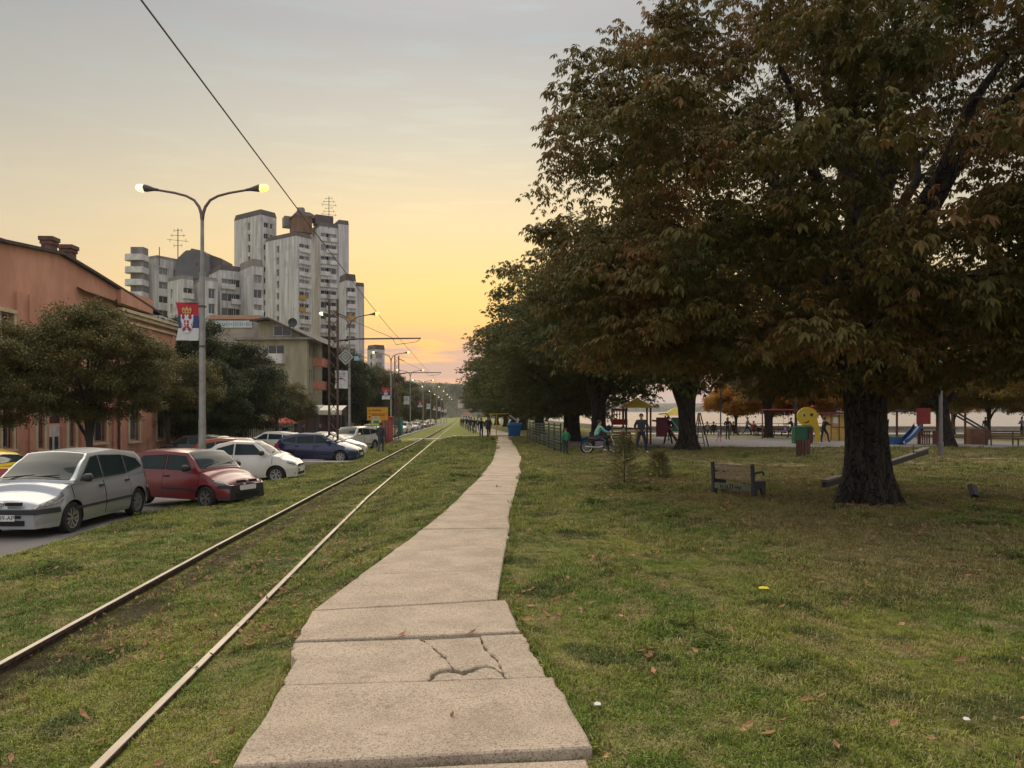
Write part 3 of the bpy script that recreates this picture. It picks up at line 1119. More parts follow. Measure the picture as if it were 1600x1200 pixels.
# park trees towards the river
make_tree('golden_tree', 'leaning golden brown tree in front of the right-hand slide and benches', 'tree', (24.6, 41.5, gz(24.6, 41.5)), 37, 10.5, 3.3, 5.6, TW['yellow'], nb=105, per=24, rb=1.0, tr=.36, fork=2.6, scl=1.8, flare=1.5, lean=(-1.6, 0), mind=.7, clus_idx=4)
make_tree('slender_tree', 'olive tree with dark trunk standing behind the swings', 'tree', GX(1200, 61), 38, 8.5, 3.4, 4.2, TW['olive'], nb=80, per=20, rb=.9, tr=.30, fork=2.4, scl=1.7, mind=.7, clus_idx=4)
for i, (px, d, h, sd, kind, lab) in enumerate([(1205, 72, 6.6, 31, 'orange', 'glowing orange tree beyond the swings'), (1288, 66, 7.4, 32, 'orange', 'orange tree rising above the yellow face panel'),
                                               (1150, 76, 5.4, 33, 'orange', 'small orange tree behind the pram'), (1545, 62, 8.2, 34, 'yellow', 'golden brown tree above the long bench on the right'),
                                               (1440, 70, 7.2, 35, 'yellow', 'yellow leaved tree behind the red slide panel'), (1610, 58, 7.6, 36, 'yellow', 'rusty yellow tree cut by the right edge of the picture'), (1375, 68, 7.0, 39, 'yellow', 'golden tree seen just right of the great trunk beyond the slide'), (1490, 74, 7.6, 40, 'orange', 'orange tree far behind the leaning golden brown tree')]):
    p = GX(px, d)
    make_tree('autumn_tree', lab, 'tree', p, sd, h, 2.1, h * .56, TW[kind], nb=80, per=34, rb=.8, tr=.15, fork=1.9, scl=1.6, barkm=bark2, mind=.6, clus_idx=4, trunk_n=8, limbs=6, group='autumn trees by the river')

# street trees on the far pavement
st1, _, _ = make_tree('street_tree', 'round topped olive green street tree in front of the salmon building door', 'tree', UY(-14.9, 29, .02), 51, 6.9, 2.3, 3.15, TW['olive'], nb=120, per=40, rb=.66, tr=.13, fork=1.7,
                      scl=.95, barkm=bark2, mind=.42, clus_idx=4, limbs=7, trunk_n=8, group='street trees on the far pavement')
st1.location = GX(140, 29.0)
st2, _, _ = make_tree('street_tree', 'yellowing street tree at the corner of the salmon building', 'tree', GX(262, 39), 52, 6.2, 2.6, 2.6, TW['olive'], nb=70, per=30, rb=.6, tr=.12, fork=2.0,
                      scl=1.0, barkm=bark2, mind=.42, clus_idx=4, limbs=6, trunk_n=8, group='street trees on the far pavement')
clone(st1, GX(-45, 25), 2.2, 'street tree cut by the left edge of the picture above the yellow taxi', .86)
dk1, _, _ = make_tree('dense_tree', 'dense dark green tree beside the first lamp post', 'tree', GX(375, 56), 53, 8.2, .9, 3.9, TW['dark'], nb=120, per=34, rb=.8, tr=.16, fork=1.2,
                      scl=1.25, barkm=bark2, mind=.5, clus_idx=4, limbs=7, trunk_n=8, group='dense street side trees')
clone(dk1, GX(292, 55), 2.0, 'tall dark tree behind the flag banner at the salmon building', 1.22)
clone(dk1, GX(322, 50), 4.0, 'low dark tree hugging the first lamp post from behind', .78)
clone(st2, GX(432, 66), 1.0, 'loose olive bush tree in front of the green apartment house', 1.0)
clone(st2, GX(462, 74), 3.0, 'thin olive tree beside the cafe awning', .78)
pop, _, _ = make_tree('tall_tree', 'tall narrow dark green tree right of the diamond shaped sign', 'tree', UY(-16, 98), 54, 11.8, 1.6, 3.9, TW['dark'], nb=120, per=26, rb=1.1, tr=.2, fork=2.0,
                      scl=1.9, barkm=bark2, mind=.7, clus_idx=4, limbs=8, trunk_n=8, group='trees along the left of the street')
pop2, _, _ = make_tree('tall_tree', 'third tree along the left of the street, counted from the diamond shaped sign', 'tree', UY(-14, 116), 55, 10.2, 1.5, 4.2, TW['olive'], nb=110, per=24, rb=1.2, tr=.2, fork=2.0,
                      scl=2.0, barkm=bark2, mind=.7, clus_idx=4, limbs=8, trunk_n=8, group='trees along the left of the street')
for i, (uu, y, s, kd) in enumerate([(-14.5, 107, .85, 0), (-15, 130, .98, 0), (-14, 146, .95, 1), (-15, 165, 1.05, 0), (-13.5, 186, 1.0, 1), (-15, 212, 1.1, 0), (-13, 245, 1.05, 1), (-14, 285, 1.1, 0), (-12, 330, 1.15, 1), (-16, 380, 1.3, 0)]):
    clone((pop, pop2)[kd], UY(uu, y), i * 1.7, '%s tree along the left of the street, counted from the diamond shaped sign' % ORD[i + 1 if i else 0], s)
# woods on the hill and the far shore
P, RO, S, I = [], [], [], []
for _ in range(2600):
    x = r3.uniform(-420, 40)
    f = r3.random() ** .5
    y = 760 - 160 * (1 - f) + r3.uniform(-8, 8)
    top = 34 - abs(x + 230) * .045
    z = -7 + (top + 7) * math.sin(f * math.pi / 2)
    P.append((x, y, z)); RO.append((0, 0, r3.uniform(0, 6.28))); S.append(r3.uniform(9, 17)); I.append(r3.randrange(4))
scatter('hill_wood', P, RO, S, I, TW['dark'])
P, RO, S, I = [], [], [], []
for _ in range(900):
    x = r3.uniform(150, 2300)
    P.append((x, 2330 - x * .12, r3.uniform(-2, 12))); RO.append((0, 0, r3.uniform(0, 6.28))); S.append(r3.uniform(22, 42)); I.append(r3.randrange(4))
scatter('far_shore_wood', P, RO, S, I, TW['dark'])

# two young pines on the lawn
def young_pine(label, loc, h, seed):
    r = random.Random(seed)
    root = thing('young_pine', label, 'pine', loc, 0, 'young pines on the lawn')
    MB().tube([(0, 0, -.1), (.02, 0, h * .5), (0, .02, h)], [.022, .014, .004], 6).build('trunk', bark2, root)
    g = MB()
    for i in range(70):
        f = i / 70
        z = h * (.02 + .9 * f)
        ln = (h * .42) * (1 - f) ** .8 + .1
        a = i * 2.4 + r.uniform(-.3, .3)
        tip = Vector((math.cos(a) * ln, math.sin(a) * ln, z + ln * (.12 + .5 * f)))
        st = Vector((0, 0, z))
        for q in range(34):
            e = .2 + .8 * q / 34
            p = st.lerp(tip, e)
            d = (tip - st).normalized() * .5 + Vector((r.gauss(0, 1), r.gauss(0, 1), r.gauss(0, 1))).normalized() * .8
            s = Vector((r.gauss(0, 1), r.gauss(0, 1), r.gauss(0, 1))).normalized() * .009
            l = r.uniform(.10, .19)
            g.add([p - s, p + s, p + d * l], [(0, 1, 2)])
    o = g.build('needles', mPine, root)
    o['kind'] = 'stuff'
young_pine('young pine on the lawn in front of the motorcyclist, the taller of two', GP(975, 757), 1.25, 1)
young_pine('smaller young pine on the lawn right of the taller one', GP(1029, 747), .78, 2)

# ------------------------------------------------------------------ grass
mGr, t, b = node_mat('grass_blade')
k = NT(t)
c, big_, mid_, fine_ = lawn_colour(k)
oi = t.nodes.new('ShaderNodeObjectInfo')
hs = t.nodes.new('ShaderNodeHueSaturation')
t.links.new(k.rng(oi.outputs['Random'], 0, 1, .62, 1.35, False), hs.inputs['Value'])
t.links.new(c, hs.inputs['Color'])
t.links.new(hs.outputs[0], b.inputs['Base Color'])
b.inputs['Roughness'].default_value = .65
b.inputs['Specular IOR Level'].default_value = .2
mStraw = mat('dry_blade', (.36, .29, .14), .8, var=.3, scale=20)
mWeed = mat('clover_leaf', (.085, .115, .028), .95, spec=.05, var=.35, scale=6, objrand=.3)
def tuft(seed, n, rad, h, straw=.12, lean=.8):
    r = random.Random(seed)
    g = MB()
    for _ in range(n):
        a = r.uniform(0, 6.28); q = rad * math.sqrt(r.random())
        p = Vector((q * math.cos(a), q * math.sin(a), -.004))
        a2 = r.uniform(0, 6.28)
        hh = h * r.uniform(.5, 1.25)
        ln = r.uniform(.2, 1) * lean * hh
        d = Vector((math.cos(a2), math.sin(a2), 0))
        s = Vector((-d.y, d.x, 0)) * r.uniform(.0018, .0034)
        m1 = p + d * ln * .35 + Vector((0, 0, hh * .62))
        tp = p + d * ln * 1.15 + Vector((0, 0, hh * (.95 if ln < .6 * hh else .7)))
        g.add([p - s, p + s, m1 + s * .8, m1 - s * .8, tp], [(0, 1, 2, 3), (3, 2, 4)], 1 if r.random() < straw else 0)
    return g.mesh('grass_tuft', [mGr, mStraw])
def clover(seed):
    r = random.Random(seed)
    g = MB()
    for _ in range(26):
        a = r.uniform(0, 6.28); q = .10 * math.sqrt(r.random())
        c_ = Vector((q * math.cos(a), q * math.sin(a), r.uniform(.012, .05)))
        for j in range(3):
            b2 = a + j * 2.09
            d = Vector((math.cos(b2), math.sin(b2), r.uniform(-.1, .3)))
            s = Vector((-d.y, d.x, 0)) * .010
            g.add([c_, c_ + d * .012 + s, c_ + d * .024, c_ + d * .012 - s], [(0, 1, 2, 3)])
    return g.mesh('clover_tuft', mWeed)
GR = source_collection('grass_tufts', [tuft(i, 24, .06, .030) for i in range(3)] + [tuft(10 + i, 22, .065, .022, .25, 1.3) for i in range(2)] + [tuft(20, 26, .05, .055, .06, 1.0)] + [clover(30), clover(31)])
def inpoly(x, y, poly):
    ins = False
    j = len(poly) - 1
    for i in range(len(poly)):
        xi, yi = poly[i]; xj, yj = poly[j]
        if (yi > y) != (yj > y) and x < (xj - xi) * (y - yi) / (yj - yi) + xi:
            ins = not ins
        j = i
    return ins
PB = [(min(p[0] for p in q), max(p[0] for p in q), min(p[1] for p in q), max(p[1] for p in q), q) for q in PATH_POLYS]
def on_path(x, y, grow=.0):
    for a, b_, c_, d_, q in PB:
        if a - grow < x < b_ + grow and c_ - grow < y < d_ + grow and inpoly(x, y, q):
            return True
    return False
P, RO, S, I = [], [], [], []
rg_ = random.Random(77)
YMIN, YMAX = 2.2, 62.0
edges = [2.2, 3, 4, 5, 6, 7.5, 9, 11, 13.5, 17, 21, 26, 32, 40, 50, 62]
for ya, yb in zip(edges, edges[1:]):
    ym = (ya + yb) / 2
    dens = min(760, 760 * (5.0 / ym) ** 1.45)
    area = .5 * 1.46 * (yb * yb - ya * ya) + 1.2 * (yb - ya)
    for _ in range(int(dens * area)):
        y = math.sqrt(rg_.uniform(ya * ya, yb * yb))
        x = rg_.uniform(-.73 * y - .6, .73 * y + .6)
        uu = x + TILT * y
        if uu < -7.35 + .25 * mnoise.noise((y * .8, -7.45, 3.3)):
            continue
        if y > 41 and uu > 6:
            continue
        if -2.3 < x < .6 or y > 9:
            if -2.5 < x < 1.4 and on_path(x, y):
                continue
        if 7 < y < 9.2 and False:
            continue
        if abs(uu + 3.62 + .09 * min(max(y - 5, 0), 6) / 6 - .14 * min(max(y - 25, 0) / 60, 1)) < .055 + .004 * y or abs(uu + 2.03 + .30 * min(max(y - 4, 0), 14) / 14) < .05 + .005 * y:
            continue
        n1 = mnoise.noise((x * .9, y * .9, 1.5))
        n2 = mnoise.noise((x * .35 + 7, y * .35, 4.5))
        if uu > 2 and n2 > .34 and rg_.random() < .65:
            continue
        if 25 < y < 38 and uu > 5 and mnoise.noise((x * .5, y * 1.1, 9)) > -.05 and rg_.random() < .8:
            continue
        if ((-3.6 < uu < -3.15) or (x - 7) ** 2 + (y - 14.6) ** 2 < 2.2) and rg_.random() < .75:
            continue
        P.append((x, y, gz(x, y)))
        RO.append((rg_.uniform(-.15, .15), rg_.uniform(-.15, .15), rg_.uniform(0, 6.28)))
        far_ = 1 + max(0, ym - 5) * .055
        S.append(far_ * rg_.uniform(.7, 1.25) * (1.0 + .35 * n1))
        if n1 > .58 and rg_.random() < .25:
            I.append(rg_.choice((5, 5, 5, 5, 6, 7)))
        elif n1 < -.25:
            I.append(rg_.choice((3, 4, 3, 0)))
        else:
            I.append(rg_.choice((0, 1, 2, 0, 1, 2, 3, 4, 5)))
for q in PATH_POLYS:
    for (ax_, ay_), (bx_, by_) in zip(q, q[1:] + q[:1]):
        ln_ = math.hypot(bx_ - ax_, by_ - ay_)
        if ay_ > 15 or ay_ < 2.6 or abs(bx_ - ax_) > 1.2 * abs(by_ - ay_):
            continue
        for j in range(max(1, int(ln_ / .028))):
            f_ = rg_.random()
            x, y = ax_ + (bx_ - ax_) * f_, ay_ + (by_ - ay_) * f_
            s_ = 1 if x > -.75 else -1
            x += s_ * rg_.uniform(.0, .06)
            if on_path(x, y) or mnoise.noise((x * 2, y * 2, 8)) < -.25:
                continue
            P.append((x, y, min(gz(x, y) + .012, pathz(x, y) + .02)))
            RO.append((rg_.uniform(-.3, .3), -s_ * rg_.uniform(0, .5), rg_.uniform(-.4, .4)))
            S.append(rg_.uniform(.8, 1.35))
            I.append(rg_.choice((5, 0, 1, 5)))
print('grass tufts', len(P))
grass = scatter('grass', P, RO, S, I, GR)
tag(grass, 'short patchy autumn grass covering the lawn and tram track', 'grass')

# ------------------------------------------------------------------ fallen leaves
mFall = mat('fallen_leaf', (.24, .105, .048), .8, var=.5, scale=9, objrand=.35, col2=(.43, .24, .12))
def fallen(seed):
    r = random.Random(seed)
    g = MB()
    n = r.choice((1, 2, 3))
    for i in range(n):
        a = i * 2.0 + r.uniform(-.4, .4)
        d = Vector((math.cos(a), math.sin(a), r.uniform(-.05, .25)))
        leaflet(g, Vector((0, 0, .012)), d, Vector((r.uniform(-.6, .6), r.uniform(-.6, .6), 1)), r.uniform(.07, .13), r.uniform(.03, .05), droop=r.uniform(-.3, .1))
    return g.mesh('fallen_leaf', mFall)
FL = [fallen(i) for i in range(6)]
cnt = 0
rf = random.Random(4)
spots = []
while cnt < 170:
    y = 2.9 + 13 * rf.random() ** 1.5
    x = rf.uniform(-.72, .72) * y
    uu = x + TILT * y
    if uu < -6.8 or (on_path(x, y) and rf.random() < .97):
        continue
    z = gz(x, y) + .042
    w = 'left of' if uu < -1 else 'right of'
    o = place(FL[rf.randrange(6)], 'fallen_leaf', None, (x, y, z), (rf.uniform(-.4, .4), rf.uniform(-.4, .4), rf.uniform(0, 6.28)), rf.uniform(.6, 1.1))
    tag(o, 'curled brown fallen leaf on the grass ' + w + ' the concrete path', 'leaf', 'fallen leaves ' + w + ' the path')
    cnt += 1
FC = source_collection('leaf_litter_pieces', FL)
P, RO, S, I = [], [], [], []
while len(P) < 5200:
    y = rf.uniform(6, 40)
    x = rf.uniform(-.72, .72) * y
    uu = x + TILT * y
    dens = .15 + (1 if (x - 7) ** 2 + (y - 14.6) ** 2 < 36 * rf.random() else 0) + (.6 if -3.6 < uu < -1.2 else 0)
    if uu < -6.8 or on_path(x, y) or rf.random() > dens:
        continue
    P.append((x, y, gz(x, y) + .02)); RO.append((rf.uniform(-.4, .4), rf.uniform(-.4, .4), rf.uniform(0, 6.28))); S.append(rf.uniform(.4, .9)); I.append(rf.randrange(6))
lit = scatter('leaf_litter', P, RO, S, I, FC)
tag(lit, 'scattered small brown leaf litter across the lawn', 'leaves')
# scraps
paper = mat('white_paper', (.75, .74, .70), .8, var=.08)
yel = mat('yellow_paper', (.80, .72, .04), .7, var=.05)
for px, py, m_, lab, s in [(1193, 925, yel, 'bright yellow paper scrap lying on the lawn', .05), (933, 1111, paper, 'white paper scrap on the grass right of the path edge', .022), (1510, 1135, paper, 'small white scrap at the lower right of the lawn', .018)]:
    q = GP(px, py)
    g = MB()
    g.add([(-s, -s * .6, .036), (s * .9, -s * .7, .037), (s, s * .6, .040), (0, s * .8, .044), (-s * .8, s * .5, .040)], [(0, 1, 2, 3, 4)])
    g.add([(-s, -s * .6, .039), (s * .9, -s * .7, .040), (s, s * .6, .043), (0, s * .8, .047), (-s * .8, s * .5, .043)], [(4, 3, 2, 1, 0)])
    o = g.build('paper_scrap', m_)
    o.location = q
    tag(o, lab, 'litter')
# ================================================================== BUILDINGS
glassd = mat('window_glass', (.030, .034, .038), .08, var=.3, scale=.7, spec=.6)
glassl = mat('curtained_glass', (.22, .21, .19), .25, var=.4, scale=1.3)
framew = mat('white_frame', (.62, .60, .56), .6, var=.12)
framec = mat('cream_trim', (.58, .47, .30), .8, var=.2, scale=1.5, bump=.15)
dirty, t, b = node_mat('dirty_concrete')
k = NT(t)
stk = k.noise(.9, 6, .65, stretch=(1.6, 1.6, .10))
c = k.mix(k.rng(stk, .36, .66), (.40, .385, .37), (.67, .655, .63))
c = k.mix(k.mul(k.rng(k.noise(.35, 5), .5, .7), .5), c, (.29, .27, .25))
t.links.new(c, b.inputs['Base Color'])
b.inputs['Roughness'].default_value = .9
dirty2 = mat('darker_concrete', (.20, .185, .17), .9, var=.3, scale=.6, stretch=(1.5, 1.5, .15))
capm = mat('roof_cap_sheet', (.085, .066, .058), .7, var=.3, scale=.5)
slate = mat('slate_grey_panel', (.115, .120, .125), .7, var=.2, scale=.4)
rustp = mat('rusty_brown_panel', (.16, .082, .050), .8, var=.4, scale=.8, stretch=(1, 1, .3))
whitep = mat('white_parapet', (.58, .56, .53), .8, var=.2, scale=.9)
WINC = {}
def window_mesh(w, h, style):
    key = (round(w, 2), round(h, 2), style)
    if key in WINC:
        return WINC[key]
    g = MB()
    t_ = .07 if w > .7 else .05
    for sx in (-1, 1):
        g.box((sx * (w / 2 - t_ / 2), 0, 0), (t_, .08, h))
    for sz in (-1, 1):
        g.box((0, 0, sz * (h / 2 - t_ / 2)), (w - 2 * t_, .08, t_))
    if style in ('two', 'tall', 'grille'):
        g.box((0, 0, 0), (.05, .07, h - 2 * t_))
    if style in ('tall', 'grille'):
        g.box((0, 0, h * .18), (w - 2 * t_, .066, .05))
    fm = g.mesh('window', framew)
    g = MB()
    g.box((0, .02, 0), (w - .02, .02, h - .02))
    pm = g.mesh('pane', glassd)
    pm2 = pm.copy()
    pm2.materials.clear()
    pm2.materials.append(glassl)
    gm = None
    if style == 'grille':
        g = MB()
        n = max(4, int(w / .16))
        for i in range(n):
            x = -w / 2 + w * (i + .5) / n
            g.box((x, -.16, 0), (.022, .022, h))
        for z in (-.38, 0, .38):
            g.box((0, -.16, z * h), (w, .03, .022))
        gm = g.mesh('grille', mat('grille_iron', (.035, .035, .04), .6, var=.2))
    WINC[key] = (fm, pm, pm2, gm)
    return WINC[key]
rw = random.Random(3)
def facade(parent, o, e, width, z0, z1, ops, material, depth=.16, top=None, name='wall', thick=.3):
    """wall in the vertical plane through o along e (left to right seen from outside), openings (x0,x1,za,zb,style) in metres"""
    o = Vector((o[0], o[1], 0))
    e = Vector((e[0], e[1], 0)).normalized()
    nv = Vector((e.y, -e.x, 0))
    xs = sorted({0.0, width} | {q for p in ops for q in p[:2]})
    zs = sorted({z0, z1} | {q for p in ops for q in p[2:4]})
    g = MB()
    P = lambda x, z, d=0.0: o + e * x + Vector((0, 0, z)) - nv * d
    for xa, xb in zip(xs, xs[1:]):
        for za, zb in zip(zs, zs[1:]):
            cx, cz = (xa + xb) / 2, (za + zb) / 2
            if any(p[0] < cx < p[1] and p[2] < cz < p[3] for p in ops):
                continue
            g.add([P(xa, za), P(xb, za), P(xb, zb), P(xa, zb)], [(0, 1, 2, 3)])
    for p in ops:
        a, b_, za, zb = p[:4]
        c4 = [(a, za), (b_, za), (b_, zb), (a, zb)]
        for i in range(4):
            q, r_ = c4[i], c4[(i + 1) % 4]
            g.add([P(*q), P(*q, depth + .1), P(*r_, depth + .1), P(*r_)], [(0, 1, 2, 3)])
    if top:
        g.add([P(x, z) for x, z in top], [tuple(range(len(top)))])
    g.build(name, material, parent, world=True)
    off = parent_world(parent)
    rz = math.atan2(e.y, e.x)
    for p in ops:
        a, b_, za, zb = p[:4]
        style = p[4] if len(p) > 4 else 'two'
        if style == 'hole':
            continue
        fm, pm, pm2, gm = window_mesh(b_ - a, zb - za, style)
        c = P((a + b_) / 2, (za + zb) / 2, depth) - off
        wo = place(fm, 'window', parent, c, (0, 0, rz))
        place(pm2 if rw.random() < .3 else pm, 'pane', wo)
        if gm:
            place(gm, 'grille', wo)
    return P, nv, rz
def solid_rest(parent, poly, z0, z1, material, name='wall', skip=()):
    """remaining vertical faces of a plan polygon plus its flat roof"""
    g = MB()
    n = len(poly)
    for i in range(n):
        if i in skip:
            continue
        a, b_ = poly[i], poly[(i + 1) % n]
        g.add([(a[0], a[1], z0), (b_[0], b_[1], z0), (b_[0], b_[1], z1), (a[0], a[1], z1)], [(0, 1, 2, 3)])
    g.add([(p[0], p[1], z1) for p in poly], [tuple(range(n))])
    g.build(name, material, parent, world=True)

# ------------------------------------------------------------------ brutalist towers
def block(parent, xc, xl, xr, ytop, D, a=35, left=(), right=(), cap=1.4, material=None, floor=2.9, base=-9, capmat=None, balc=()):
    """tower block whose nearest corner stands at column xc; faces run back to columns xl and xr"""
    material = material or dirty
    a = R(a)
    C = Vector(((xc - 800) / F * D, D))
    dl = Vector((-math.cos(a), math.sin(a)))
    dr = Vector((math.sin(a), math.cos(a)))
    def run(d, px):
        kx = (px - 800) / F
        return (kx * C.y - C.x) / (d.x - kx * d.y)
    Ll, Lr = run(dl, xl), run(dr, xr)
    Lr = max(Lr, .5)
    top = EYE + (HOR - ytop) / F * D
    pl = C + dl * Ll
    pr = C + dr * Lr
    pb = pl + dr * Lr
    def col_ops(cols, L_, from_corner, d):
        ops = []
        for px, w, h, st_ in cols:
            kx = (px - 800) / F
            s = (kx * C.y - C.x) / (d.x - kx * d.y)
            x = (L_ - s) if from_corner else s
            if x - w / 2 < .15 or x + w / 2 > L_ - .15:
                x = min(max(x, w / 2 + .2), L_ - w / 2 - .2)
            if w > L_ - .4:
                w = L_ - .4
                x = L_ / 2
            z = top - 2.6
            while z > base + 9:
                ops.append((x - w / 2, x + w / 2, z - h / 2, z + h / 2, st_))
                z -= floor
        return ops
    ol = col_ops(left, Ll, True, dl)
    orr = col_ops(right, Lr, False, dr)
    facade(parent, pl, C - pl, Ll, base, top, ol, material, depth=.35)
    P, nv, rz = facade(parent, C, pr - C, Lr, base, top, orr, material, depth=.35)
    solid_rest(parent, [C, pr, pb, pl], base, top, material, skip=(0, 3))
    off = parent_world(parent)
    if balc:
        # parapets below the openings of the right face
        for (x0, x1, za, zb, st_) in orr:
            if rw.random() < balc:
                g = MB()
                c = P((x0 + x1) / 2, za - .05, -.25) - off
                g.box((0, 0, 0), (x1 - x0 + .3, .55, 1.05))
                me = BAL.setdefault((round(x1 - x0, 1), rw.random() < .1), None)
                key = (round(x1 - x0, 1), 'o' if rw.random() < .05 else 'w')
                if not isinstance(BAL.get(key), bpy.types.Mesh):
                    BAL[key] = g.mesh('balcony', ochre if key[1] == 'o' else whitep)
                place(BAL[key], 'balcony', parent, c, (0, 0, rz))
    if cap:
        g = MB()
        cen = (C + pb) / 2
        ring0 = [cen + (p - cen) * 1.015 for p in (C, pr, pb, pl)]
        ring1 = [cen + (p - cen) * .93 for p in (C, pr, pb, pl)]
        vs = [(p.x, p.y, top - .15) for p in ring0] + [(p.x, p.y, top + cap) for p in ring1]
        g.add(vs, [(0, 1, 5, 4), (1, 2, 6, 5), (2, 3, 7, 6), (3, 0, 4, 7), (4, 5, 6, 7), (3, 2, 1, 0)])
        g.build('roof_cap', capmat or capm, parent, world=True)
    return C, pl, pr, pb, top
BAL = {}
ochre = mat('ochre_awning', (.42, .24, .05), .8, var=.2)
tower = thing('tower_block', 'tall grimy concrete tower block with dark roof caps and antenna', 'building', ((450 - 800) / F * 180, 180, -2.5))
block(tower, 408, 366, 432, 334, 190, left=[(389, 1.1, 1.9, 'two')], right=[(416, 1.5, 1.3, 'two'), (424, .9, 1.3, 'two')], cap=1.3)
block(tower, 463, 415, 487, 367, 178, left=[(434, 1.0, 1.7, 'two')], right=[(472, 1.6, 1.5, 'two'), (480, 1.4, 1.5, 'two')], cap=.9, balc=.75)
block(tower, 500, 478, 528, 352, 186, a=60, left=[], right=[(507, 2.2, 1.5, 'two'), (518, 2.6, 1.5, 'two')], cap=1.0, balc=.6)
block(tower, 529, 521, 545, 349, 188, a=62, left=[], right=[], cap=1.0)
block(tower, 540, 530, 556, 437, 176, a=58, left=[], right=[(546, 2.6, 1.5, 'two'), (551, 1.8, 1.5, 'two')], cap=1.5, balc=.7)
block(tower, 556, 549, 569, 446, 180, a=60, left=[], right=[], cap=.8)
# penthouse with rusty panels and dark mansard
g = MB()
c0 = AT(463, 352, 186)
g.box((c0.x, c0.y + 4, c0.z + .9), (4.6, 5, 4.4), rz=.5)
g.build('penthouse', rustp, tower, world=True)
g = MB()
q = [(-2.7, -2.6), (4.6, -2.6), (5.2, 3.0), (-2.5, 3.0)]
cs, sn = math.cos(.5), math.sin(.5)
qq = [(c0.x + x * cs - y * sn, c0.y + 4 + x * sn + y * cs) for x, y in q]
g.add([(x, y, c0.z + 2.6) for x, y in qq] + [(c0.x + (x - c0.x) * .45, c0.y + 4 + (y - c0.y - 4) * .45, c0.z + 4.3) for x, y in qq], [(0, 1, 5, 4), (1, 2, 6, 5), (2, 3, 7, 6), (3, 0, 4, 7), (4, 5, 6, 7)])
roofp = g.build('penthouse_roof', capm, tower, world=True)
MB().box((c0.x + .2, c0.y + 3.4, c0.z + 4.3), (1.6, 1.6, 1.9)).build('chimney', dirty2, tower, world=True)
MB().box((c0.x + 5.5, c0.y + 5, c0.z + 2.3), (4.5, 3, 2.4), rz=.5).build('lift_house', capm, tower, world=True)
MB().box((c0.x - 3.6, c0.y + 6, c0.z + 2.2), (3.0, 3, 2.6), rz=.5).build('lift_house', dirty2, tower, world=True)
iron = mat('antenna_metal', (.10, .095, .09), .5, metal=.4, var=.2)
def antenna(px, ytop, ybot, D, arms, label, parent):
    a, b_ = AT(px, ybot, D), AT(px, ytop, D)
    g = MB()
    g.tube([a - Vector((0, 0, 2)), b_], .09, 6)
    for i in range(arms):
        z = b_.z - (b_.z - a.z) * (.08 + .8 * i / arms)
        w = 1.0 + .5 * ((i * 7) % 3)
        g.box((b_.x, b_.y, z), (2 * w, .07, .07), rz=.4 * (i % 3) - .3)
        for s in (-1, 1):
            g.box((b_.x + s * w * .8, b_.y, z), (.06, .06, .7))
    g.build('antenna', iron, parent, world=True)
antenna(514, 307, 345, 186, 6, '', tower)
slabs = thing('apartment_block', 'lower pale concrete apartment block with rounded balconies left of the tower', 'building', ((290 - 800) / F * 150, 150, -2.2))
block(slabs, 245, 222, 285, 402, 150, a=30, left=[(228, 1.2, 2.0, 'two')], right=[(256, 2.2, 1.4, 'two'), (275, 1.0, 1.4, 'two')], cap=.5, capmat=dirty2)
block(slabs, 285, 262, 302, 434, 141, a=40, left=[(268, .8, 1.8, 'two')], right=[(290, 2.4, 1.5, 'two'), (297, 1.6, 1.5, 'two')], cap=.6, capmat=dirty2, balc=.9)
block(slabs, 318, 301, 340, 436, 140, a=52, left=[], right=[(331, 1.2, 1.9, 'two')], cap=.5, capmat=dirty2)
block(slabs, 344, 326, 378, 420, 146, a=52, left=[], right=[(356, 2.4, 1.5, 'two'), (369, 1.8, 1.5, 'two')], cap=.9, balc=.5)
block(slabs, 395, 374, 411, 414, 143, a=50, left=[], right=[(403, 2.4, 1.6, 'two')], cap=1.3, balc=.6, capmat=dirty2)
# slate grey stepped attic with a round eye
sl = [(272, 432), (276, 405), (287, 394), (291, 391), (297, 391), (299, 388), (318, 392), (326, 400), (330, 436)]
g = MB()
D_ = 152
pts = [AT(x, y, D_) for x, y in sl]
g.plate(pts, (0, 1, 0), 8.0)
g.build('attic', slate, slabs, world=True)
g = MB()
e0 = AT(308, 412, D_ - .06)
g.lathe([(0, 0), (.42, 0), (.42, .1), (0, .1)], 14, axis='Y', c=e0)
g.build('round_window', glassd, slabs, world=True)
g = MB()
pts = [AT(x, y, D_ + 1) for x, y in [(318, 394), (346, 404), (352, 432), (320, 432)]]
g.plate(pts, (0, 1, 0), 6.0)
g.build('attic', capm, slabs, world=True)
# rounded balconies at the far left corner
for i in range(6):
    c = AT(209, 402 + i * 19.5, 149)
    g = MB()
    n = 14
    arc = [(c.x + 1.65 * math.cos(q), c.y + 1.5 * math.sin(q)) for q in [math.pi * (.5 + j / n * 1.15) for j in range(n + 1)]] + [(c.x + 2.4, c.y - 1.4), (c.x + 2.4, c.y + 1.5)]
    g.prism(arc, c.z - .75, c.z + .45)
    g.build('balcony', whitep, slabs, world=True)
    g = MB()
    g.box((c.x + .9, c.y + .5, c.z + 1.2), (2.6, 2.0, 1.6))
    g.build('loggia', dirty2, slabs, world=True)
solid = MB()
c = AT(214, 402, 150)
solid.box((c.x + .6, c.y + 2.4, (c.z - 9) / 2 - 1), (3.4, 2.2, c.z + 9))
solid.build('wall', dirty, slabs, world=True)
antenna(278, 357, 396, 150, 4, '', slabs)
antenna(249, 386, 400, 150, 0, '', slabs)
far_block = thing('round_block', 'distant rounded concrete block peeping out right of the tower', 'building', GX(590, 260))
block(far_block, 586, 574, 601, 545, 260, a=50, left=[(580, 1.6, 1.6, 'two')], right=[(592, 2.4, 1.6, 'two')], cap=1.5, base=-6)

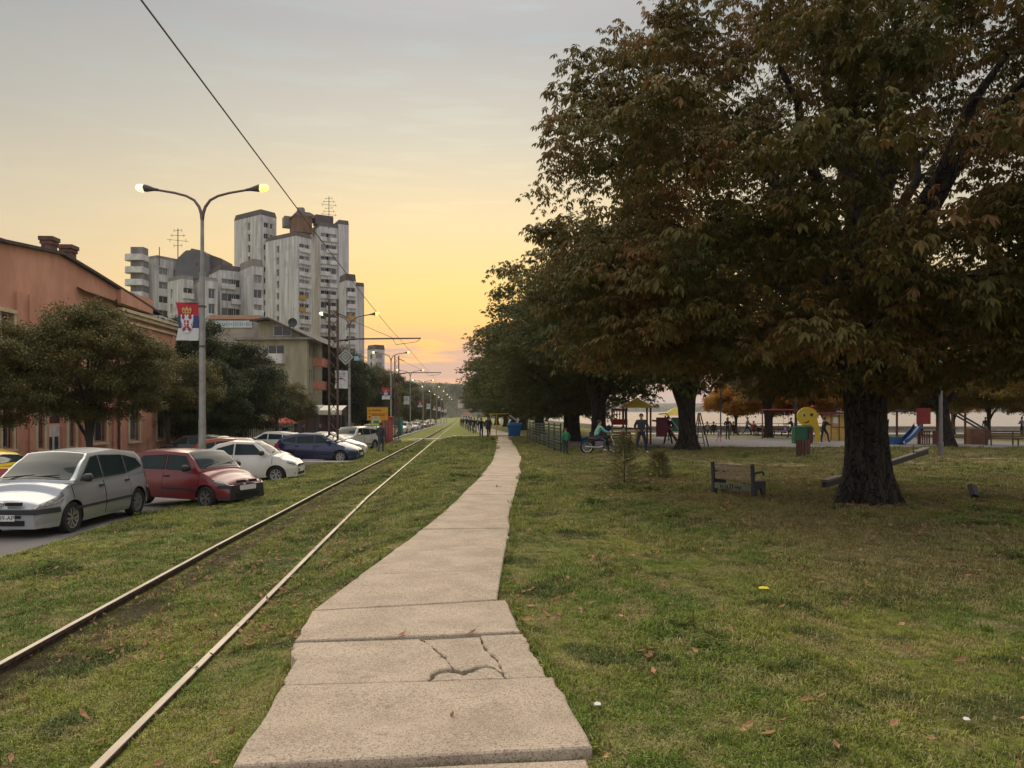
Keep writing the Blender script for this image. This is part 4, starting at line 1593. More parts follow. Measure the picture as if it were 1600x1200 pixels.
# ------------------------------------------------------------------ salmon coloured house with a wide gable
salm, t, b = node_mat('salmon_plaster')
k = NT(t)
c = k.mix(k.rng(k.noise(.8, 6, .6, stretch=(1, 1, .5)), .35, .65), (.56, .265, .17), (.69, .345, .225))
c = k.mix(k.mul(k.rng(k.noise(1.4, 6, .7, stretch=(1.5, 1.5, .22)), .55, .72), .5), c, (.40, .205, .15))
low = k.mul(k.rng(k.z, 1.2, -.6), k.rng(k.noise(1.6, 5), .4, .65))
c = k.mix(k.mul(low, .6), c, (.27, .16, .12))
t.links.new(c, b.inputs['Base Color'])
b.inputs['Roughness'].default_value = .9
k.bump(k.noise(25, 5), .15, .01, b)
rooft = mat('dark_roof_tiles', (.060, .048, .042), .85, var=.35, scale=2.5, bump=.6)
US = -20.0
def on_u(px, py, u0):
    """point of the vertical plane u = u0 seen at a picture position"""
    d = u0 / ((px - 800) / F + TILT)
    return Vector(((px - 800) / F * d, d, EYE - (py - HOR) / F * d))
A0 = on_u(-60, 700, US)
A1 = on_u(277, 700, US)
e = (A1 - A0)
e.z = 0
Lw = e.length
e.normalize()
def sx(px):
    p = on_u(px, 640, US)
    return (Vector((p.x, p.y, 0)) - Vector((A0.x, A0.y, 0))).dot(e)
def sz(px, py):
    return on_u(px, py, US).z
house = thing('salmon_house', 'salmon plastered old house with cream window frames, wide gable and two chimneys', 'building', (A1.x, A1.y, gz(A1.x, A1.y)))
zb_ = gz(A1.x, A1.y) - .6
zc_ = sz(240, 500)
ops = []
for xa, xb, ya, yb, st_ in [(2, 19, 622, 700, 'grille'), (57, 68, 624, 700, 'grille'), (106, 117, 630, 698, 'grille'), (145, 165, 630, 690, 'grille'), (201, 217, 632, 688, 'grille'), (245, 256, 640, 685, 'grille'),
                            (-28, -12, 622, 700, 'grille')]:
    ops.append((sx(xa), sx(xb), sz((xa + xb) / 2, yb), sz((xa + xb) / 2, ya), st_))
for xa, xb, ya, yb in [(-40, -14, 478, 560), (-2, 20, 488, 566), (66, 80, 510, 585), (105, 119, 520, 590), (150, 164, 533, 595), (205, 217, 545, 600), (247, 257, 556, 604)]:
    ops.append((sx(xa), sx(xb), sz((xa + xb) / 2, yb), sz((xa + xb) / 2, ya), 'tall'))
dA, dB, dz0, dz1 = sx(77), sx(99), zb_, sz(88, 622)
ops.append((dA, dB, dz0, dz1, 'hole'))
gable = [(0, zc_), (sx(178), zc_), (sx(178), sz(178, 470)), (sx(196), sz(196, 459)), (sx(140), sz(140, 425)), (sx(92), sz(92, 397)), (sx(0), sz(0, 378)), (0, sz(-60, 360))]
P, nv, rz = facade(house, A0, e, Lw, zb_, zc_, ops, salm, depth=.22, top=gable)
off = parent_world(house)
# side wall at the corner and the roof
side = Vector((e.y, -e.x, 0)) * -1
g = MB()
p0 = P(Lw, zb_)
g.add([p0, p0 + side * 14, p0 + side * 14 + Vector((0, 0, zc_ - zb_)), p0 + Vector((0, 0, zc_ - zb_))], [(0, 1, 2, 3)])
g.build('side_wall', salm, house, world=True)
g = MB()
ridge = side * 7 + Vector((0, 0, 3.2))
ea, eb = P(sx(120), zc_ + .35, -.45), P(Lw + .5, zc_ + .15, -.45)
g.add([ea, eb, P(Lw - 1, zc_) + ridge, P(sx(120), zc_ + 1.2) + ridge], [(0, 1, 2, 3)])
# gable copings: thin dark edges following the gable
gp = [(sx(-60), sz(-60, 360)), (sx(0), sz(0, 378)), (sx(92), sz(92, 397)), (sx(140), sz(140, 425)), (sx(196), sz(196, 459)), (sx(248), sz(248, 492))]
for a_, b_ in zip(gp, gp[1:]):
    g.bar(P(a_[0], a_[1] + .05, .0), P(b_[0], b_[1] + .05, .0), .5, .14)
# roof plane behind the gable slope
g.add([P(sx(92), sz(92, 397), .3), P(sx(196), sz(196, 459), .3), P(sx(248), sz(248, 492), .3), P(sx(248), sz(248, 484), 3), P(sx(215), sz(215, 455), 6), P(sx(140), sz(140, 412), 6), P(sx(110), sz(110, 396), 6)], [(0, 1, 2, 3, 4, 5, 6)])
g.build('roof', rooft, house, world=True)
brick = mat('old_chimney_brick', (.135, .068, .052), .9, var=.4, scale=5, bump=.5)
for px, yt, w in [(77, 371, .72), (107, 384, .75)]:
    c = on_u(px, yt, US - .9)
    g = MB()
    g.box((c.x, c.y, c.z - 1.3), (w * .72, w * .72, 2.6), rz=rz)
    g.box((c.x, c.y, c.z - .1), (w, w, .2), rz=rz)
    g.box((c.x, c.y, c.z - .3), (w * .86, w * .86, .16), rz=rz)
    g.build('chimney', brick, house, world=True)
# cornice, string course, pilasters, window surrounds
g = MB()
for dz, dd, h in [(.0, .42, .18), (-.22, .30, .2), (-.62, .18, .14)]:
    a_, b_ = P(sx(180), zc_ + dz, -dd / 2), P(Lw + .15, zc_ + dz, -dd / 2)
    g.bar(a_, b_, dd, h)
g.build('cornice', framec, house, world=True)
g = MB()
g.bar(P(sx(183), zc_ + .75, -.12), P(sx(233), zc_ + .75, -.12), .24, .9)
g.build('parapet', salm, house, world=True)
g = MB()
zs_ = sz(155, 610)
g.bar(P(0, zs_, -.06), P(Lw, zs_, -.06), .12, .2)
g.build('string_course', framec, house, world=True)
for px in (-36, 28, 48, 128, 178, 232, 270):
    g = MB()
    x = sx(px)
    g.bar(P(x, zb_, -.05), P(x, zc_ - .5, -.05), .42, .10)
    g.build('pilaster', salm, house, world=True)
g = MB()
x = sx(181)
g.tube([P(x, zb_, -.18), P(x, zc_ - .3, -.18)], .07, 8)
g.build('drain_pipe', mat('rusty_pipe', (.10, .045, .035), .7, var=.2), house, world=True)
for p in ops[:-1]:
    g = MB()
    a_, b_, za, zb2 = p[:4]
    s_ = .16
    for x in (a_ - s_ / 2, b_ + s_ / 2):
        g.bar(P(x, za - .1, -.03), P(x, zb2 + s_, -.03), s_, .09)
    g.bar(P(a_ - s_, zb2 + s_ / 2, -.06), P(b_ + s_, zb2 + s_ / 2, -.06), .13, s_)
    g.bar(P(a_ - s_, za - .12, -.08), P(b_ + s_, za - .12, -.08), .18, .1)
    g.build('window_surround', framec, house, world=True)
g = MB()
g.box((0, 0, 0), (dB - dA - .04, .08, (dz1 - dz0) * .66))
g.box((0, -.05, .1), (.08, .04, (dz1 - dz0) * .6))
dr_ = g.build('door', framew, house)
dr_.location = P((dA + dB) / 2, dz0 + (dz1 - dz0) * .33, .2) - off
dr_.rotation_euler = (0, 0, rz)
for s_ in (-1, 1):
    g = MB()
    g.box((s_ * (dB - dA) * .22, -.05, .35), ((dB - dA) * .26, .03, .9))
    o = g.build('door_pane', glassd, dr_)
g = MB()
g.box((.1, -.09, -.1), (.12, .05, .04))
g.build('handle', iron, dr_)
g = MB()
g.box((0, 0, 0), (dB - dA - .04, .06, (dz1 - dz0) * .30))
o = g.build('transom_pane', glassd, house)
o.location = P((dA + dB) / 2, dz0 + (dz1 - dz0) * .84, .2) - off
o.rotation_euler = (0, 0, rz)
g = MB()
g.box((0, 0, 0), (1.2, .05, .3))

# ------------------------------------------------------------------ beige house behind and olive green apartment house
beige = mat('beige_render', (.33, .29, .235), .9, var=.15, scale=.7)
bh = thing('beige_house', 'flat grey-beige house wall with a faded white sign band', 'building', GX(365, 92))
c0, c1 = AT(330, 494, 92), AT(404, 494, 92)
facade(bh, c0, c1 - c0, (c1 - c0).length, -3, c0.z, [], beige)
solid_rest(bh, [(c0.x, c0.y), (c1.x, c1.y), (c1.x, c1.y + 12), (c0.x, c0.y + 12)], -3, c0.z, beige, skip=(0,))
MB().box(((c0.x + c1.x) / 2, c0.y - .1, c0.z - .15), ((c1 - c0).length + .4, .4, .5)).build('eave', mat('faded_orange_trim', (.42, .24, .15), .8), bh, world=True)
s0, s1 = AT(335, 501, 91.9), AT(394, 512, 91.9)
sg = MB().box(((s0.x + s1.x) / 2, s0.y, (s0.z + s1.z) / 2), (s1.x - s0.x, .12, s0.z - s1.z)).build('sign_band', mat('faded_sign', (.50, .55, .56), .7, var=.2, scale=1.5), bh, world=True)
g = MB()
for i in range(16):
    g.box((s0.x + .5 + i * .27 * 1.02, s0.y - .075, (s0.z + s1.z) / 2), (.15, .02, .28 + .12 * ((i * 5) % 3)))
g.build('faded_lettering', mat('faded_letter', (.30, .36, .40), .8), bh, world=True)

olive, t, b = node_mat('olive_render')
k = NT(t)
c = k.mix(k.rng(k.noise(.7, 6, .6, stretch=(1.4, 1.4, .18)), .35, .65), (.27, .24, .155), (.40, .365, .245))
c = k.mix(k.mul(k.rng(k.noise(.45, 5), .52, .7), .55), c, (.22, .20, .17))
t.links.new(c, b.inputs['Base Color'])
b.inputs['Roughness'].default_value = .9
UO = -18.6
O1 = on_u(480, 640, UO)
O2 = on_u(572, 640, UO)
apt = thing('apartment_house', 'olive green apartment house with white balconies and salmon street balconies', 'building', (O1.x, O1.y, gz(O1.x, O1.y)))
D1 = O1.y
O0 = Vector(((372 - 800) / F * D1, D1 + .6, 0))
zt = EYE + (HOR - 531) / F * D1
zg = gz(O1.x, O1.y) - .5
off = parent_world(apt)
# end wall facing us
ee = Vector((O1.x - O0.x, O1.y - O0.y, 0))
wl = ee.length
def ex_(px):
    return ((px - 800) / F * D1 - O0.x)
ow = []
for ya, yb in [(539, 553), (577, 591), (615, 629)]:
    za, zb2 = EYE + (HOR - yb) / F * D1, EYE + (HOR - ya) / F * D1
    ow.append((ex_(417), ex_(443), za, zb2, 'two'))
    ow.append((ex_(384), ex_(396), za, zb2 - .1, 'two'))
P, nv, rz = facade(apt, O0, ee, wl, zg, zt, ow, olive, depth=.2)
for ya, yb in [(553, 567), (592, 606), (630, 643)]:
    za, zb2 = EYE + (HOR - yb) / F * D1, EYE + (HOR - ya) / F * D1
    xa, xb = ex_(411), ex_(445)
    g = MB()
    g.bar(P(xa, (za + zb2) / 2, -1.0), P(xb, (za + zb2) / 2, -1.0), .1, zb2 - za)
    for x in (xa, xb):
        g.bar(P(x, (za + zb2) / 2, 0), P(x, (za + zb2) / 2, -1.05), .1, zb2 - za)
    g.bar(P((xa + xb) / 2, za - .04, 0), P((xa + xb) / 2, za - .04, -1.05), xb - xa + .1, .12)
    g.build('balcony', whitep, apt, world=True)
g = MB()
g.box(P(ex_(408), EYE + (HOR - 547) / F * D1, -.25), (.8, .35, .6))
g.build('air_conditioner', framew, apt, world=True)
# street face
e2 = Vector((O2.x - O1.x, O2.y - O1.y, 0))
w2 = e2.length
e2n = e2.normalized()
def fx(px):
    p = on_u(px, 640, UO)
    return (Vector((p.x, p.y, 0)) - Vector((O1.x, O1.y, 0))).dot(e2n)
ow = []
H4 = (zt - zg - .5) / 4
for fl in range(4):
    z = zg + .5 + fl * H4
    x = 1.2
    while x + 2.2 < w2:
        ow.append((x, x + 1.5, z + .95, z + 2.35, 'two'))
        x += 3.4
P, nv, rz = facade(apt, O1, e2, w2, zg, zt, ow, olive, depth=.2)
solid_rest(apt, [(O0.x, O0.y), (O1.x, O1.y), (O2.x, O2.y), (O2.x - 9, O2.y)], zg, zt, olive, skip=(0, 1))
salb = mat('salmon_balcony', (.56, .22, .14), .8, var=.3, scale=1.5, stretch=(1, 1, .4))
for fl in range(1, 4):
    z = zg + .5 + fl * H4
    for xa, xb, mm in [(fx(489), fx(513), salb), (fx(522), fx(545), whitep)]:
        if fl == 1 and mm is salb:
            mm = mat('green_balcony', (.05, .11, .08), .7)
        g = MB()
        g.bar(P(xa, z + .5, -1.15), P(xb, z + .5, -1.15), .08, 1.0)
        for x in (xa, xb):
            g.bar(P(x, z + .5, 0), P(x, z + .5, -1.2), .08, 1.0)
        g.bar(P((xa + xb) / 2, z, 0), P((xa + xb) / 2, z, -1.2), xb - xa, .14)
        g.build('balcony', mm, apt, world=True)
        g = MB()
        g.bar(P(xa + .1, z + H4 / 2, -.02), P(xa + .1, z + H4 / 2 - .001, -1.1), .1, H4)
        g.build('fin_wall', olive, apt, world=True)
# eave and attic with mono-pitch roof
g = MB()
g.prism([(O0.x - .6, O0.y - .7), (O1.x + .7, O1.y - .7), (O2.x + .7, O2.y), (O2.x - 9, O2.y)], zt, zt + .28)
g.build('eave', dirty2, apt, world=True)
ax0, ax1 = (404 - 800) / F * (D1 + 1.5), (476 - 800) / F * (D1 + 1.5)
zhi, zlo = EYE + (HOR - 495) / F * D1, EYE + (HOR - 527) / F * D1
g = MB()
xa_, xm_, xb_ = ax0, (424 - 800) / F * (D1 + 1.5), (500 - 800) / F * (D1 + 1.5)
yy = D1 + 1.5
g.add([(xa_, yy, zt + .28), (xb_ - 1.5, yy, zt + .28), (xm_, yy, zhi - .25), (xa_, yy, zhi - .4)], [(0, 1, 2, 3)])
g.add([(xa_, yy, zt + .28), (xa_, yy, zhi - .4), (xa_, yy + 10, zhi - .4), (xa_, yy + 10, zt + .28)], [(0, 1, 2, 3)])
g.build('attic_wall', olive, apt, world=True)
g = MB()
g.add([(xa_ - .6, yy - 1.4, zhi - .35), (xm_, yy - 1.4, zhi), (xb_ + .6, yy - 1.4, zlo - .6), (xb_ + .6, yy + 30, zlo - .6), (xm_, yy + 30, zhi), (xa_ - .6, yy + 30, zhi - .35)], [(0, 1, 4, 5), (1, 2, 3, 4)])
g.add([(xa_ - .6, yy - 1.4, zhi - .60), (xm_, yy - 1.4, zhi - .25), (xb_ + .6, yy - 1.4, zlo - .85), (xa_ - .6, yy - 1.4, zhi - .35), (xm_, yy - 1.4, zhi), (xb_ + .6, yy - 1.4, zlo - .6)], [(0, 1, 4, 3), (1, 2, 5, 4)])
g.build('roof', rooft, apt, world=True)
wmesh = window_mesh(2.2, 1.3, 'two')
wo = place(wmesh[0], 'window', apt, Vector((xm_ + 1.4, yy - .05, zt + 1.25)) - off)
place(wmesh[1], 'pane', wo, (0, .03, 0))
g = MB()
cd = AT(457, 504, D1 - 1)
g.lathe([(0, .25), (.3, .18), (.55, 0), (.56, .03), (.3, .22), (0, .29)], 16, axis='Y', c=cd)
g.tube([cd + Vector((0, .3, 0)), cd + Vector((.1, .6, -1.9))], .04, 6)
g.build('satellite_dish', mat('dish_grey', (.05, .05, .055), .6), apt, world=True)
# cafe awnings at the foot of the house
def awning(label, xa, xb, yt, yb, d, col):
    a_, b_ = AT(xa, yt, d), AT(xb, yt, d)
    h = (yb - yt) / F * d
    th = thing('awning', label, 'awning', (a_.x, a_.y, gz(a_.x, a_.y)), 0, 'cafe awnings')
    g = MB()
    g.add([a_ + Vector((0, 2.4, .5)), b_ + Vector((0, 2.4, .5)), b_, a_, a_ + Vector((0, 0, -h)), b_ + Vector((0, 0, -h))], [(0, 1, 2, 3), (3, 2, 5, 4)])
    g.plate([a_ + Vector((0, .02, -h)), b_ + Vector((0, .02, -h)), b_ + Vector((0, .02, 0)), a_ + Vector((0, .02, 0))], (0, 1, 0), .03)
    g.build('canopy', mat('awning_' + label[:5], col, .8, var=.15), th, world=True)
    for x in (a_.x + .1, b_.x - .1):
        g = MB()
        g.tube([(x, a_.y + .1, gz(x, a_.y)), (x, a_.y + .1, a_.z)], .05, 6)
        g.build('post', iron, th, world=True)
awning('cream cafe awning beside the lattice mast', 497, 534, 641, 648, 76, (.66, .60, .48))
awning('grey cafe canopy left of the cream awning', 466, 497, 640, 645, 77, (.33, .31, .29))
cf = thing('cafe', 'dark glazed cafe front under the awnings', 'building', GX(498, 80))
p0, p1 = GX(462, 80), GX(540, 80)
g = MB()
g.box(((p0.x + p1.x) / 2, 80.2, p0.z + 1.6), (p1.x - p0.x, .4, 3.4))
g.build('wall', mat('cafe_wall', (.085, .05, .04), .8, var=.3), cf, world=True)
for i in range(4):
    x = p0.x + (p1.x - p0.x) * (i + .5) / 4
    g = MB()
    g.box((x, 79.97, p0.z + 1.4), ((p1.x - p0.x) / 4 - .3, .08, 2.2))
    g.build('shop_window', glassd, cf, world=True)
# garden wall and paling fence between the houses
gw = thing('garden_wall', 'red brick garden wall beside the salmon house', 'wall', GX(300, 53))
p0, p1 = GX(279, 52), GX(330, 56)
MB().bar(p0 + Vector((0, 0, .75)), p1 + Vector((0, 0, .75)), .25, 2.6).build('wall', mat('red_brick', (.20, .085, .06), .9, var=.35, scale=6), gw, world=True)
MB().bar(p0 + Vector((0, 0, 2.1)), p1 + Vector((0, 0, 2.1)), .36, .12).build('coping', conc, gw, world=True)
fe = thing('paling_fence', 'dark wooden paling fence below the dense dark trees', 'fence', GX(330, 57))
p0, p1 = GX(332, 57), GX(462, 72)
me = MB().box((0, 0, .95), (.16, .04, 1.9)).mesh('pale', mat('dark_pales', (.055, .045, .038), .9, var=.4, scale=8))
nn = 46
rzz = math.atan2(p1.y - p0.y, p1.x - p0.x)
for i in range(nn):
    q = p0.lerp(p1, i / (nn - 1))
    place(me, 'pale', fe, Vector((q.x, q.y, gz(q.x, q.y) - .05 * (i % 3))) - parent_world(fe), (0, 0, rzz))
MB().bar(p0 + Vector((0, .06, 1.4)), p1 + Vector((0, .06, 1.4)), .05, .1).build('rail', MATS['dark_pales'], fe, world=True)
# low houses further down the street and on the hill
hw = mat('pale_house_wall', (.48, .44, .38), .9, var=.15)
hr = mat('terracotta_roof', (.22, .095, .06), .85, var=.3)
def small_house(label, x, y, w, d, h, rh, z=None):
    z = gz(x, y) if z is None else z
    th = thing('small_house', label, 'house', (x, y, z), 0, 'distant small houses')
    ow = [(w * q - .6, w * q + .6, z + h * .45, z + h * .75, 'two') for q in (.25, .5, .75)]
    facade(th, (x - w / 2, y), (1, 0), w, z - 2, z + h, ow, hw, depth=.15)
    solid_rest(th, [(x - w / 2, y), (x + w / 2, y), (x + w / 2, y + d), (x - w / 2, y + d)], z - 2, z + h, hw, skip=(0,))
    g = MB()
    o_ = .4
    g.add([(x - w / 2 - o_, y - o_, z + h), (x + w / 2 + o_, y - o_, z + h), (x + w / 2 + o_, y + d + o_, z + h), (x - w / 2 - o_, y + d + o_, z + h), (x - w * .3, y + d / 2, z + h + rh), (x + w * .3, y + d / 2, z + h + rh)],
          [(0, 1, 5, 4), (2, 3, 4, 5), (1, 2, 5), (3, 0, 4), (3, 2, 1, 0)])
    g.build('roof', hr, th, world=True)
small_house('pale house with long roof at the far end of the street', (708 - 800) / F * 520, 620, 8, 6, 4, 2, 5)
small_house('second pale house on the hillside at the far end of the street', (716 - 800) / F * 600, 700, 8, 6, 4, 2, 12)
small_house('small pale house low beside the far end of the path', (722 - 800) / F * 430, 470, 6, 5, 3, 1.6, -4.5)
# ================================================================== STREET FURNITURE
galv = mat('galvanised_pole', (.30, .285, .265), .55, metal=.35, var=.2, scale=3)
darkarm = mat('weathered_arm', (.16, .115, .105), .5, metal=.3, var=.2)
lampb = mat('lamp_housing', (.07, .068, .065), .5, var=.1)
glow = mat('lamp_glow', (1, .8, .4), .4, var=0, emit=((1.0, .62, .13), 1.35))
glow2 = mat('lamp_glow_pale', (1, .95, .8), .4, var=0, emit=((1.0, .80, .36), 1.3))
redc = mat('flag_red', (.48, .028, .045), .75, var=.12, scale=2)
bluec = mat('flag_blue', (.045, .065, .20), .75, var=.12, scale=2)
whitec = mat('flag_white', (.66, .66, .64), .75, var=.08, scale=2)
goldc = mat('crest_gold', (.55, .36, .10), .6, var=.1)
crestr = mat('crest_red', (.30, .05, .05), .7, var=.1)
crestw = mat('crest_white', (.72, .72, .74), .7, var=.05)
palebl = mat('banner_pale_blue', (.50, .60, .66), .75, var=.1)
inkbl = mat('banner_ink', (.16, .30, .38), .8, var=.2)
def arm_pts(s):
    return [Vector((s * x, 0, z)) for x, z in [(.0, -.25), (.03, 0), (.10, .22), (.26, .44), (.52, .58), (.9, .68), (1.5, .78)]]
def lamp_post_proto():
    root = thing('street_lamp', 'x', 'street lamp', (0, 0, 0), 0, 'double arm street lamps')
    g = MB()
    g.tube([(0, 0, -.2), (0, 0, 2.2), (0, 0, 2.25), (0, 0, 6.95), (0, 0, 7.0)], [.12, .115, .105, .085, .08], 12)
    g.tube([(0, 0, 6.95), (0, 0, 7.02)], [.1, .1], 12)
    g.tube([(0, 0, 7.0), (0, 0, 8.9)], [.062, .055], 10)
    g.build('pole', galv, root, smooth=True, angle=40)
    for s in (-1, 1):
        g = MB()
        g.tube([p + Vector((0, 0, 8.95)) for p in arm_pts(s)], [.055, .055, .05, .045, .042, .04, .038], 8)
        g.build('arm', darkarm, root, smooth=True)
        hd = bpy.data.objects.new('lamp_head', None)
        g = MB()
        a = Vector((s * 1.48, 0, 9.73))
        tilt = Matrix.Rotation(-s * .14, 3, 'Y')
        prf = [(-.05, .045), (.08, .055), (.2, .085), (.34, .12), (.42, .125)]
        g.tube([a + tilt @ Vector((s * x, 0, .0)) for x, _ in prf], [q for _, q in prf], 10)
        h = g.build('lamp_head', lampb, root, smooth=True)
        g = MB()
        pr2 = [(.40, .118), (.48, .13), (.58, .12), (.66, .08), (.70, .02)]
        g.tube([a + tilt @ Vector((s * x, 0, -.015)) for x, _ in pr2], [q for _, q in pr2], 10)
        g.build('lamp_glass', glow if s > 0 else glow2, h, smooth=True)
    for z in (4.6, 5.9):
        MB().tube([(0, 0, z), (0, 0, z + .05)], .12, 10).build('clamp', lampb, root)
    return root
lp = lamp_post_proto()
def flag_banner(label, lampo, kind, zt=5.82, h=1.26, w=.76):
    base = Vector(lampo.location)
    o = thing('banner', label, 'banner', base + Vector((-.12, 0, zt - h)), 0, 'banners on the lamp posts')
    def quad(x0, x1, z0, z1, nm, m_, y=0.0, par=None):
        g = MB()
        n = 8
        vs, fs = [], []
        for j in range(5):
            for i in range(n + 1):
                x = x0 + (x1 - x0) * i / n
                z = z0 + (z1 - z0) * j / 4
                # cloth hangs narrower and waves a little
                pin = 1 - .10 * math.sin(math.pi * (z / h)) * (1 - (x + w) / w) if x < -.01 else 1
                vs.append((x * pin, y + .035 * math.sin(x * 9 + z * 3) * (1 if True else 0), z))
        for j in range(4):
            for i in range(n):
                q = j * (n + 1) + i
                fs.append((q, q + 1, q + n + 2, q + n + 1))
        g.add(vs, fs)
        return g.build(nm, m_, par or o, smooth=True)
    if kind == 'flag':
        quad(-w, 0, h * .66, h, 'red_stripe', redc)
        bl = quad(-w, 0, h * .33, h * .66, 'blue_stripe', bluec)
        quad(-w, 0, 0, h * .33, 'white_stripe', whitec)
        cx = -w * .5
        def shape(nm, pts, m_, y):
            g = MB()
            g.plate([(cx + x, y + .035 * math.sin((cx + x) * 9 + z * 3), z) for x, z in pts], (0, -1, 0), .004)
            return g.build(nm, m_, o)
        def ell(x0, z0, a, b_, n=14):
            return [(x0 + a * math.cos(6.2832 * i / n), z0 + b_ * math.sin(6.2832 * i / n)) for i in range(n)]
        shape('crest_eagle', [(-.19, .86), (-.20, .70), (-.185, .50), (-.16, .36), (-.09, .27), (0, .25), (.09, .27), (.16, .36), (.185, .50), (.20, .70), (.19, .86), (.10, .80), (.03, .86), (0, .80), (-.03, .86), (-.10, .80)], crestw, -.02)
        for s in (-1, 1):
            shape('crest_wing', [(s * .13, .84), (s * .16, .74), (s * .11, .68), (s * .05, .74), (s * .07, .82)], crestr, -.03)
            shape('crest_foot', [(s * .03, .46), (s * .10, .44), (s * .16, .37), (s * .12, .30), (s * .05, .33)], crestr, -.03)
            shape('crest_feather', [(s * .185, .62), (s * .165, .50), (s * .15, .42), (s * .145, .52)], crestr, -.03)
        shape('crest_shield', [(-.075, .66), (.075, .66), (.075, .50), (0, .41), (-.075, .50)], redc, -.035)
        shape('crest_cross', [(-.014, .65), (.014, .65), (.014, .57), (.06, .57), (.06, .545), (.014, .545), (.014, .46), (-.014, .46), (-.014, .545), (-.06, .545), (-.06, .57), (-.014, .57)], crestw, -.042)
        shape('crest_crown', [(-.12, .88), (.12, .88), (.15, 1.02), (.10, 1.09), (.05, 1.03), (0, 1.12), (-.05, 1.03), (-.10, 1.09), (-.15, 1.02)], goldc, -.03)
        for s in (-.085, 0, .085):
            shape('crest_jewel', ell(s, .96, .022, .035, 8), redc, -.04)
    else:
        quad(-w, 0, 0, h, 'cloth', whitec)
        g = MB()
        for i in range(9):
            x = -w * .85 + i * w * .085
            g.box((x, -.05, h * .82), (.035, .006, .06 + .07 * ((i * 5) % 4)))
        for i in range(6):
            x = -w * .75 + i * w * .1
            g.box((x, -.05, h * .68), (.05, .006, .05))
        g.build('lettering', inkbl, o)
        g = MB()
        for i in range(12):
            t_ = i / 11
            x = -w * (.15 + .7 * t_)
            z = h * (.44 + .12 * math.sin(t_ * math.pi))
            g.box((x, -.055, z), (.06, .006, .05 + .07 * math.exp(-((t_ - .5) * 6) ** 2)))
        g.build('emblem', crestr, o)
        g = MB()
        for i in range(9):
            t_ = i / 8
            g.box((-w * (.15 + .6 * t_), -.05, h * (.32 - .14 * math.sin(t_ * 3))), (.05, .006, .02))
        g.build('scroll', inkbl, o)
    for z in (0, h):
        MB().tube([(-w - .02, 0, z), (.12, 0, z)], .014, 6).build('bracket', lampb, o)
LAMP_D = [24.0, 53, 84.5, 116, 147, 178, 209, 240, 272, 305]
LAMP_X = [316, 546, 611, 641, 661, 673, 682, 689, 694, 698]
for i, (d, px) in enumerate(zip(LAMP_D, LAMP_X)):
    p = GX(px, d)
    lab = 'double arm street lamp, %s from the camera along the street' % (['nearest'] + ORD)[i]
    if i == 0:
        lo = lp
        lp.location = p
        lp.scale = (1, 1, 1)
        lp['label'] = 'nearest double arm street lamp carrying the large red, blue and white flag'
    else:
        lo = clone(lp, p, 0, lab)
    hh = None
    if i == 0:
        flag_banner('large red, blue and white flag banner with crest on the nearest lamp', lo, 'flag', 6.05, 1.24, .74)
    else:
        flag_banner(('flag' if i % 2 == 0 else 'white') + ' banner on the %s lamp post from the camera' % ORD[i - 1], lo, 'flag' if i % 2 == 0 else 'white', 5.7, 1.3, .95)

rusty = mat('rusty_lattice', (.115, .072, .055), .8, metal=.1, var=.4, scale=6)
wirem = mat('wire_dark', (.060, .055, .075), .6, var=.1)
def mast(label, px, d, ytop, armlen, zarm, width=.42):
    p = GX(px, d)
    ztop = EYE + (HOR - ytop) / F * d
    H = ztop - p.z
    o = thing('lattice_mast', label, 'mast', p, -.05, 'tram overhead line masts')
    me = MB().box((0, 0, H / 2), (.07, .16, H)).mesh('leg', rusty)
    for s in (-1, 1):
        place(me, 'leg', o, (s * width / 2, 0, 0))
    nb = int(H / .5)
    la = MB().bar((-width / 2, .05, 0), (width / 2, .05, .5), .05, .02).mesh('lacing', rusty)
    lb = MB().bar((width / 2, -.05, 0), (-width / 2, -.05, .5), .05, .02).mesh('lacing', rusty)
    for i in range(nb):
        place(la, 'lacing', o, (0, 0, i * .5))
        place(lb, 'lacing', o, (0, 0, i * .5))
    za = zarm - p.z
    g = MB()
    g.tube([(0, 0, za - .12), (.9, 0, za), (armlen, 0, za + .02)], [.05, .04, .032], 8)
    arm = g.build('arm', rusty, o)
    g = MB()
    g.lathe([(.03, 0), (.08, .02), (.03, .05), (.08, .08), (.03, .11), (.08, .14), (.03, .18)], 10, axis='X', c=(.55, 0, za - .06))
    g.build('insulator', mat('brown_insulator', (.045, .02, .018), .3), arm)
    g = MB()
    g.tube([(.1, 0, za + 1.25), (armlen * .68, 0, za + .04)], .012, 5)
    g.bar((0, 0, za + 1.35), (.7, 0, za + 1.05), .05)
    g.build('stay', wirem, o)
    g = MB()
    g.tube([(armlen * .68, 0, za), (armlen * .72, 0, za - .28), (armlen * .95, 0, za - .16), (armlen, 0, za)], .014, 5)
    g.build('steady_arm', rusty, o)
    MB().box((0, 0, .05), (.7, .6, .3)).build('foot', conc, o)
    return p
m1 = mast('rusty lattice tram mast standing at the nose of the blue car', 521, 36, 467, 4.3, 5.15)
m2 = mast('slender lattice tram mast beyond the orange direction sign', 620, 66, 556, 4.0, 5.0, .36)
wp = []
for y, u, z in [(-2, -2.62, 5.18), (6, -2.66, 5.10), (14, -2.74, 5.00), (22, -2.84, 4.97), (30, -2.95, 5.02), (35.8, -3.0, 5.1), (45, -2.8, 4.86), (55, -2.75, 4.8), (66, -2.7, 4.9), (90, -2.7, 4.4), (120, -2.7, 4.2), (200, -2.7, 3.3)]:
    wp.append(Vector((u - TILT * y, y, z)))
o = MB().tube(wp, .0085, 6).build('overhead_wire', wirem)
tag(o, 'thin dark tram wire crossing the sky down to the mast arm', 'wire')

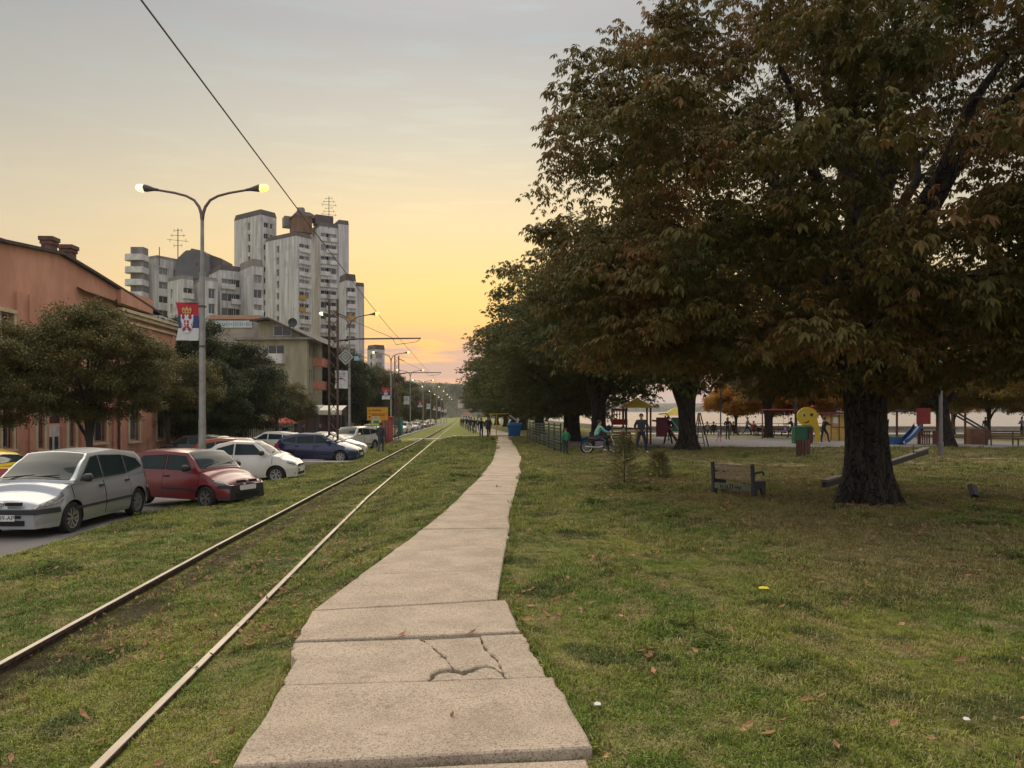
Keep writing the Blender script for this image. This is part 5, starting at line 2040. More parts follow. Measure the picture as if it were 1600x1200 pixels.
# diamond sign on the second lamp
p2 = GX(546, 53)
ds = AT(540, 558, 52.7)
dsg = thing('diamond_sign', 'grey diamond shaped sign of nested squares on the second lamp post', 'sign', ds)
for i, (s, m_) in enumerate([(.58, mat('sign_pale_grey', (.42, .42, .38), .6)), (.44, mat('sign_dark_green', (.13, .16, .14), .6)), (.32, MATS['sign_pale_grey']), (.20, MATS['sign_dark_green']), (.10, MATS['sign_pale_grey'])]):
    g = MB()
    g.plate([(0, -.006 * i, -s), (s, -.006 * i, 0), (0, -.006 * i, s), (-s, -.006 * i, 0)], (0, -1, 0), .012)
    g.build('square', m_, dsg)
MB().bar((0, .05, -.1), (.28, .2, -.1), .05).build('bracket', lampb, dsg)
sb = AT(557, 560, 52.6)
o = MB().box((0, 0, 0), (.34, .03, .30)).build('small_sign', mat('pale_blue_sign', (.35, .55, .66), .5))
o.location = sb
tag(o, 'small pale blue sign on the second lamp post beside the diamond', 'sign')
MB().bar((0, .04, 0), (-.45, .2, 0), .04).build('bracket', lampb, o)
# orange direction sign
yp = GX(590, 57)
ysn = thing('direction_sign', 'orange two line direction sign with dark arrows above the parked cars', 'sign', yp)
ora = mat('sign_orange', (.72, .33, .015), .55, var=.06)
inkd = mat('sign_ink', (.10, .045, .012), .7, var=.1)
zc1 = EYE + (HOR - 646.5) / F * 57 - yp.z
g = MB()
g.box((0, 0, zc1), (1.62, .05, 1.06))
bd = g.build('board', ora, ysn)
g = MB()
for z in (-.50, .02, .50):
    g.box((0, -.029, zc1 + z), (1.56, .006, .02))
for z0, n in ((.27, 8), (-.10, 11)):
    for i in range(n):
        g.box((-.42 + i * .095, -.03, zc1 + z0), (.055, .006, .08 + .05 * ((i * 3) % 2)))
g.plate([(-.68, -.03, zc1 + .18), (-.56, -.03, zc1 + .18), (-.62, -.03, zc1 + .36)], (0, -1, 0), .006)
g.plate([(-.72, -.03, zc1 - .24), (-.55, -.03, zc1 - .33), (-.55, -.03, zc1 - .15)], (0, -1, 0), .006)
g.build('lettering', inkd, ysn)
g = MB()
g.box((-.15, -.032, zc1 - .32), (.56, .008, .18))
pl_ = g.build('white_panel', crestw, ysn)
g = MB()
for i in range(5):
    g.box((-.36 + i * .1, -.039, zc1 - .32), (.06, .006, .09))
g.build('lettering', inkd, ysn)
for s in (-.5, .5):
    MB().tube([(s, .05, -.1), (s, .05, zc1 + .5)], .04, 8).build('post', galv, ysn)
gsn = thing('small_road_sign', 'small fluorescent green sign on a thin post below the orange board', 'sign', GX(588, 56))
zz = EYE + (HOR - 660) / F * 56 - gsn.location.z
MB().box((0, 0, zz), (.74, .03, .42)).build('board', mat('fluorescent_green', (.55, .72, .12), .5, var=.05), gsn)
MB().box((0, -.02, zz + .03), (.44, .012, .22)).build('panel', mat('sign_teal', (.10, .20, .17), .6), gsn)
MB().tube([(0, .04, -.1), (0, .04, zz + .2)], .03, 8).build('post', galv, gsn)
rk = thing('vending_kiosk', 'faded red kiosk with pale stripes beside the third lamp post', 'kiosk', GX(605, 63))
MB().box((0, 0, 1.0), (.9, .9, 2.3)).build('body', mat('kiosk_red', (.40, .07, .06), .7, var=.25, scale=2), rk)
for s in (-.25, .05, .3):
    MB().box((s, -.46, 1.1), (.08, .03, 1.8)).build('stripe', mat('kiosk_pale', (.42, .17, .15), .7), rk)
MB().box((0, 0, 2.2), (1.05, 1.05, .16)).build('roof', redc, rk)
tb = thing('utility_cabinet', 'teal green tall box standing among the distant parked cars', 'box', UY(-8.0, 88))
MB().box((0, 0, 1.1), (1.7, 1.2, 2.3)).build('body', mat('teal_box', (.045, .16, .15), .7, var=.2), tb)
MB().box((0, 0, 2.28), (1.8, 1.3, .1)).build('lid', mat('teal_box_lid', (.03, .10, .095), .7), tb)
MB().box((0, -.61, 1.2), (1.4, .03, 1.6)).build('door', MATS['teal_box_lid'], tb)

# ================================================================== CARS
tyre = mat('tyre_rubber', (.018, .017, .017), .85, var=.2)
rimm = mat('alloy_rim', (.45, .45, .46), .35, metal=.7, var=.15)
rimd = mat('steel_rim', (.20, .19, .19), .5, metal=.5, var=.15)
plas = mat('black_plastic', (.028, .028, .030), .6, var=.15)
carglass = mat('car_glass', (.020, .034, .037), .04, var=.1, spec=.16)
lightg = mat('headlamp_glass', (.16, .17, .17), .12, metal=.3, scale=16, coat=.5, col2=(.62, .62, .60))
redl = mat('tail_lamp', (.35, .02, .02), .2, var=.1, coat=.5)
amber = mat('amber_lamp', (.65, .25, .03), .3, var=.1)
under = mat('underbody', (.012, .012, .012), .9, var=.1)
platem = mat('plate_white', (.70, .70, .68), .5, var=.05)
inkm = mat('plate_ink', (.02, .02, .02), .6, var=.05)
def paint(nm, col, metal=.0, rough=.28):
    return mat('paint_' + nm, col, rough, metal=metal, var=.10, scale=1.2, coat=.5)
def interp(tab, x):
    if x <= tab[0][0]:
        return tab[0][1]
    for (a, va), (b_, vb) in zip(tab, tab[1:]):
        if x <= b_:
            f = (x - a) / (b_ - a)
            f = f * f * (3 - 2 * f) * .5 + f * .5
            return va + (vb - va) * f
    return tab[-1][1]
CARID = 0
def car(name, label, loc, heading, S, pm, group='parked cars', detail=True, plate=None, rim=None, bumper='paint', roll=0.0, strip=True):
    root = thing(name, label, 'car', loc, heading, group)
    if roll:
        root.rotation_euler = (0, roll, heading)
    W_, Lf, Lr, wr = S['w'], S['front'], S['rear'], S['wr']
    wf, wb_ = S['wf'], S['wb']
    sill = S.get('sill', .20)
    Ra = wr * 1.14
    sh, top = S['shoulder'], S['top']
    def hw(x):
        ef, er = Lf - x, x + Lr
        v = 1.0
        if ef < .95:
            v -= S.get('nose', .30) * (1 - max(ef, 0) / .95) ** 2.3
        if er < .6:
            v -= S.get('tailr', .22) * (1 - max(er, 0) / .6) ** 2.4
        return W_ / 2 * v
    def zb(x):
        z = sill
        for xc in (wf, wb_):
            if abs(x - xc) < Ra:
                z = max(z, wr + math.sqrt(max(0, Ra * Ra - (x - xc) ** 2)))
        ef, er = Lf - x, x + Lr
        if ef < .25:
            z = max(z, sill + .05 * (1 - ef / .25))
        if er < .3:
            z = max(z, sill + .10 * (1 - er / .3))
        return z
    def sidey(x, z):
        zs = interp(sh, x)
        t_ = (z - sill) / max(zs - sill, .01)
        return hw(x) * (.945 + .055 * math.sin(math.pi * min(max(t_, 0), 1) ** .8) - .05 * max(0, t_ - .7) / .3 * .8)
    xs = set(-Lr + (Lf + Lr) * i / 46 for i in range(47))
    for xc in (wf, wb_):
        for i in range(25):
            xs.add(xc - Ra * math.cos(math.pi * i / 24))
    for e_ in (.03, .08, .15):
        xs.add(Lf - e_); xs.add(-Lr + e_)
    xs = sorted(xs)
    rows, trows = 9, 6
    ring = []
    vs = []
    for x in xs:
        zs, zc = interp(sh, x), interp(top, x)
        z0 = zb(x)
        half = []
        for i in range(rows + 1):
            z = max(sill + (zs - sill) * i / rows, z0)
            half.append((sidey(x, z), z))
        ys = half[-1][0]
        for i in range(1, trows + 1):
            f = i / trows
            half.append((ys * (1 - f), zs + (zc - zs) * math.sin(f * math.pi / 2) ** .8))
        full = half + [(-y, z) for y, z in reversed(half[:-1])]
        vs += [(x, y, z) for y, z in full]
    n = 2 * (rows + trows) + 1
    fs = []
    for j in range(len(xs) - 1):
        for i in range(n - 1):
            q = [j * n + i, (j + 1) * n + i, (j + 1) * n + i + 1, j * n + i + 1]
            pz = [vs[w] for w in q]
            if (Vector(pz[0]) - Vector(pz[3])).length < 1e-6 and (Vector(pz[1]) - Vector(pz[2])).length < 1e-6:
                continue
            fs.append(tuple(q))
    fs.append(tuple(range(n)))
    fs.append(tuple((len(xs) - 1) * n + i for i in reversed(range(n))))
    g = MB().add(vs, fs)
    body = g.build('body', pm, root, smooth=True, angle=42)
    g = MB()
    g.box(((Lf - Lr) / 2, 0, .40), (Lf + Lr - .3, W_ - .46, .36))
    g.build('underbody', under, root)
    # greenhouse
    A, B, C_, D_ = S['gh']            # windscreen foot, windscreen head, roof end, rear foot: (x, z)
    rp = S['roof']                     # roofline points (x, z) from rear foot to screen foot
    wb0, wr0 = W_ / 2 * .925, W_ / 2 * S.get('tumble', .74)
    zt = max(z for _, z in rp)
    belt0 = min(interp(sh, x) for x in (D_[0] + .3, A[0] - .3))
    def gw(z):
        return wb0 + (wr0 - wb0) * min(max((z - belt0) / (zt - belt0), 0), 1) ** 1.1
    def roofz(x):
        return interp(rp, x)
    gx = sorted(set([D_[0] + (A[0] - D_[0]) * i / 40 for i in range(41)] + [p[0] for p in rp]))
    vs, fs = [], []
    sr, tr_ = 6, 6
    bow = S.get('bow', .10)
    for x in gx:
        zr = roofz(x)
        zs = interp(sh, x) - .03
        zr = max(zr, zs + .001)
        half = []
        for i in range(sr + 1):
            z = zs + (zr - zs) * i / sr
            half.append((min(gw(z), hw(x) * .95), z))
        ye = half[-1][0]
        half[-1] = (ye * .985, half[-1][1])
        for i in range(1, tr_ + 1):
            f = i / tr_
            half.append((ye * .985 * (1 - f), zr + .045 * math.sin(f * math.pi / 2)))
        full = half + [(-y, z) for y, z in reversed(half[:-1])]
        for y, z in full:
            sgn = 1 if x > (A[0] + D_[0]) / 2 else -1
            kx = abs(x - (A[0] + D_[0]) / 2) / (A[0] - D_[0]) * 2
            vs.append((x - sgn * bow * kx ** 2 * (y / wb0) ** 2, y, z))
    n = 2 * (sr + tr_) + 1
    for j in range(len(gx) - 1):
        for i in range(n - 1):
            fs.append((j * n + i, (j + 1) * n + i, (j + 1) * n + i + 1, j * n + i + 1))
    g = MB().add(vs, fs)
    g.build('cabin', pm, root, smooth=True, angle=45)
    # side glass
    for s in (-1, 1):
        for wn in S['windows']:
            g = MB()
            outer = []
            for x, z in wn:
                sgn = 1 if x > (A[0] + D_[0]) / 2 else -1
                kx = abs(x - (A[0] + D_[0]) / 2) / (A[0] - D_[0]) * 2
                y = gw(z)
                outer.append(Vector((x - sgn * bow * kx ** 2 * (y / wb0) ** 2, s * (y + .006), z)))
            g.add(outer, [tuple(range(len(outer)))])
            seal = g.build('side_window', carglass, root)
            if detail:
                g = MB()
                m = len(outer)
                for i in range(m):
                    g.bar(outer[i], outer[(i + 1) % m], .012, .022)
                g.build('window_seal', plas, seal)
    # windscreen and rear screen
    for nm, (xa, xb), k_ in (('windscreen', (B[0] - .02, A[0] - .05), 1), ('rear_window', (D_[0] + .06, C_[0] + .02), -1)):
        g = MB()
        vs, fs = [], []
        nx, ny = 8, 8
        for i in range(nx + 1):
            x = xa + (xb - xa) * i / nx
            zr = roofz(x)
            for j in range(ny + 1):
                f = -1 + 2 * j / ny
                ye = min(gw(zr), hw(x) * .95) * .985
                y = ye * f * .915
                ff = 1 - abs(f * .915)
                z = zr + .045 * math.sin(ff * math.pi / 2) + .010
                sgn = 1 if x > (A[0] + D_[0]) / 2 else -1
                kx = abs(x - (A[0] + D_[0]) / 2) / (A[0] - D_[0]) * 2
                vs.append((x - sgn * bow * kx ** 2 * (y / wb0) ** 2 + k_ * .008, y, z))
        for i in range(nx):
            for j in range(ny):
                q = i * (ny + 1) + j
                fs.append((q, q + ny + 1, q + ny + 2, q + 1))
        g.add(vs, fs)
        gl = g.build(nm, carglass, root, smooth=True)
        if detail and nm == 'windscreen':
            for y0 in (-.12, .38):
                g = MB()
                xw = A[0] - .10
                g.bar((xw, y0 - .45, roofz(xw) + .05), (xw - .08, y0 + .12, roofz(xw - .08) + .055), .018, .02)
                g.build('wiper', plas, gl)
    # wheels
    rim = rim or rimm
    wk = (round(wr, 3), rim.name)
    if wk not in WHC:
        g = MB()
        g.lathe([(wr * .66, -.09), (wr * .93, -.10), (wr, -.07), (wr, .07), (wr * .93, .10), (wr * .66, .09)], 28, axis='Y', close=True)
        tm = g.mesh('tyre', tyre, smooth=True, angle=35)
        g = MB()
        g.lathe([(wr * .66, -.085), (wr * .68, .085), (wr * .60, .075), (wr * .58, .02), (0, .01)], 28, axis='Y')
        g.lathe([(0, .075), (wr * .15, .07), (wr * .16, .02)], 12, axis='Y')
        rm = g.mesh('rim', plas if False else rim, smooth=True, angle=30)
        g = MB()
        for i in range(5):
            a = 2 * math.pi * i / 5
            M_ = Matrix.Rotation(a, 3, 'Y')
            for dx in (-.035, .035):
                pts = [M_ @ Vector((dx + q[0], q[1], q[2])) for q in ((-.018, .055, wr * .1), (.018, .055, wr * .1), (.02 + dx * .6, .062, wr * .63), (-.02 + dx * .6, .062, wr * .63))]
                g.plate(pts, (0, 1, 0), .02)
        sm = g.mesh('spokes', rim)
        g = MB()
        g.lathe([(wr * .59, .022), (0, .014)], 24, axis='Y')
        dm = g.mesh('brake_shadow', plas)  # black disc stands in for the shade behind the spokes
        WHC[wk] = (tm, rm, sm, dm)
    tm, rm, sm, dm = WHC[wk]
    for xc in (wf, wb_):
        for s in (-1, 1):
            wh = bpy.data.objects.new('wheel', tm)
            COL.objects.link(wh)
            wh.parent = root
            wh.location = (xc, s * (W_ / 2 - .115), wr)
            wh.rotation_euler = (0, 0, 0 if s > 0 else math.pi)
            place(rm, 'rim', wh)
            if detail:
                place(dm, 'hub_shadow', wh, (0, .006, 0))
                place(sm, 'spokes', wh)
    # doors: skin panels a few millimetres proud of the body side
    for s in (-1, 1):
        for (x0, x1) in S['doors']:
            g = MB()
            vs, fs = [], []
            nx, nz = 10, 8
            for i in range(nx + 1):
                x = x0 + (x1 - x0) * i / nx
                zs = interp(sh, x) - .015
                zl = max(sill + .07, zb(x) + .03)
                for j in range(nz + 1):
                    z = zl + (zs - zl) * j / nz
                    vs.append((x, s * (sidey(x, z) + .005), z))
            for i in range(nx):
                for j in range(nz):
                    q = i * (nz + 1) + j
                    fs.append((q, q + nz + 1, q + nz + 2, q + 1) if s < 0 else (q, q + 1, q + nz + 2, q + nz + 1))
            b_ = len(vs)
            g.add(vs, fs)
            dr = g.build('door', pm, root, smooth=True)
            if detail:
                # shut lines
                g = MB()
                for x in (x0 - .008, x1 + .008):
                    for j in range(8):
                        za = sill + .07 + (interp(sh, x) - sill - .09) * j / 8
                        zb2 = sill + .07 + (interp(sh, x) - sill - .09) * (j + 1) / 8
                        if za < zb(x):
                            continue
                        g.bar((x, s * (sidey(x, za) - .001), za), (x, s * (sidey(x, zb2) - .001), zb2), .012, .012)
                g.build('shut_line', under, dr)
                hx = x0 + .12
                hz = interp(sh, hx) - .12
                g = MB()
                g.box((hx, s * (sidey(hx, hz) + .022), hz), (.17, .03, .035))
                g.build('handle', S.get('handle', pm), dr)
                if strip:
                    g = MB()
                    for i in range(6):
                        xa = x0 + (x1 - x0) * i / 6
                        xb = x0 + (x1 - x0) * (i + 1) / 6
                        zq = S.get('stripz', .47)
                        g.bar((xa, s * (sidey(xa, zq) + .012), zq), (xb, s * (sidey(xb, zq) + .012), zq), .02, .05)
                    g.build('rub_strip', plas, dr)
    # mirrors
    for s in (-1, 1):
        xm = A[0] - S.get('mir', .42)
        zm = interp(sh, xm) + .10
        g = MB()
        g.tube([(xm + .06, s * (W_ / 2 * .96 + .02), zm), (xm + .05, s * (W_ / 2 * .96 + .09), zm + .01), (xm, s * (W_ / 2 * .96 + .17), zm + .01), (xm - .0, s * (W_ / 2 * .96 + .20), zm + .01)], [.045, .085, .085, .04], 10)
        g.build('mirror', S.get('mirror', pm), root, smooth=True)
    # bumpers, lamps, grille, plates
    def band(z0, z1, xlo, front, off_, nm, m_):
        g = MB()
        xe = Lf if front else -Lr
        N_ = 12
        path_ = []
        for i in range(N_ + 1):
            x = xlo + (xe - xlo) * (1 - (1 - i / N_) ** 1.6)
            path_.append(x)
        vs, fs = [], []
        pts = [(x, 1) for x in path_] + [(x, -1) for x in reversed(path_)]
        for (x, s) in pts:
            xo = x + (off_ if front else -off_) * (1 if abs(x - xe) < .02 else .4)
            for z in (z0, z1):
                y = sidey(x, z) + off_
                vs.append((xo, s * y, z))
        m = len(pts)
        for i in range(m - 1):
            fs.append((2 * i, 2 * i + 2, 2 * i + 3, 2 * i + 1))
        # top and bottom lips
        b_ = len(vs)
        g.add(vs, fs)
        cap = []
        for zi in (0, 1):
            cap.append(tuple(2 * i + zi for i in range(m)))
        g.add(vs, [tuple(cap[0]), tuple(reversed(cap[1]))])
        return g.build(nm, m_, root, smooth=True, angle=35)
    bm_ = plas if bumper == 'plastic' else pm
    zf = S.get('bumperz', (.22, .52))
    band(zf[0], zf[1], wf + Ra + .02, True, .018, 'front_bumper', bm_)
    band(zf[0] + .03, zf[1] + .04, wb_ - Ra - .02, False, .018, 'rear_bumper', bm_)
    if bumper == 'strip':
        band(zf[1] - .115, zf[1] - .02, wf + Ra + .03, True, .032, 'bumper_strip', plas)
        band(zf[1] - .09, zf[1], wb_ - Ra - .03, False, .032, 'bumper_strip', plas)
    zfz = interp(top, Lf - .02)
    if detail:
        g = MB()
        g.box((Lf + .012, 0, zf[0] + .11), (.05, W_ * .5, .10))
        g.box((Lf + .012, 0, zf[0] + .225), (.05, W_ * .42, .05))
        g.build('lower_grille', under, root)
        for s in (-1, 1):
            g = MB()
            g.box((Lf - .012, s * W_ * .125, zf[1] + .085), (.06, W_ * .17, .06))
            g.build('grille', under, root)
            if bumper != 'plastic':
                g = MB()
                yf = W_ * .34
                g.lathe([(0, .02), (.055, .02), (.07, 0)], 14, axis='X', c=(Lf - .05, s * yf, zf[0] + .12))
                g.build('fog_lamp', lightg, root)
        g = MB()
        g.lathe([(0, .03), (.035, .03), (.05, .0)], 12, axis='X', c=(Lf - .005, 0, zf[1] + .085))
        g.build('badge', rimm, root)
    for s in (-1, 1):
        # headlamp wraps round the corner
        hx0, hx1 = Lf - S.get('hl', .55), Lf - .015
        z0_, z1_ = S.get('hlz', (zf[1] + .03, zf[1] + .20))
        g = MB()
        vs, fs = [], []
        nx, nz = 8, 4
        for i in range(nx + 1):
            f = i / nx
            x = hx0 + (hx1 - hx0) * (1 - (1 - f) ** 1.8)
            zs = interp(sh, x)
            hi = min(z0_ + (z1_ - z0_) * (1.0 - .0 * f), zs + .02)
            lo = z0_ + (hi - z0_) * (.40 * (1 - f) ** 2)
            hi = hi - (hi - lo) * .25 * f
            for j in range(nz + 1):
                z = lo + (hi - lo) * j / nz
                b2 = .018 * math.sin(math.pi * min(1, max(0, j / nz))) + .010
                vs.append((x + b2 * f, s * (sidey(x, min(z, zs)) + b2), z))
        # front return towards the grille
        yfr = sidey(Lf - .015, z0_ + .05)
        for i in range(nx):
            for j in range(nz):
                q = i * (nz + 1) + j
                fs.append((q, q + nz + 1, q + nz + 2, q + 1))
        ins = W_ * .30
        e0 = nx * (nz + 1)
        ex = len(vs)
        for j in range(nz + 1):
            v = vs[e0 + j]
            vs.append((v[0] + .012, s * (ins if j < nz else ins + .05), v[2]))
        for j in range(nz):
            fs.append((e0 + j, ex + j, ex + j + 1, e0 + j + 1))
        g.add(vs, fs)
        g.build('headlamp', lightg, root, smooth=True)
        # tail lamp
        g = MB()
        zt0, zt1 = S.get('tl', (.62, .95))
        vs, fs = [], []
        for i in range(5):
            x = -Lr + .02 + .22 * (i / 4)
            for j in range(3):
                z = zt0 + (zt1 - zt0) * j / 2
                vs.append((x - .004, s * (sidey(x, min(z, interp(sh, x))) + .010), z))
        for i in range(4):
            for j in range(2):
                q = i * 3 + j
                fs.append((q, q + 3, q + 4, q + 1))
        g.add(vs, fs)
        g.build('tail_lamp', redl, root, smooth=True)
    # plates
    g = MB()
    pz = S.get('pz', zf[0] + .21)
    g.box((Lf + .035, 0, pz), (.02, .52, .115))
    po = g.build('number_plate', platem, root)
    if plate:
        tx = place(text_mesh(plate, .115, inkm, .001), 'lettering', po, (Lf + .047, 0, pz), (R(90), 0, R(90)))
    g = MB()
    g.box((-Lr - .03, 0, .55), (.02, .52, .115))
    g.build('number_plate', platem, root)
    return root
WHC = {}
def spec(L_, w, H, wbase, fo, wr, kind, **k):
    """proportions of a hatchback; x=0 halfway between the axles"""
    f = wbase / 2 + fo
    r_ = L_ - f
    s = dict(w=w, front=f, rear=r_, wr=wr, wf=wbase / 2, wb=-wbase / 2)
    bl = k.get('belt', .62 * H)
    hood = k.get('hood', .60 * H)
    nosez = k.get('nosez', .46 * H)
    ax = f - k.get('hoodl', .95)          # windscreen foot
    bx = ax - k.get('screen', .62)        # windscreen head
    rx = -r_ + k.get('tail', .30)         # roof end
    dx = -r_ + k.get('foot', .06)         # rear screen foot
    s['shoulder'] = [(-r_, bl * .95), (-r_ + .1, bl * 1.0), (dx + .5, bl * 1.02), (0, bl), (ax, bl * .985), (ax + .15, hood * .97), (f - .45, nosez * 1.07), (f - .12, nosez * .96), (f, nosez * .80)]
    s['top'] = [(-r_, bl * .97), (-r_ + .1, bl * 1.02), (dx + .5, bl * 1.04), (0, bl * 1.02), (ax, bl * 1.06), (ax + .15, hood * 1.10), (f - .5, nosez * 1.25), (f - .15, nosez * 1.08), (f, nosez * .86)]
    zr = H - .05
    s['gh'] = ((ax, bl), (bx, zr), (rx, zr), (dx, bl))
    sl = k.get('rslope', .06)
    s['roof'] = [(dx, bl * 1.0), (dx + .03, bl * 1.08), (rx - .02, zr - sl - .10), (rx + .12, zr - sl), ((rx + bx) / 2, zr), (bx + .04, zr - .03), (bx + .18, zr - .13), (ax - .02, bl * 1.05), (ax, bl * 1.0)]
    s['tumble'] = k.get('tumble', .74)
    zl = bl + .045
    zh = zr - .11
    pil = .07
    f2 = bx + .02
    bp = k.get('bpillar', (f2 + rx) / 2 + .1)
    win = [[(ax - .30, zl), (f2 - .02, zh), (bp + pil / 2, zh + .02), (bp + pil / 2, zl)]]
    if k.get('three'):
        win.append([(bp - pil / 2, zl), (bp - pil / 2, zh + .02), (rx + .22, zh - sl), (rx + .08, zh - sl - .12), (dx + .26, zl + .08), (dx + .36, zl)])
        s['doors'] = [(bp - .03, ax - .08)]
    else:
        cp = k.get('cpillar', bp - .95)
        win.append([(bp - pil / 2, zl), (bp - pil / 2, zh + .02), (cp + pil / 2, zh - sl * .3), (cp + pil / 2, zl)])
        if cp - .25 > dx + .25:
            win.append([(cp - pil / 2, zl + .01), (cp - pil / 2, zh - sl * .4), (rx + .20, zh - sl - .05), (dx + .30, zl + .10)])
        s['doors'] = [(bp + .01, ax - .10), (max(cp - .05, -wbase / 2 + wr * .75), bp - .02)]
    s['windows'] = win
    for q in ('nose', 'tailr', 'bow', 'hl', 'hlz', 'tl', 'pz', 'bumperz', 'sill', 'handle', 'mirror', 'stripz', 'mir'):
        if q in k:
            s[q] = k[q]
    return s
MPV = spec(4.17, 1.72, 1.62, 2.58, .85, .315, 'mpv', belt=.98, hood=.93, nosez=.70, hoodl=.78, screen=.95, tail=.36, foot=.05, rslope=.10, bpillar=.12, cpillar=-.88, tumble=.72, nose=.27, hl=.60, hlz=(.60, .90),
           bumperz=(.22, .60), tl=(.65, 1.05), mirror=plas, stripz=.50, handle=plas, bow=.16)
SEI = spec(3.34, 1.51, 1.42, 2.20, .64, .275, 'city', belt=.88, hood=.84, nosez=.66, hoodl=.78, screen=.62, tail=.16, foot=.04, rslope=.03, three=True, bpillar=-.32, tumble=.76, nose=.24, hl=.40, hlz=(.585, .76),
           bumperz=(.22, .57), tl=(.55, .78), mirror=plas, handle=plas, stripz=.46, pz=.50)
RET = spec(3.55, 1.63, 1.49, 2.30, .66, .295, 'retro', belt=.95, hood=.94, nosez=.76, hoodl=.72, screen=.74, tail=.62, foot=.04, rslope=.13, three=True, bpillar=-.30, tumble=.68, nose=.30, hl=.30, hlz=(.62, .80), bow=.16,
           mirror=plas, tl=(.6, .9))
HAT = spec(4.05, 1.70, 1.46, 2.51, .82, .31, 'hatch', belt=.94, hood=.90, nosez=.70, hoodl=.98, screen=.80, tail=.34, foot=.05, rslope=.09, bpillar=.0, cpillar=-.90, tumble=.70, nose=.30, hl=.60, hlz=(.60, .78))
SED = spec(4.40, 1.74, 1.46, 2.62, .88, .315, 'sedan', belt=.94, hood=.90, nosez=.68, hoodl=1.12, screen=.85, tail=.95, foot=.42, rslope=.12, bpillar=.05, cpillar=-.80, tumble=.68, nose=.30, hl=.6, hlz=(.58, .76))
SUV = spec(4.25, 1.78, 1.66, 2.60, .85, .35, 'suv', belt=1.06, hood=1.04, nosez=.84, hoodl=1.05, screen=.68, tail=.24, foot=.05, rslope=.06, bpillar=.02, cpillar=-.88, tumble=.76, nose=.25, hl=.5, hlz=(.72, .92), bumperz=(.26, .66), sill=.26)
silver = paint('silver', (.40, .425, .45), .5, .30)
redp = paint('red', (.17, .012, .018), .0, .30)
whitep2 = paint('white', (.66, .63, .57), .0, .30)
bluep = paint('navy', (.010, .020, .075), .1, .25)
yelp = paint('yellow', (.72, .50, .015), .0, .3)
orap = paint('orange_red', (.38, .10, .045), .0, .3)
blackp = paint('black', (.022, .020, .022), .1, .25)
greyp = paint('grey', (.20, .20, .20), .4, .3)
def two_wheels(front, rear, S, side):
    """car placed from the ground points of its front and rear wheels on one side (side=+1: its left wheels)"""
    d = Vector((front.x - rear.x, front.y - rear.y))
    h = math.atan2(d.y, d.x)
    mid = (Vector((front.x, front.y)) + Vector((rear.x, rear.y))) / 2
    lat = Vector((-math.sin(h), math.cos(h))) * (S['w'] / 2 - .1) * side
    c = mid - lat
    return Vector((c.x, c.y, (gz(front.x, front.y) + gz(rear.x, rear.y)) / 2 + .012)), h
l_, h_ = two_wheels(GP(113, 832), GP(207, 807), MPV, 1)
car('parked_car', 'silver family car with sloping nose parked nearest, facing us', l_, h_, MPV, silver, plate='SD 589-AP', bumper='strip')
l_, h_ = two_wheels(GP(322, 791), GP(228, 792), SEI, -1)
car('parked_car', 'small dark red three-door car with black bumper, nose on the grass', l_, h_, SEI, redp, plate='SD 161-KX' if False else None, bumper='plastic', rim=rimd)
car('parked_car', 'rounded white small car parked behind the dark red one', Vector((-9.35, 26.2, gz(-9.35, 26.2) + .03)), R(2), RET, whitep2, strip=False)
l_, h_ = two_wheels(GP(534, 722), GP(459, 728), HAT, -1)
car('parked_car', 'dark navy blue hatchback behind the lattice mast', l_ + Vector((0, 0, .02)), R(-1), HAT, bluep)
car('parked_car', 'orange-red car squeezed between the white and the navy car', GX(400, 31.5) + Vector((-.6, 0, .02)), R(4), HAT, orap, strip=False)
taxi = car('parked_car', 'bright yellow car half cut off at the left edge of the picture', GX(-8, 20.5) + Vector((-.9, 0, .02)), R(168), SED, yelp, strip=False)
car('parked_car', 'black car parked at the far kerb behind the white small car', GX(305, 37) + Vector((0, 0, .02)), R(175), HAT, blackp, detail=False)
car('parked_car', 'white car standing behind the orange-red one across the street', GX(425, 45) + Vector((0, 0, .02)), R(178), HAT, whitep2, detail=False)
car('parked_car', 'pale white car behind the navy hatchback', GX(515, 44) + Vector((0, 0, .02)), R(5), SED, whitep2, detail=False)
car('parked_car', 'white off-road style car facing us beyond the navy hatchback', GX(552, 49.5) + Vector((0, 0, .02)), R(-112), SUV, whitep2)
far_specs = [(576, 56, greyp, SED, 'grey car just beyond the white off-road style car', -100), (590, 62, blackp, HAT, 'black car beneath the orange direction sign', -100)]
for px, d, pm, S, lab, hd in far_specs:
    car('parked_car', lab, GX(px, d) + Vector((-.4, 0, .02)), R(hd), S, pm, detail=False)
cols = [(whitep2, 'white'), (greyp, 'grey'), (redp, 'red'), (whitep2, 'white'), (blackp, 'black'), (silver, 'silver'), (whitep2, 'white'), (orap, 'orange-red'), (greyp, 'grey'), (whitep2, 'white'), (silver, 'silver'), (blackp, 'black'), (redp, 'red'), (whitep2, 'white'), (silver, 'silver'), (greyp, 'grey')]
d = 67.0
for i, (pm, nm) in enumerate(cols):
    u = -8.6 - .3 * (i % 3)
    car('parked_car', '%s car, %s in the distant row of cars along the tram track' % (nm, (['first'] + ORD)[i]), UY(u, d, .02), R(-95 + 8 * (i % 3)), [HAT, SUV, SED, HAT, RET][i % 5], pm, detail=False)
    d += 5.6 + .5 * i
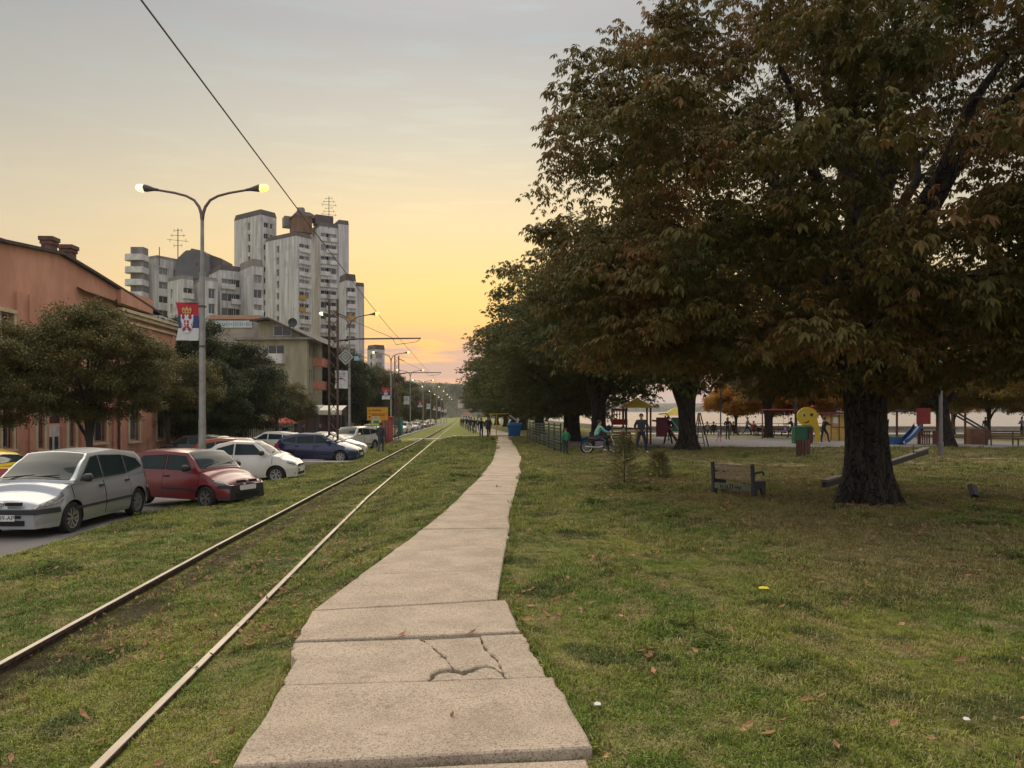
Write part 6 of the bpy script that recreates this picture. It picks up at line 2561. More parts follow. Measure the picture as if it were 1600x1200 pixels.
# ================================================================== PARK FURNITURE
wood = mat('weathered_slat', (.33, .255, .18), .85, var=.35, scale=6, stretch=(4, .6, 4), bump=.3)
castc = mat('bench_casting', (.055, .055, .058), .8, var=.25, scale=6)
brownw = mat('brown_slat', (.115, .052, .036), .8, var=.3, scale=8)
def bench_near():
    a, b_ = GP(1137, 766), GP(1178, 778)
    ax = Vector((b_.x - a.x, b_.y - a.y, 0))
    Lb = 1.2
    h = math.atan2(ax.y, ax.x)
    o = thing('park_bench', 'worn wooden bench with dark cast ends and graffiti, seen from behind', 'bench', Vector((b_.x, b_.y, gz(b_.x, b_.y))), math.atan2(-.70, .62))
    o.scale = (.80, .80, .80)
    # local x runs along the bench towards us (0 = near end), so the far end is at -Lb; front of the seat is +y
    slat = MB().box((-Lb / 2, 0, 0), (Lb - .06, .026, .072)).mesh('back_slat', wood)
    for i, z in enumerate((.80, .69, .58, .47)):
        place(slat, 'back_slat', o, (0, .02 - .05 * (z - .45), z), (R(8), 0, 0))
    seat = MB().box((-Lb / 2, 0, 0), (Lb - .06, .085, .03)).mesh('seat_slat', wood)
    for i in range(5):
        place(seat, 'seat_slat', o, (0, .10 + i * .096, .43))
    for x in (0, -Lb):
        e_ = bpy.data.objects.new('bench_end', None)
        g = MB()
        # cast side: back post, armrest, seat bearer with arched foot
        g.plate([(x, -.03, 0), (x, .05, 0), (x, .07, .40), (x, .02, .88), (x, -.06, .88), (x, -.02, .40)], (-1, 0, 0), .07)
        arch = [(x, .05, 0), (x, .16, 0)] + [(x, .30 + .145 * math.cos(math.pi - math.pi * i / 10), .03 + .21 * math.sin(math.pi * i / 10)) for i in range(11)] + [(x, .58, 0), (x, .60, .40), (x, .05, .41)]
        for i in range(1, len(arch) - 3):
            pass
        n_ = len(arch)
        g.plate(arch, (-1, 0, 0), .07)
        g.build('bench_end', castc, o)
        g = MB()
        g.tube([(x - .035, .03, .62), (x - .035, .30, .645), (x - .035, .48, .65), (x - .035, .52, .63), (x - .035, .52, .56)], .028, 8)
        g.build('armrest', castc, o)
    g = MB()
    g.box((-Lb / 2, -.045, .25), (Lb - .1, .02, .16))
    bd = g.build('back_board', mat('graffiti_board', (.15, .165, .12), .85, var=.3, scale=4), o)
    place(text_mesh('eallw', .34, mat('graffiti_ink', (.02, .02, .022), .8), .002), 'graffiti', bd, (-Lb / 2 - .06, -.058, .25), (R(90), 0, 0), (.95, .62, 1))
bench_near()
def long_bench(label, px0, px1, d, yb):
    a = GX(px0, d)
    Lb = (px1 - px0) / F * d
    o = thing('park_bench', label, 'bench', a, 0, 'long brown benches')
    for z in (.86, .72, .58):
        MB().box((Lb / 2, .0, z), (Lb, .03, .09)).build('back_slat', brownw, o)
    for i in range(4):
        MB().box((Lb / 2, -.12 - i * .1, .45), (Lb, .08, .035)).build('seat_slat', brownw, o)
    n = max(2, int(Lb / 1.2))
    for i in range(n + 1):
        x = Lb * i / n
        MB().bar((x, .02, 0), (x, .04, .9), .06).build('leg', castc, o)
        MB().bar((x, -.45, 0), (x, -.45, .43), .06).build('leg', castc, o)
        MB().bar((x, -.47, .41), (x, .03, .41), .05).build('seat_bearer', castc, o)
long_bench('long brown slatted bench at the right edge beyond the lawn', 1541, 1625, 44, 685)
long_bench('brown bench facing the river seen between swings and pram', 1183, 1232, 69, 0)
long_bench('low dark bench beyond the woman with folded arms', 1098, 1152, 70, 0)
# slatted litter bin
o = thing('litter_bin', 'brown slatted litter bin on the lawn before the yellow face panel', 'bin', GP(1255, 714))
for i in range(16):
    a = 2 * math.pi * i / 16
    MB().box((0, 0, .38), (.03, .085, .72)).build('slat', brownw, o).location = (.27 * math.cos(a), .27 * math.sin(a), 0)
    o.children[-1].rotation_euler = (0, 0, a)
g = MB()
g.lathe([(.25, .02), (.25, .74), (.22, .74), (.22, .05)], 16)
g.build('liner', plas, o)
# seesaw behind the trunk
ps, pe = GP(1288, 766) + Vector((0, 0, .12)), AT(1448, 706, 20.5)
mid = (ps + pe) / 2
o = thing('seesaw', 'wooden seesaw plank lying behind the great chestnut trunk', 'seesaw', (mid.x, mid.y, gz(mid.x, mid.y)))
plankm = mat('seesaw_plank', (.15, .13, .10), .7, var=.3, scale=5)
darkw = mat('seesaw_dark', (.030, .030, .030), .7, var=.2)
g = MB()
g.bar(ps, pe, .10, .12)
g.build('beam', darkw, o, world=True)
dv = (pe - ps).normalized()
g = MB()
g.bar(ps + Vector((0, 0, .075)), pe + Vector((0, 0, .075)), .13, .02)
g.build('plank', plankm, o, world=True)
for q, s in ((ps, 1), (pe, -1)):
    g = MB()
    g.bar(q + dv * s * .0 + Vector((0, 0, .11)), q + dv * s * .75 + Vector((0, 0, .10)), .18, .03)
    g.build('seat', plankm, o, world=True)
    g = MB()
    h0 = q + dv * s * .85
    g.tube([h0 + Vector((0, 0, .05)), h0 + Vector((0, 0, .3))], .015, 6)
    g.build('handle', iron, o, world=True)
g = MB()
g.box((mid.x, mid.y, (mid.z + gz(mid.x, mid.y)) / 2), (.2, .2, max(.2, mid.z - gz(mid.x, mid.y))))
g.build('pivot', iron, o, world=True)
# small floodlight in the grass
o = thing('ground_floodlight', 'small black ground floodlight tilted in the grass right of the trunk', 'floodlight', GP(1521, 778), .5)
M4 = Matrix.Rotation(R(-28), 3, 'X') @ Matrix.Rotation(R(20), 3, 'Y')
MB().box((0, 0, .15), (.17, .10, .25), M4=M4).build('housing', plas, o)
MB().box((.03, .06, .17), (.14, .015, .2), M4=M4).build('lens', glassd, o)
MB().bar((0, 0, -.02), (0, 0, .1), .05).build('spike', plas, o)
# poles in the park
def park_pole(label, px, py, top, r_, col, head=False):
    p = GP(px, py)
    d = p.y
    o = thing('park_lamp', label, 'pole', p, 0, 'lamp poles in the park')
    H = EYE + (HOR - top) / F * d - p.z
    g = MB()
    g.tube([(0, 0, -.1), (0, 0, .6), (0, 0, .62), (0, 0, H)], [r_ * 1.4, r_ * 1.35, r_, r_ * .7], 10)
    g.build('pole', mat('pole_' + col[0], col[1], .6, var=.15), o, smooth=True, angle=40)
    g = MB()
    g.lathe([(0, H - .05), (r_ * 1.2, H), (.16, H + .12), (.2, H + .3), (.1, H + .4), (0, H + .42)], 12)
    g.build('lantern', mat('lantern_grey', (.3, .3, .3), .5), o, smooth=True)
park_pole('grey lamp pole on the lawn left of the leaning chestnut', 1470, 712, 545, .085, ('grey', (.16, .15, .15)))
park_pole('dark green lamp pole left of the yellow face panel', 1243, 690, 540, .075, ('green', (.03, .05, .045)))
park_pole('thin dark lamp pole behind the small girl in pink', 1126, 683, 570, .06, ('dark', (.06, .055, .05)))
# green fence beside the path
gf = mat('fence_green', (.010, .038, .026), .6, var=.2)
fa, fb = GP(876, 709), GP(824, 687)
o = thing('green_fence', 'dark green slatted metal fence at the playground corner beside the path', 'fence', fa)
Lf_ = (Vector((fb.x - fa.x, fb.y - fa.y, 0))).length
rz = math.atan2(fb.y - fa.y, fb.x - fa.x)
nP = 9
for i in range(nP):
    q = fa.lerp(fb, i / (nP - 1))
    MB().box((q.x, q.y, gz(q.x, q.y) + .68), (.07, .07, 1.46), rz=rz).build('post', gf, o, world=True)
for i in range(nP - 1):
    qa, qb = fa.lerp(fb, i / (nP - 1)), fa.lerp(fb, (i + 1) / (nP - 1))
    qa.z, qb.z = gz(qa.x, qa.y), gz(qb.x, qb.y)
    for j in range(8):
        z = Vector((0, 0, .22 + j * .155))
        MB().bar(qa + z, qb + z, .025, .085).build('slat', gf, o, world=True)
# blue litter container and yellow exercise frame by the far path
bb = thing('blue_bin', 'bright blue waste container where the paths cross', 'bin', GP(804, 683))
g = MB()
g.add([(-.46, -.42, .08), (.46, -.42, .08), (.46, .42, .08), (-.46, .42, .08), (-.60, -.52, 1.02), (.60, -.52, 1.02), (.60, .52, 1.02), (-.60, .52, 1.02)], [(3, 2, 1, 0), (0, 1, 5, 4), (1, 2, 6, 5), (2, 3, 7, 6), (3, 0, 4, 7)])
g.build('body', mat('bin_blue', (.012, .115, .34), .5, var=.12), bb)
g = MB()
g.add([(-.64, -.56, 1.02), (.64, -.56, 1.02), (.64, .56, 1.02), (-.64, .56, 1.02), (-.5, -.35, 1.22), (.5, -.35, 1.22), (.5, .4, 1.26), (-.5, .4, 1.26)], [(0, 1, 5, 4), (1, 2, 6, 5), (2, 3, 7, 6), (3, 0, 4, 7), (4, 5, 6, 7), (3, 2, 1, 0)])
g.build('lid', mat('bin_blue_lid', (.03, .16, .42), .5, var=.1), bb)
for s in (-.4, .4):
    g = MB()
    g.lathe([(.08, -.03), (.08, .03), (0, .03)], 10, axis='X', c=(s, .3, .08))
    g.build('wheel', tyre, bb)
yf = thing('exercise_frame', 'thin yellow exercise frame on the grass left of the blue container', 'frame', GP(771, 681))
ym = mat('frame_yellow', (.62, .42, .05), .5, var=.1)
for s in (-.17, .17):
    MB().tube([(s * 1.6, 0, 0), (s * 1.6, 0, 2.0)], .045, 8).build('post', ym, yf)
MB().tube([(-.4, 0, 2.0), (1.4, .2, 2.05)], .04, 8).build('crossbar', ym, yf)
MB().tube([(1.5, 0, 1.9), (2.6, .1, 1.1)], .07, 8).build('beam', framew, yf)

# ------------------------------------------------------------------ playground
pr = mat('play_red', (.40, .018, .022), .45, var=.12)
pd_ = mat('play_maroon', (.16, .025, .030), .55, var=.2)
pb = mat('play_blue', (.012, .10, .30), .35, var=.12)
py_ = mat('play_yellow', (.80, .55, .05), .5, var=.1)
pg = mat('play_green', (.018, .14, .060), .5, var=.15)
pw = mat('play_brown', (.17, .075, .04), .7, var=.25, scale=4)
def slide(parent, a, b_, w, m_):
    a, b_ = Vector(a), Vector(b_)
    g = MB()
    n = 10
    d = (b_ - a)
    s = Vector((-d.y, d.x, 0)).normalized() * w / 2
    vs, fs = [], []
    for i in range(n + 1):
        f = i / n
        p = a + d * f
        p.z = a.z + (b_.z - a.z) * (f ** 1.0) - .12 * math.sin(f * math.pi)
        if i == n:
            p.z = b_.z
        vs += [p - s + Vector((0, 0, .22)), p - s, p + s, p + s + Vector((0, 0, .22)), p + s * 1.08 + Vector((0, 0, .22)), p + s * 1.08 - Vector((0, 0, .06)), p - s * 1.08 - Vector((0, 0, .06)), p - s * 1.08 + Vector((0, 0, .22))]
    for i in range(n):
        for j in range(8):
            fs.append((i * 8 + j, i * 8 + (j + 1) % 8, (i + 1) * 8 + (j + 1) % 8, (i + 1) * 8 + j))
    g.add(vs, fs)
    return g.build('slide', m_, parent, smooth=True, angle=40)
def pyramid(parent, c, w, h, m_):
    g = MB()
    x, y, z = c
    g.add([(x - w, y - w, z), (x + w, y - w, z), (x + w, y + w, z), (x - w, y + w, z), (x, y, z + h)], [(0, 1, 4), (1, 2, 4), (2, 3, 4), (3, 0, 4), (3, 2, 1, 0)])
    return g.build('roof', m_, parent)
t1 = thing('play_tower', 'play tower with yellow pyramid roof, red panels and blue slide', 'play tower', GX(995, 46))
for x in (-.75, .75):
    for y in (-.6, .6):
        MB().tube([(x, y, 0), (x, y, 2.35)], .06, 8).build('post', pd_ if x > 0 else pg, t1)
pyramid(t1, (0, 0, 2.3), 1.0, .62, py_)
MB().box((0, 0, 1.0), (1.5, 1.2, .08)).build('platform', pw, t1)
MB().box((-1.15, -.62, 1.42), (.95, .06, .35)).build('panel', pr, t1)
for i in range(5):
    MB().box((-1.5 + i * .17, -.62, 1.85), (.05, .05, .55)).build('baluster', pd_, t1)
MB().box((-1.15, -.62, 2.18), (.95, .06, .14)).build('panel', pr, t1)
MB().box((-1.12, 0, 1.0), (.9, 1.2, .08)).build('platform', pw, t1)
for i in range(4):
    MB().box((-.6, -.9 - .0 * i, .2 + .2 * i), (.9, .25, .06)).build('step', py_, t1).location = (0, -.25 * (3 - i) + .3, 0)
MB().box((-.05, -.72, .55), (.32, .06, .9)).build('panel', py_, t1)
MB().tube([(-1.62, -.6, 0), (-1.62, -.6, 2.3)], .05, 8).build('post', galv, t1)
slide(t1, (-1.6, 0, 1.05), (-3.5, -.4, .12), .5, pb)
MB().box((-2.0, -.4, .25), (.5, .5, .4)).build('panel', py_, t1)
MB().box((1.5, -.3, 1.1), (.7, .06, 1.2)).build('panel', pd_, t1)
for s in (-.25, .25):
    MB().tube([(1.0, s, 1.5), (1.7, s, 1.4), (2.6, s, .1)], .055, 8).build('ladder_rail', pd_, t1)
for i in range(5):
    f = .15 + i * .19
    MB().tube([(1.7 + .9 * f, -.25, 1.4 - 1.3 * f), (1.7 + .9 * f, .25, 1.4 - 1.3 * f)], .03, 6).build('rung', py_, t1)
MB().tube([(1.3, -.3, 1.9), (1.8, -.3, 1.95), (2.8, -.3, .6)], .035, 6).build('handrail', mat('play_grey', (.4, .38, .38), .5), t1)
t3 = thing('play_roof_tower', 'second yellow roofed play tower behind the thick chestnut trunk', 'play tower', GX(1055, 54))
for x in (-.6, .6):
    for y in (-.6, .6):
        MB().tube([(x, y, 0), (x, y, 1.9)], .06, 8).build('post', pg, t3)
pyramid(t3, (0, 0, 1.85), .95, .62, py_)
MB().box((.1, -.62, 1.2), (1.0, .06, 1.0)).build('panel', pg, t3)
t2 = thing('play_house', 'brown and red play house with dark blue slide left of the leaning chestnut', 'play house', GX(1455, 46))
for x in (-2.25, -.9, .25, 1.2, 2.0):
    MB().tube([(x, -.2, 0), (x, -.2, 2.15)], .07, 8).build('post', pw, t2)
MB().box((-.65, -.3, 1.78), (.86, .06, 1.0)).build('panel', pr, t2)
MB().tube([(-2.4, -.2, 2.1), (0, -.2, 2.12)], .05, 8).build('crossbar', castc, t2)
for i in range(6):
    MB().box((-.98 + i * .14, -.28, .42), (.07, .05, .78)).build('baluster', pw, t2)
MB().box((-.63, -.26, .82), (.9, .08, .08)).build('rail', pw, t2)
MB().box((.25, -.27, .45), (.62, .06, .85)).build('panel', pd_, t2)
MB().box((.8, -.1, 1.75), (.55, .06, .75)).build('panel', mat('play_teal', (.06, .22, .16), .5), t2)
MB().box((.85, -.25, .45), (.55, .06, .7)).build('panel', pg, t2)
MB().box((.2, .3, 1.05), (2.4, 1.2, .08)).build('platform', pw, t2)
MB().box((2.75, -.2, .5), (.95, .7, 1.0)).build('panel', pw, t2)
for s in (-.5, .1):
    MB().bar((1.3, s, 2.0), (3.1, s, .95), .09).build('handrail', castc, t2)
slide(t2, (-.95, -.25, 1.15), (-2.35, -.9, .12), .5, pb)
MB().box((-2.5, -.5, .25), (.55, .7, .5)).build('panel', pb, t2)
g = MB()
n = 6
for i in range(7):
    f = i / 6
    g.tube([(-3.3 + f * .6, .1, 0), (-2.6, .1, 1.6)], .02, 5)
for j in range(4):
    g.tube([(-3.3 + .18 * j, .1, .4 * j + .2), (-2.66, .1, .4 * j + .2)], .018, 5)
g.build('climbing_net', castc, t2)
# yellow face panel with green base: plain smiling head
fp = thing('face_panel', 'yellow smiling round face play panel with red tuft and green base', 'play panel', GX(1262, 47))
def disc(cx, cz, rx, rz_, y, th, m_, nm, par, n=24, a0=0, a1=6.2832):
    g = MB()
    g.plate([(cx + rx * math.cos(a0 + (a1 - a0) * i / n), y, cz + rz_ * math.sin(a0 + (a1 - a0) * i / n)) for i in range(n + (0 if a1 - a0 > 6.28 else 1))], (0, -1, 0), th)
    return g.build(nm, m_, par)
pyb = mat('face_yellow', (.80, .58, .03), .5, var=.06)
hd = disc(-.05, 1.75, .66, .60, 0, .08, pyb, 'head', fp)
disc(-.30, 1.85, .10, .15, -.09, .012, crestw, 'eye', fp, 16)
disc(-.27, 1.84, .055, .10, -.105, .012, under, 'pupil', fp, 14)
disc(.22, 1.86, .11, .11, -.09, .012, pd_, 'cheek', fp, 16)
g = MB()
g.plate([(-.32, -.09, 1.36), (-.10, -.09, 1.42), (.06, -.09, 1.52), (.08, -.09, 1.42), (-.06, -.09, 1.33), (-.2, -.09, 1.31)], (0, -1, 0), .012)
g.build('mouth', pr, fp)
g = MB()
g.plate([(-.02, .02, 2.24), (.12, .02, 2.46), (.22, .02, 2.38), (.34, .02, 2.50), (.56, .02, 2.46), (.40, .02, 2.22), (.24, .02, 2.16)], (0, -1, 0), .06)
g.build('tuft', pr, fp)
g = MB()
g.plate([(.28, .06, 1.6), (.60, .06, 1.6), (.72, .06, 1.1), (.80, .06, .55), (.72, .06, .1), (.42, .06, .1), (.50, .06, .6), (.36, .06, 1.05), (.1, .06, 1.2)], (0, -1, 0), .08)
g.build('arm', pyb, fp)
MB().box((-.28, .2, .58), (1.16, .5, 1.06)).build('base', pg, fp)
MB().box((.02, -.08, .6), (.04, .03, 1.0)).build('post', mat('play_dark_green', (.01, .06, .035), .6), fp)
disc(.30, .55, .26, .45, -.08, .03, pd_, 'shell', fp, 20, math.pi / 2, 3 * math.pi / 2)
g = MB()
MB().box((.1, -.02, 1.16), (.7, .1, .09)).build('collar', mat('pale_yellow', (.72, .64, .25), .6), fp)
MB().box((-.3, -.06, 1.16), (1.0, .06, .06)).build('collar', pg, fp)
# small yellow wooden hut
kh = thing('wooden_hut', 'yellow wooden hut with brown eaves behind the great trunk', 'hut', GX(1312, 54))
MB().box((0, 0, .95), (1.9, 1.4, 1.9)).build('wall', mat('hut_yellow', (.55, .36, .10), .7, var=.15, scale=3), kh)
for x in (-.95, -.35, .3, .95):
    MB().box((x, -.72, .95), (.06, .04, 1.9)).build('batten', pw, kh)
MB().box((0, -.72, 1.0), (1.9, .04, .06)).build('batten', pw, kh)
MB().box((0, 0, 2.0), (2.3, 1.9, .16)).build('roof', pd_, kh)
g = MB()
g.box((-.62, -.725, 1.5), (.36, .03, .45))
g.build('window', crestw, kh)
# swing frame
sw = thing('swing', 'red swing frame with hanging seat beyond the small girl in pink', 'swing', GX(1218, 58))
for x in (-1.35, 1.35):
    for s in (-.8, .8):
        MB().tube([(x + s * .35, s, 0), (x, 0, 2.3)], .05, 8).build('leg', pd_, sw)
MB().tube([(-1.4, 0, 2.3), (1.4, 0, 2.3)], .06, 8).build('crossbar', pr, sw)
for x in (.35, .75):
    MB().tube([(x, 0, 2.3), (x, .25, .7)], .012, 5).build('chain', castc, sw)
MB().box((.55, .25, .66), (.5, .22, .04)).build('seat', plas, sw)
# A-frame ladder beside the thick trunk
af = thing('climbing_frame', 'slim blue and brown climbing frame right of the thick chestnut trunk', 'climbing frame', GX(1092, 41))
for x0, x1, m_ in ((-.35, 0, galv), (.35, 0, galv), (-.1, .05, pw), (.55, .1, castc)):
    MB().tube([(x0, 0, 0), (x1, .1, 1.95)], .035, 6).build('leg', m_, af)
for i in range(5):
    MB().tube([(-.32 + i * .06, .02, .25 + i * .32), (.32 - i * .06, .02, .25 + i * .32)], .02, 6).build('rung', pb, af)

# railing along the quay
ql = thing('quay_railing', 'thin dark railing on the quay behind the seated people', 'railing', GX(1110, 80))
for i in range(26):
    x = 19 + i * .85
    MB().tube([(x, 80.6, gz(x, 80.6)), (x, 80.6, gz(x, 80.6) + 1.05)], .025, 5).build('baluster', castc, ql, world=True)
for z in (.55, 1.05):
    MB().bar((18.8, 80.6, gz(19, 80.6) + z), (40.6, 80.6, gz(19, 80.6) + z), .05).build('rail', castc, ql, world=True)

# ================================================================== PEOPLE
skin_m = mat('skin', (.42, .25, .17), .6, var=.08)
shoe_d = mat('shoe_dark', (.03, .028, .026), .7)
shoe_w = mat('shoe_white', (.55, .54, .52), .7)
def cloth(nm, col):
    return mat('cloth_' + nm, col, .9, var=.15, scale=9)
J0 = dict(pelvis=(0, 0, .93), spine=(0, -.01, 1.10), chest=(0, .0, 1.30), neck=(0, 0, 1.475), jaw=(0, .02, 1.545), head=(0, .015, 1.635), crown=(0, 0, 1.715), nose=(0, .112, 1.615))
def pose(kind):
    J = {k_: Vector(v) for k_, v in J0.items()}
    def arm(s, sh_, el, wr_):
        J['sh%d' % s], J['el%d' % s], J['wr%d' % s] = Vector(sh_), Vector(el), Vector(wr_)
    def leg(s, kn, an, toe):
        J['hip%d' % s] = Vector((s * .09, 0, .88))
        J['kn%d' % s], J['an%d' % s], J['toe%d' % s] = Vector(kn), Vector(an), Vector(toe)
    for s in (-1, 1):
        arm(s, (s * .19, 0, 1.41), (s * .255, -.03, 1.13), (s * .25, .07, .89))
        leg(s, (s * .10, .025, .49), (s * .105, -.03, .075), (s * .125, .14, .035))
    if kind == 'walk':
        leg(1, (.09, .20, .52), (.09, .16, .09), (.10, .33, .07))
        leg(-1, (-.09, -.02, .49), (-.09, -.30, .14), (-.10, -.16, .035))
        arm(1, (.19, 0, 1.41), (.25, -.15, 1.15), (.24, -.16, .91))
        arm(-1, (-.19, 0, 1.41), (-.25, .07, 1.14), (-.23, .26, .98))
    elif kind == 'stride':
        leg(1, (.10, .28, .55), (.10, .42, .12), (.10, .57, .10))
        leg(-1, (-.09, -.10, .50), (-.09, -.44, .20), (-.10, -.33, .05))
        arm(1, (.19, .05, 1.40), (.24, .16, 1.15), (.20, .42, 1.02))
        arm(-1, (-.19, .05, 1.40), (-.24, .16, 1.15), (-.20, .42, 1.02))
        for q in ('chest', 'neck', 'jaw', 'head', 'crown', 'nose'):
            J[q] += Vector((0, .06, -.02))
    elif kind == 'folded':
        arm(1, (.19, 0, 1.41), (.29, .03, 1.16), (.0, .20, 1.18))
        arm(-1, (-.19, 0, 1.41), (-.29, .03, 1.16), (.02, .23, 1.14))
    elif kind == 'pockets':
        for s in (-1, 1):
            arm(s, (s * .19, 0, 1.41), (s * .33, -.06, 1.16), (s * .20, .08, .97))
    elif kind == 'wide':
        for s in (-1, 1):
            leg(s, (s * .17, .03, .49), (s * .24, -.02, .075), (s * .30, .13, .035))
            arm(s, (s * .19, 0, 1.41), (s * .30, -.02, 1.15), (s * .17, .16, 1.05))
    elif kind == 'sit':
        dz = Vector((0, 0, -.45))
        for q in list(J):
            if not q.startswith(('kn', 'an', 'toe')):
                J[q] += dz
        for s in (-1, 1):
            leg(s, (s * .13, .42, .48), (s * .14, .42, .08), (s * .15, .58, .035))
            J['hip%d' % s] += dz
            arm(s, (s * .19, 0, .96), (s * .25, .12, .70), (s * .15, .36, .60))
        for q in ('chest', 'neck', 'jaw', 'head', 'crown', 'nose'):
            J[q] += Vector((0, .05, -.01))
    elif kind == 'ride':
        dz = Vector((0, -.05, -.12))
        for q in list(J):
            if not q.startswith(('kn', 'an', 'toe')):
                J[q] += dz
        for s in (-1, 1):
            leg(s, (s * .24, .32, .62), (s * .26, .22, .20), (s * .28, .38, .14))
            J['hip%d' % s] += dz
            arm(s, (s * .2, .06, 1.26), (s * .27, .28, 1.06), (s * .26, .52, .98))
        for q in ('chest', 'neck', 'jaw', 'head', 'crown', 'nose'):
            J[q] += Vector((0, .14, -.06))
        for s in (-1, 1):
            J['sh%d' % s] += Vector((0, .06, 0))
    elif kind == 'lean':
        leg(1, (.09, .26, .52), (.09, .34, .075), (.10, .50, .04))
        leg(-1, (-.09, -.06, .48), (-.09, -.14, .075), (-.10, .02, .035))
        for s in (-1, 1):
            arm(s, (s * .19, .1, 1.38), (s * .23, .30, 1.2), (s * .16, .55, 1.18))
        for q in ('chest', 'neck', 'jaw', 'head', 'crown', 'nose'):
            J[q] += Vector((0, .10, -.03))
    return J
RAD = dict(pelvis=(.155, .115), spine=(.145, .105), chest=(.165, .115), neck=(.058, .058), jaw=(.062, .07), head=(.080, .096), crown=(.055, .065), nose=(.014, .014))
BONES = [('pelvis', 'spine', 'T'), ('spine', 'chest', 'T'), ('chest', 'neck', 'T'), ('neck', 'jaw', 'S'), ('jaw', 'head', 'S'), ('head', 'crown', 'S'), ('head', 'nose', 'S')]
for s in (-1, 1):
    BONES += [('chest', 'sh%d' % s, 'T'), ('sh%d' % s, 'el%d' % s, 'T'), ('el%d' % s, 'wr%d' % s, 'T'), ('pelvis', 'hip%d' % s, 'L'), ('hip%d' % s, 'kn%d' % s, 'L'), ('kn%d' % s, 'an%d' % s, 'L'), ('an%d' % s, 'toe%d' % s, 'F')]
PC = {}
def body_mesh(kind, bulk=1.0, longcoat=False):
    key = (kind, bulk)
    if key in PC:
        return PC[key]
    J = pose(kind)
    names = list(J)
    co = [J[n_] for n_ in names]
    ed = [(names.index(a), names.index(b_)) for a, b_, _ in BONES]
    rad = []
    for n_ in names:
        if n_ in RAD:
            r_ = RAD[n_]
            if n_ in ('pelvis', 'spine', 'chest'):
                r_ = (r_[0] * bulk, r_[1] * bulk)
        else:
            r0 = {'sh': .078 * bulk, 'el': .055 * bulk, 'wr': .036, 'hi': .098, 'kn': .068, 'an': .050, 'to': .044}[n_[:2]]
            r_ = (r0, r0)
        rad.append(r_)
    fing = []
    # hands: palm, four fingers and a thumb
    for s in (-1, 1):
        w, e_ = J['wr%d' % s], J['el%d' % s]
        d = (w - e_).normalized()
        sd_ = d.cross(Vector((s, 0, 0)))
        sd_ = sd_.normalized() if sd_.length > .05 else Vector((0, 1, 0))
        iw = names.index('wr%d' % s)
        pi_ = len(co)
        co.append(w + d * .07); rad.append((.036, .022)); ed.append((iw, pi_))
        for j, (off_, ln) in enumerate(((-.027, .068), (-.009, .080), (.009, .075), (.027, .060))):
            k1 = len(co)
            co.append(w + d * (.095 + ln * .4) + sd_ * off_ + Vector((-s * .006, 0, 0))); rad.append((.0095, .0095)); ed.append((pi_, k1))
            co.append(w + d * (.09 + ln) + sd_ * off_ * 1.05 + Vector((-s * .022, 0, 0))); rad.append((.008, .008)); ed.append((k1, k1 + 1))
        k1 = len(co)
        co.append(w + d * .06 + sd_ * .048); rad.append((.011, .011)); ed.append((pi_, k1))
        co.append(w + d * .10 + sd_ * .058); rad.append((.009, .009)); ed.append((k1, k1 + 1))
    me = bpy.data.meshes.new('person_rig')
    me.from_pydata(co, ed, [])
    o = bpy.data.objects.new('person_rig', me)
    COL.objects.link(o)
    o.modifiers.new('skin', 'SKIN').use_smooth_shade = True
    sl = me.skin_vertices[0].data
    for i, r_ in enumerate(rad):
        sl[i].radius = r_
        sl[i].use_root = (i == names.index('pelvis'))
    sb_ = o.modifiers.new('sub', 'SUBSURF')
    sb_.levels = sb_.render_levels = 1
    dg = bpy.context.evaluated_depsgraph_get()
    m2 = bpy.data.meshes.new_from_object(o.evaluated_get(dg))
    bpy.data.objects.remove(o, do_unlink=True)
    # region of every face from its nearest bone
    segs = [(J[a], J[b_], c_) for a, b_, c_ in BONES]
    for s in (-1, 1):
        w, e_ = J['wr%d' % s], J['el%d' % s]
        segs.append((w + (w - e_).normalized() * .045, w + (w - e_).normalized() * .18, 'S'))
    idx = []
    for p in m2.polygons:
        c = p.center
        best, bt = 9, 'T'
        for a, b_, ty in segs:
            ab = b_ - a
            t_ = max(0, min(1, (c - a).dot(ab) / max(ab.length_squared, 1e-9)))
            q = (a + ab * t_ - c).length
            if q < best:
                best, bt = q, ty
        if bt == 'S' and c.z < J['neck'].z - .01 and c.z > J['chest'].z - .1 and abs(c.x) < .12:
            bt = 'T'
        idx.append('TLSF'.index(bt))
    m2.polygons.foreach_set('material_index', idx)
    m2.polygons.foreach_set('use_smooth', [True] * len(idx))
    # hair cap
    g = MB()
    hc = J['head'] + Vector((0, -.012, .018))
    vs, fs = [], []
    nr, nn = 7, 14
    for i in range(nr + 1):
        ph = (math.pi * .60) * i / nr
        for j in range(nn):
            th = 2 * math.pi * j / nn
            rr_ = 1 + .04 * math.sin(j * 5 + i * 3)
            y = math.sin(ph) * math.sin(th)
            z = math.cos(ph)
            if y > .25 and z < .55:
                z = max(z, .45)
                y = min(y, .62)
            vs.append(hc + Vector((math.sin(ph) * math.cos(th) * .096 * rr_, y * .112 * rr_, z * .112 * rr_)))
    for i in range(nr):
        for j in range(nn):
            fs.append((i * nn + j, i * nn + (j + 1) % nn, (i + 1) * nn + (j + 1) % nn, (i + 1) * nn + j))
    g.add(vs, fs)
    # eyes and mouth, a millimetre proud of the face
    f = MB()
    for s in (-1, 1):
        f.box(J['head'] + Vector((s * .032, .088, .0)), (.022, .012, .010))
    m_ = MB()
    m_.box(J['jaw'] + Vector((0, .085, .012)), (.045, .012, .010))
    e2_ = MB()
    for s in (-1, 1):
        e2_.box(J['head'] + Vector((s * .092, 0, -.01)), (.014, .035, .055))
    PC[key] = (m2, g, f, m_, e2_, J, idx)
    return PC[key]
eye_m = mat('eye_dark', (.03, .02, .02), .4)
lip_m = mat('lip', (.30, .12, .10), .6)
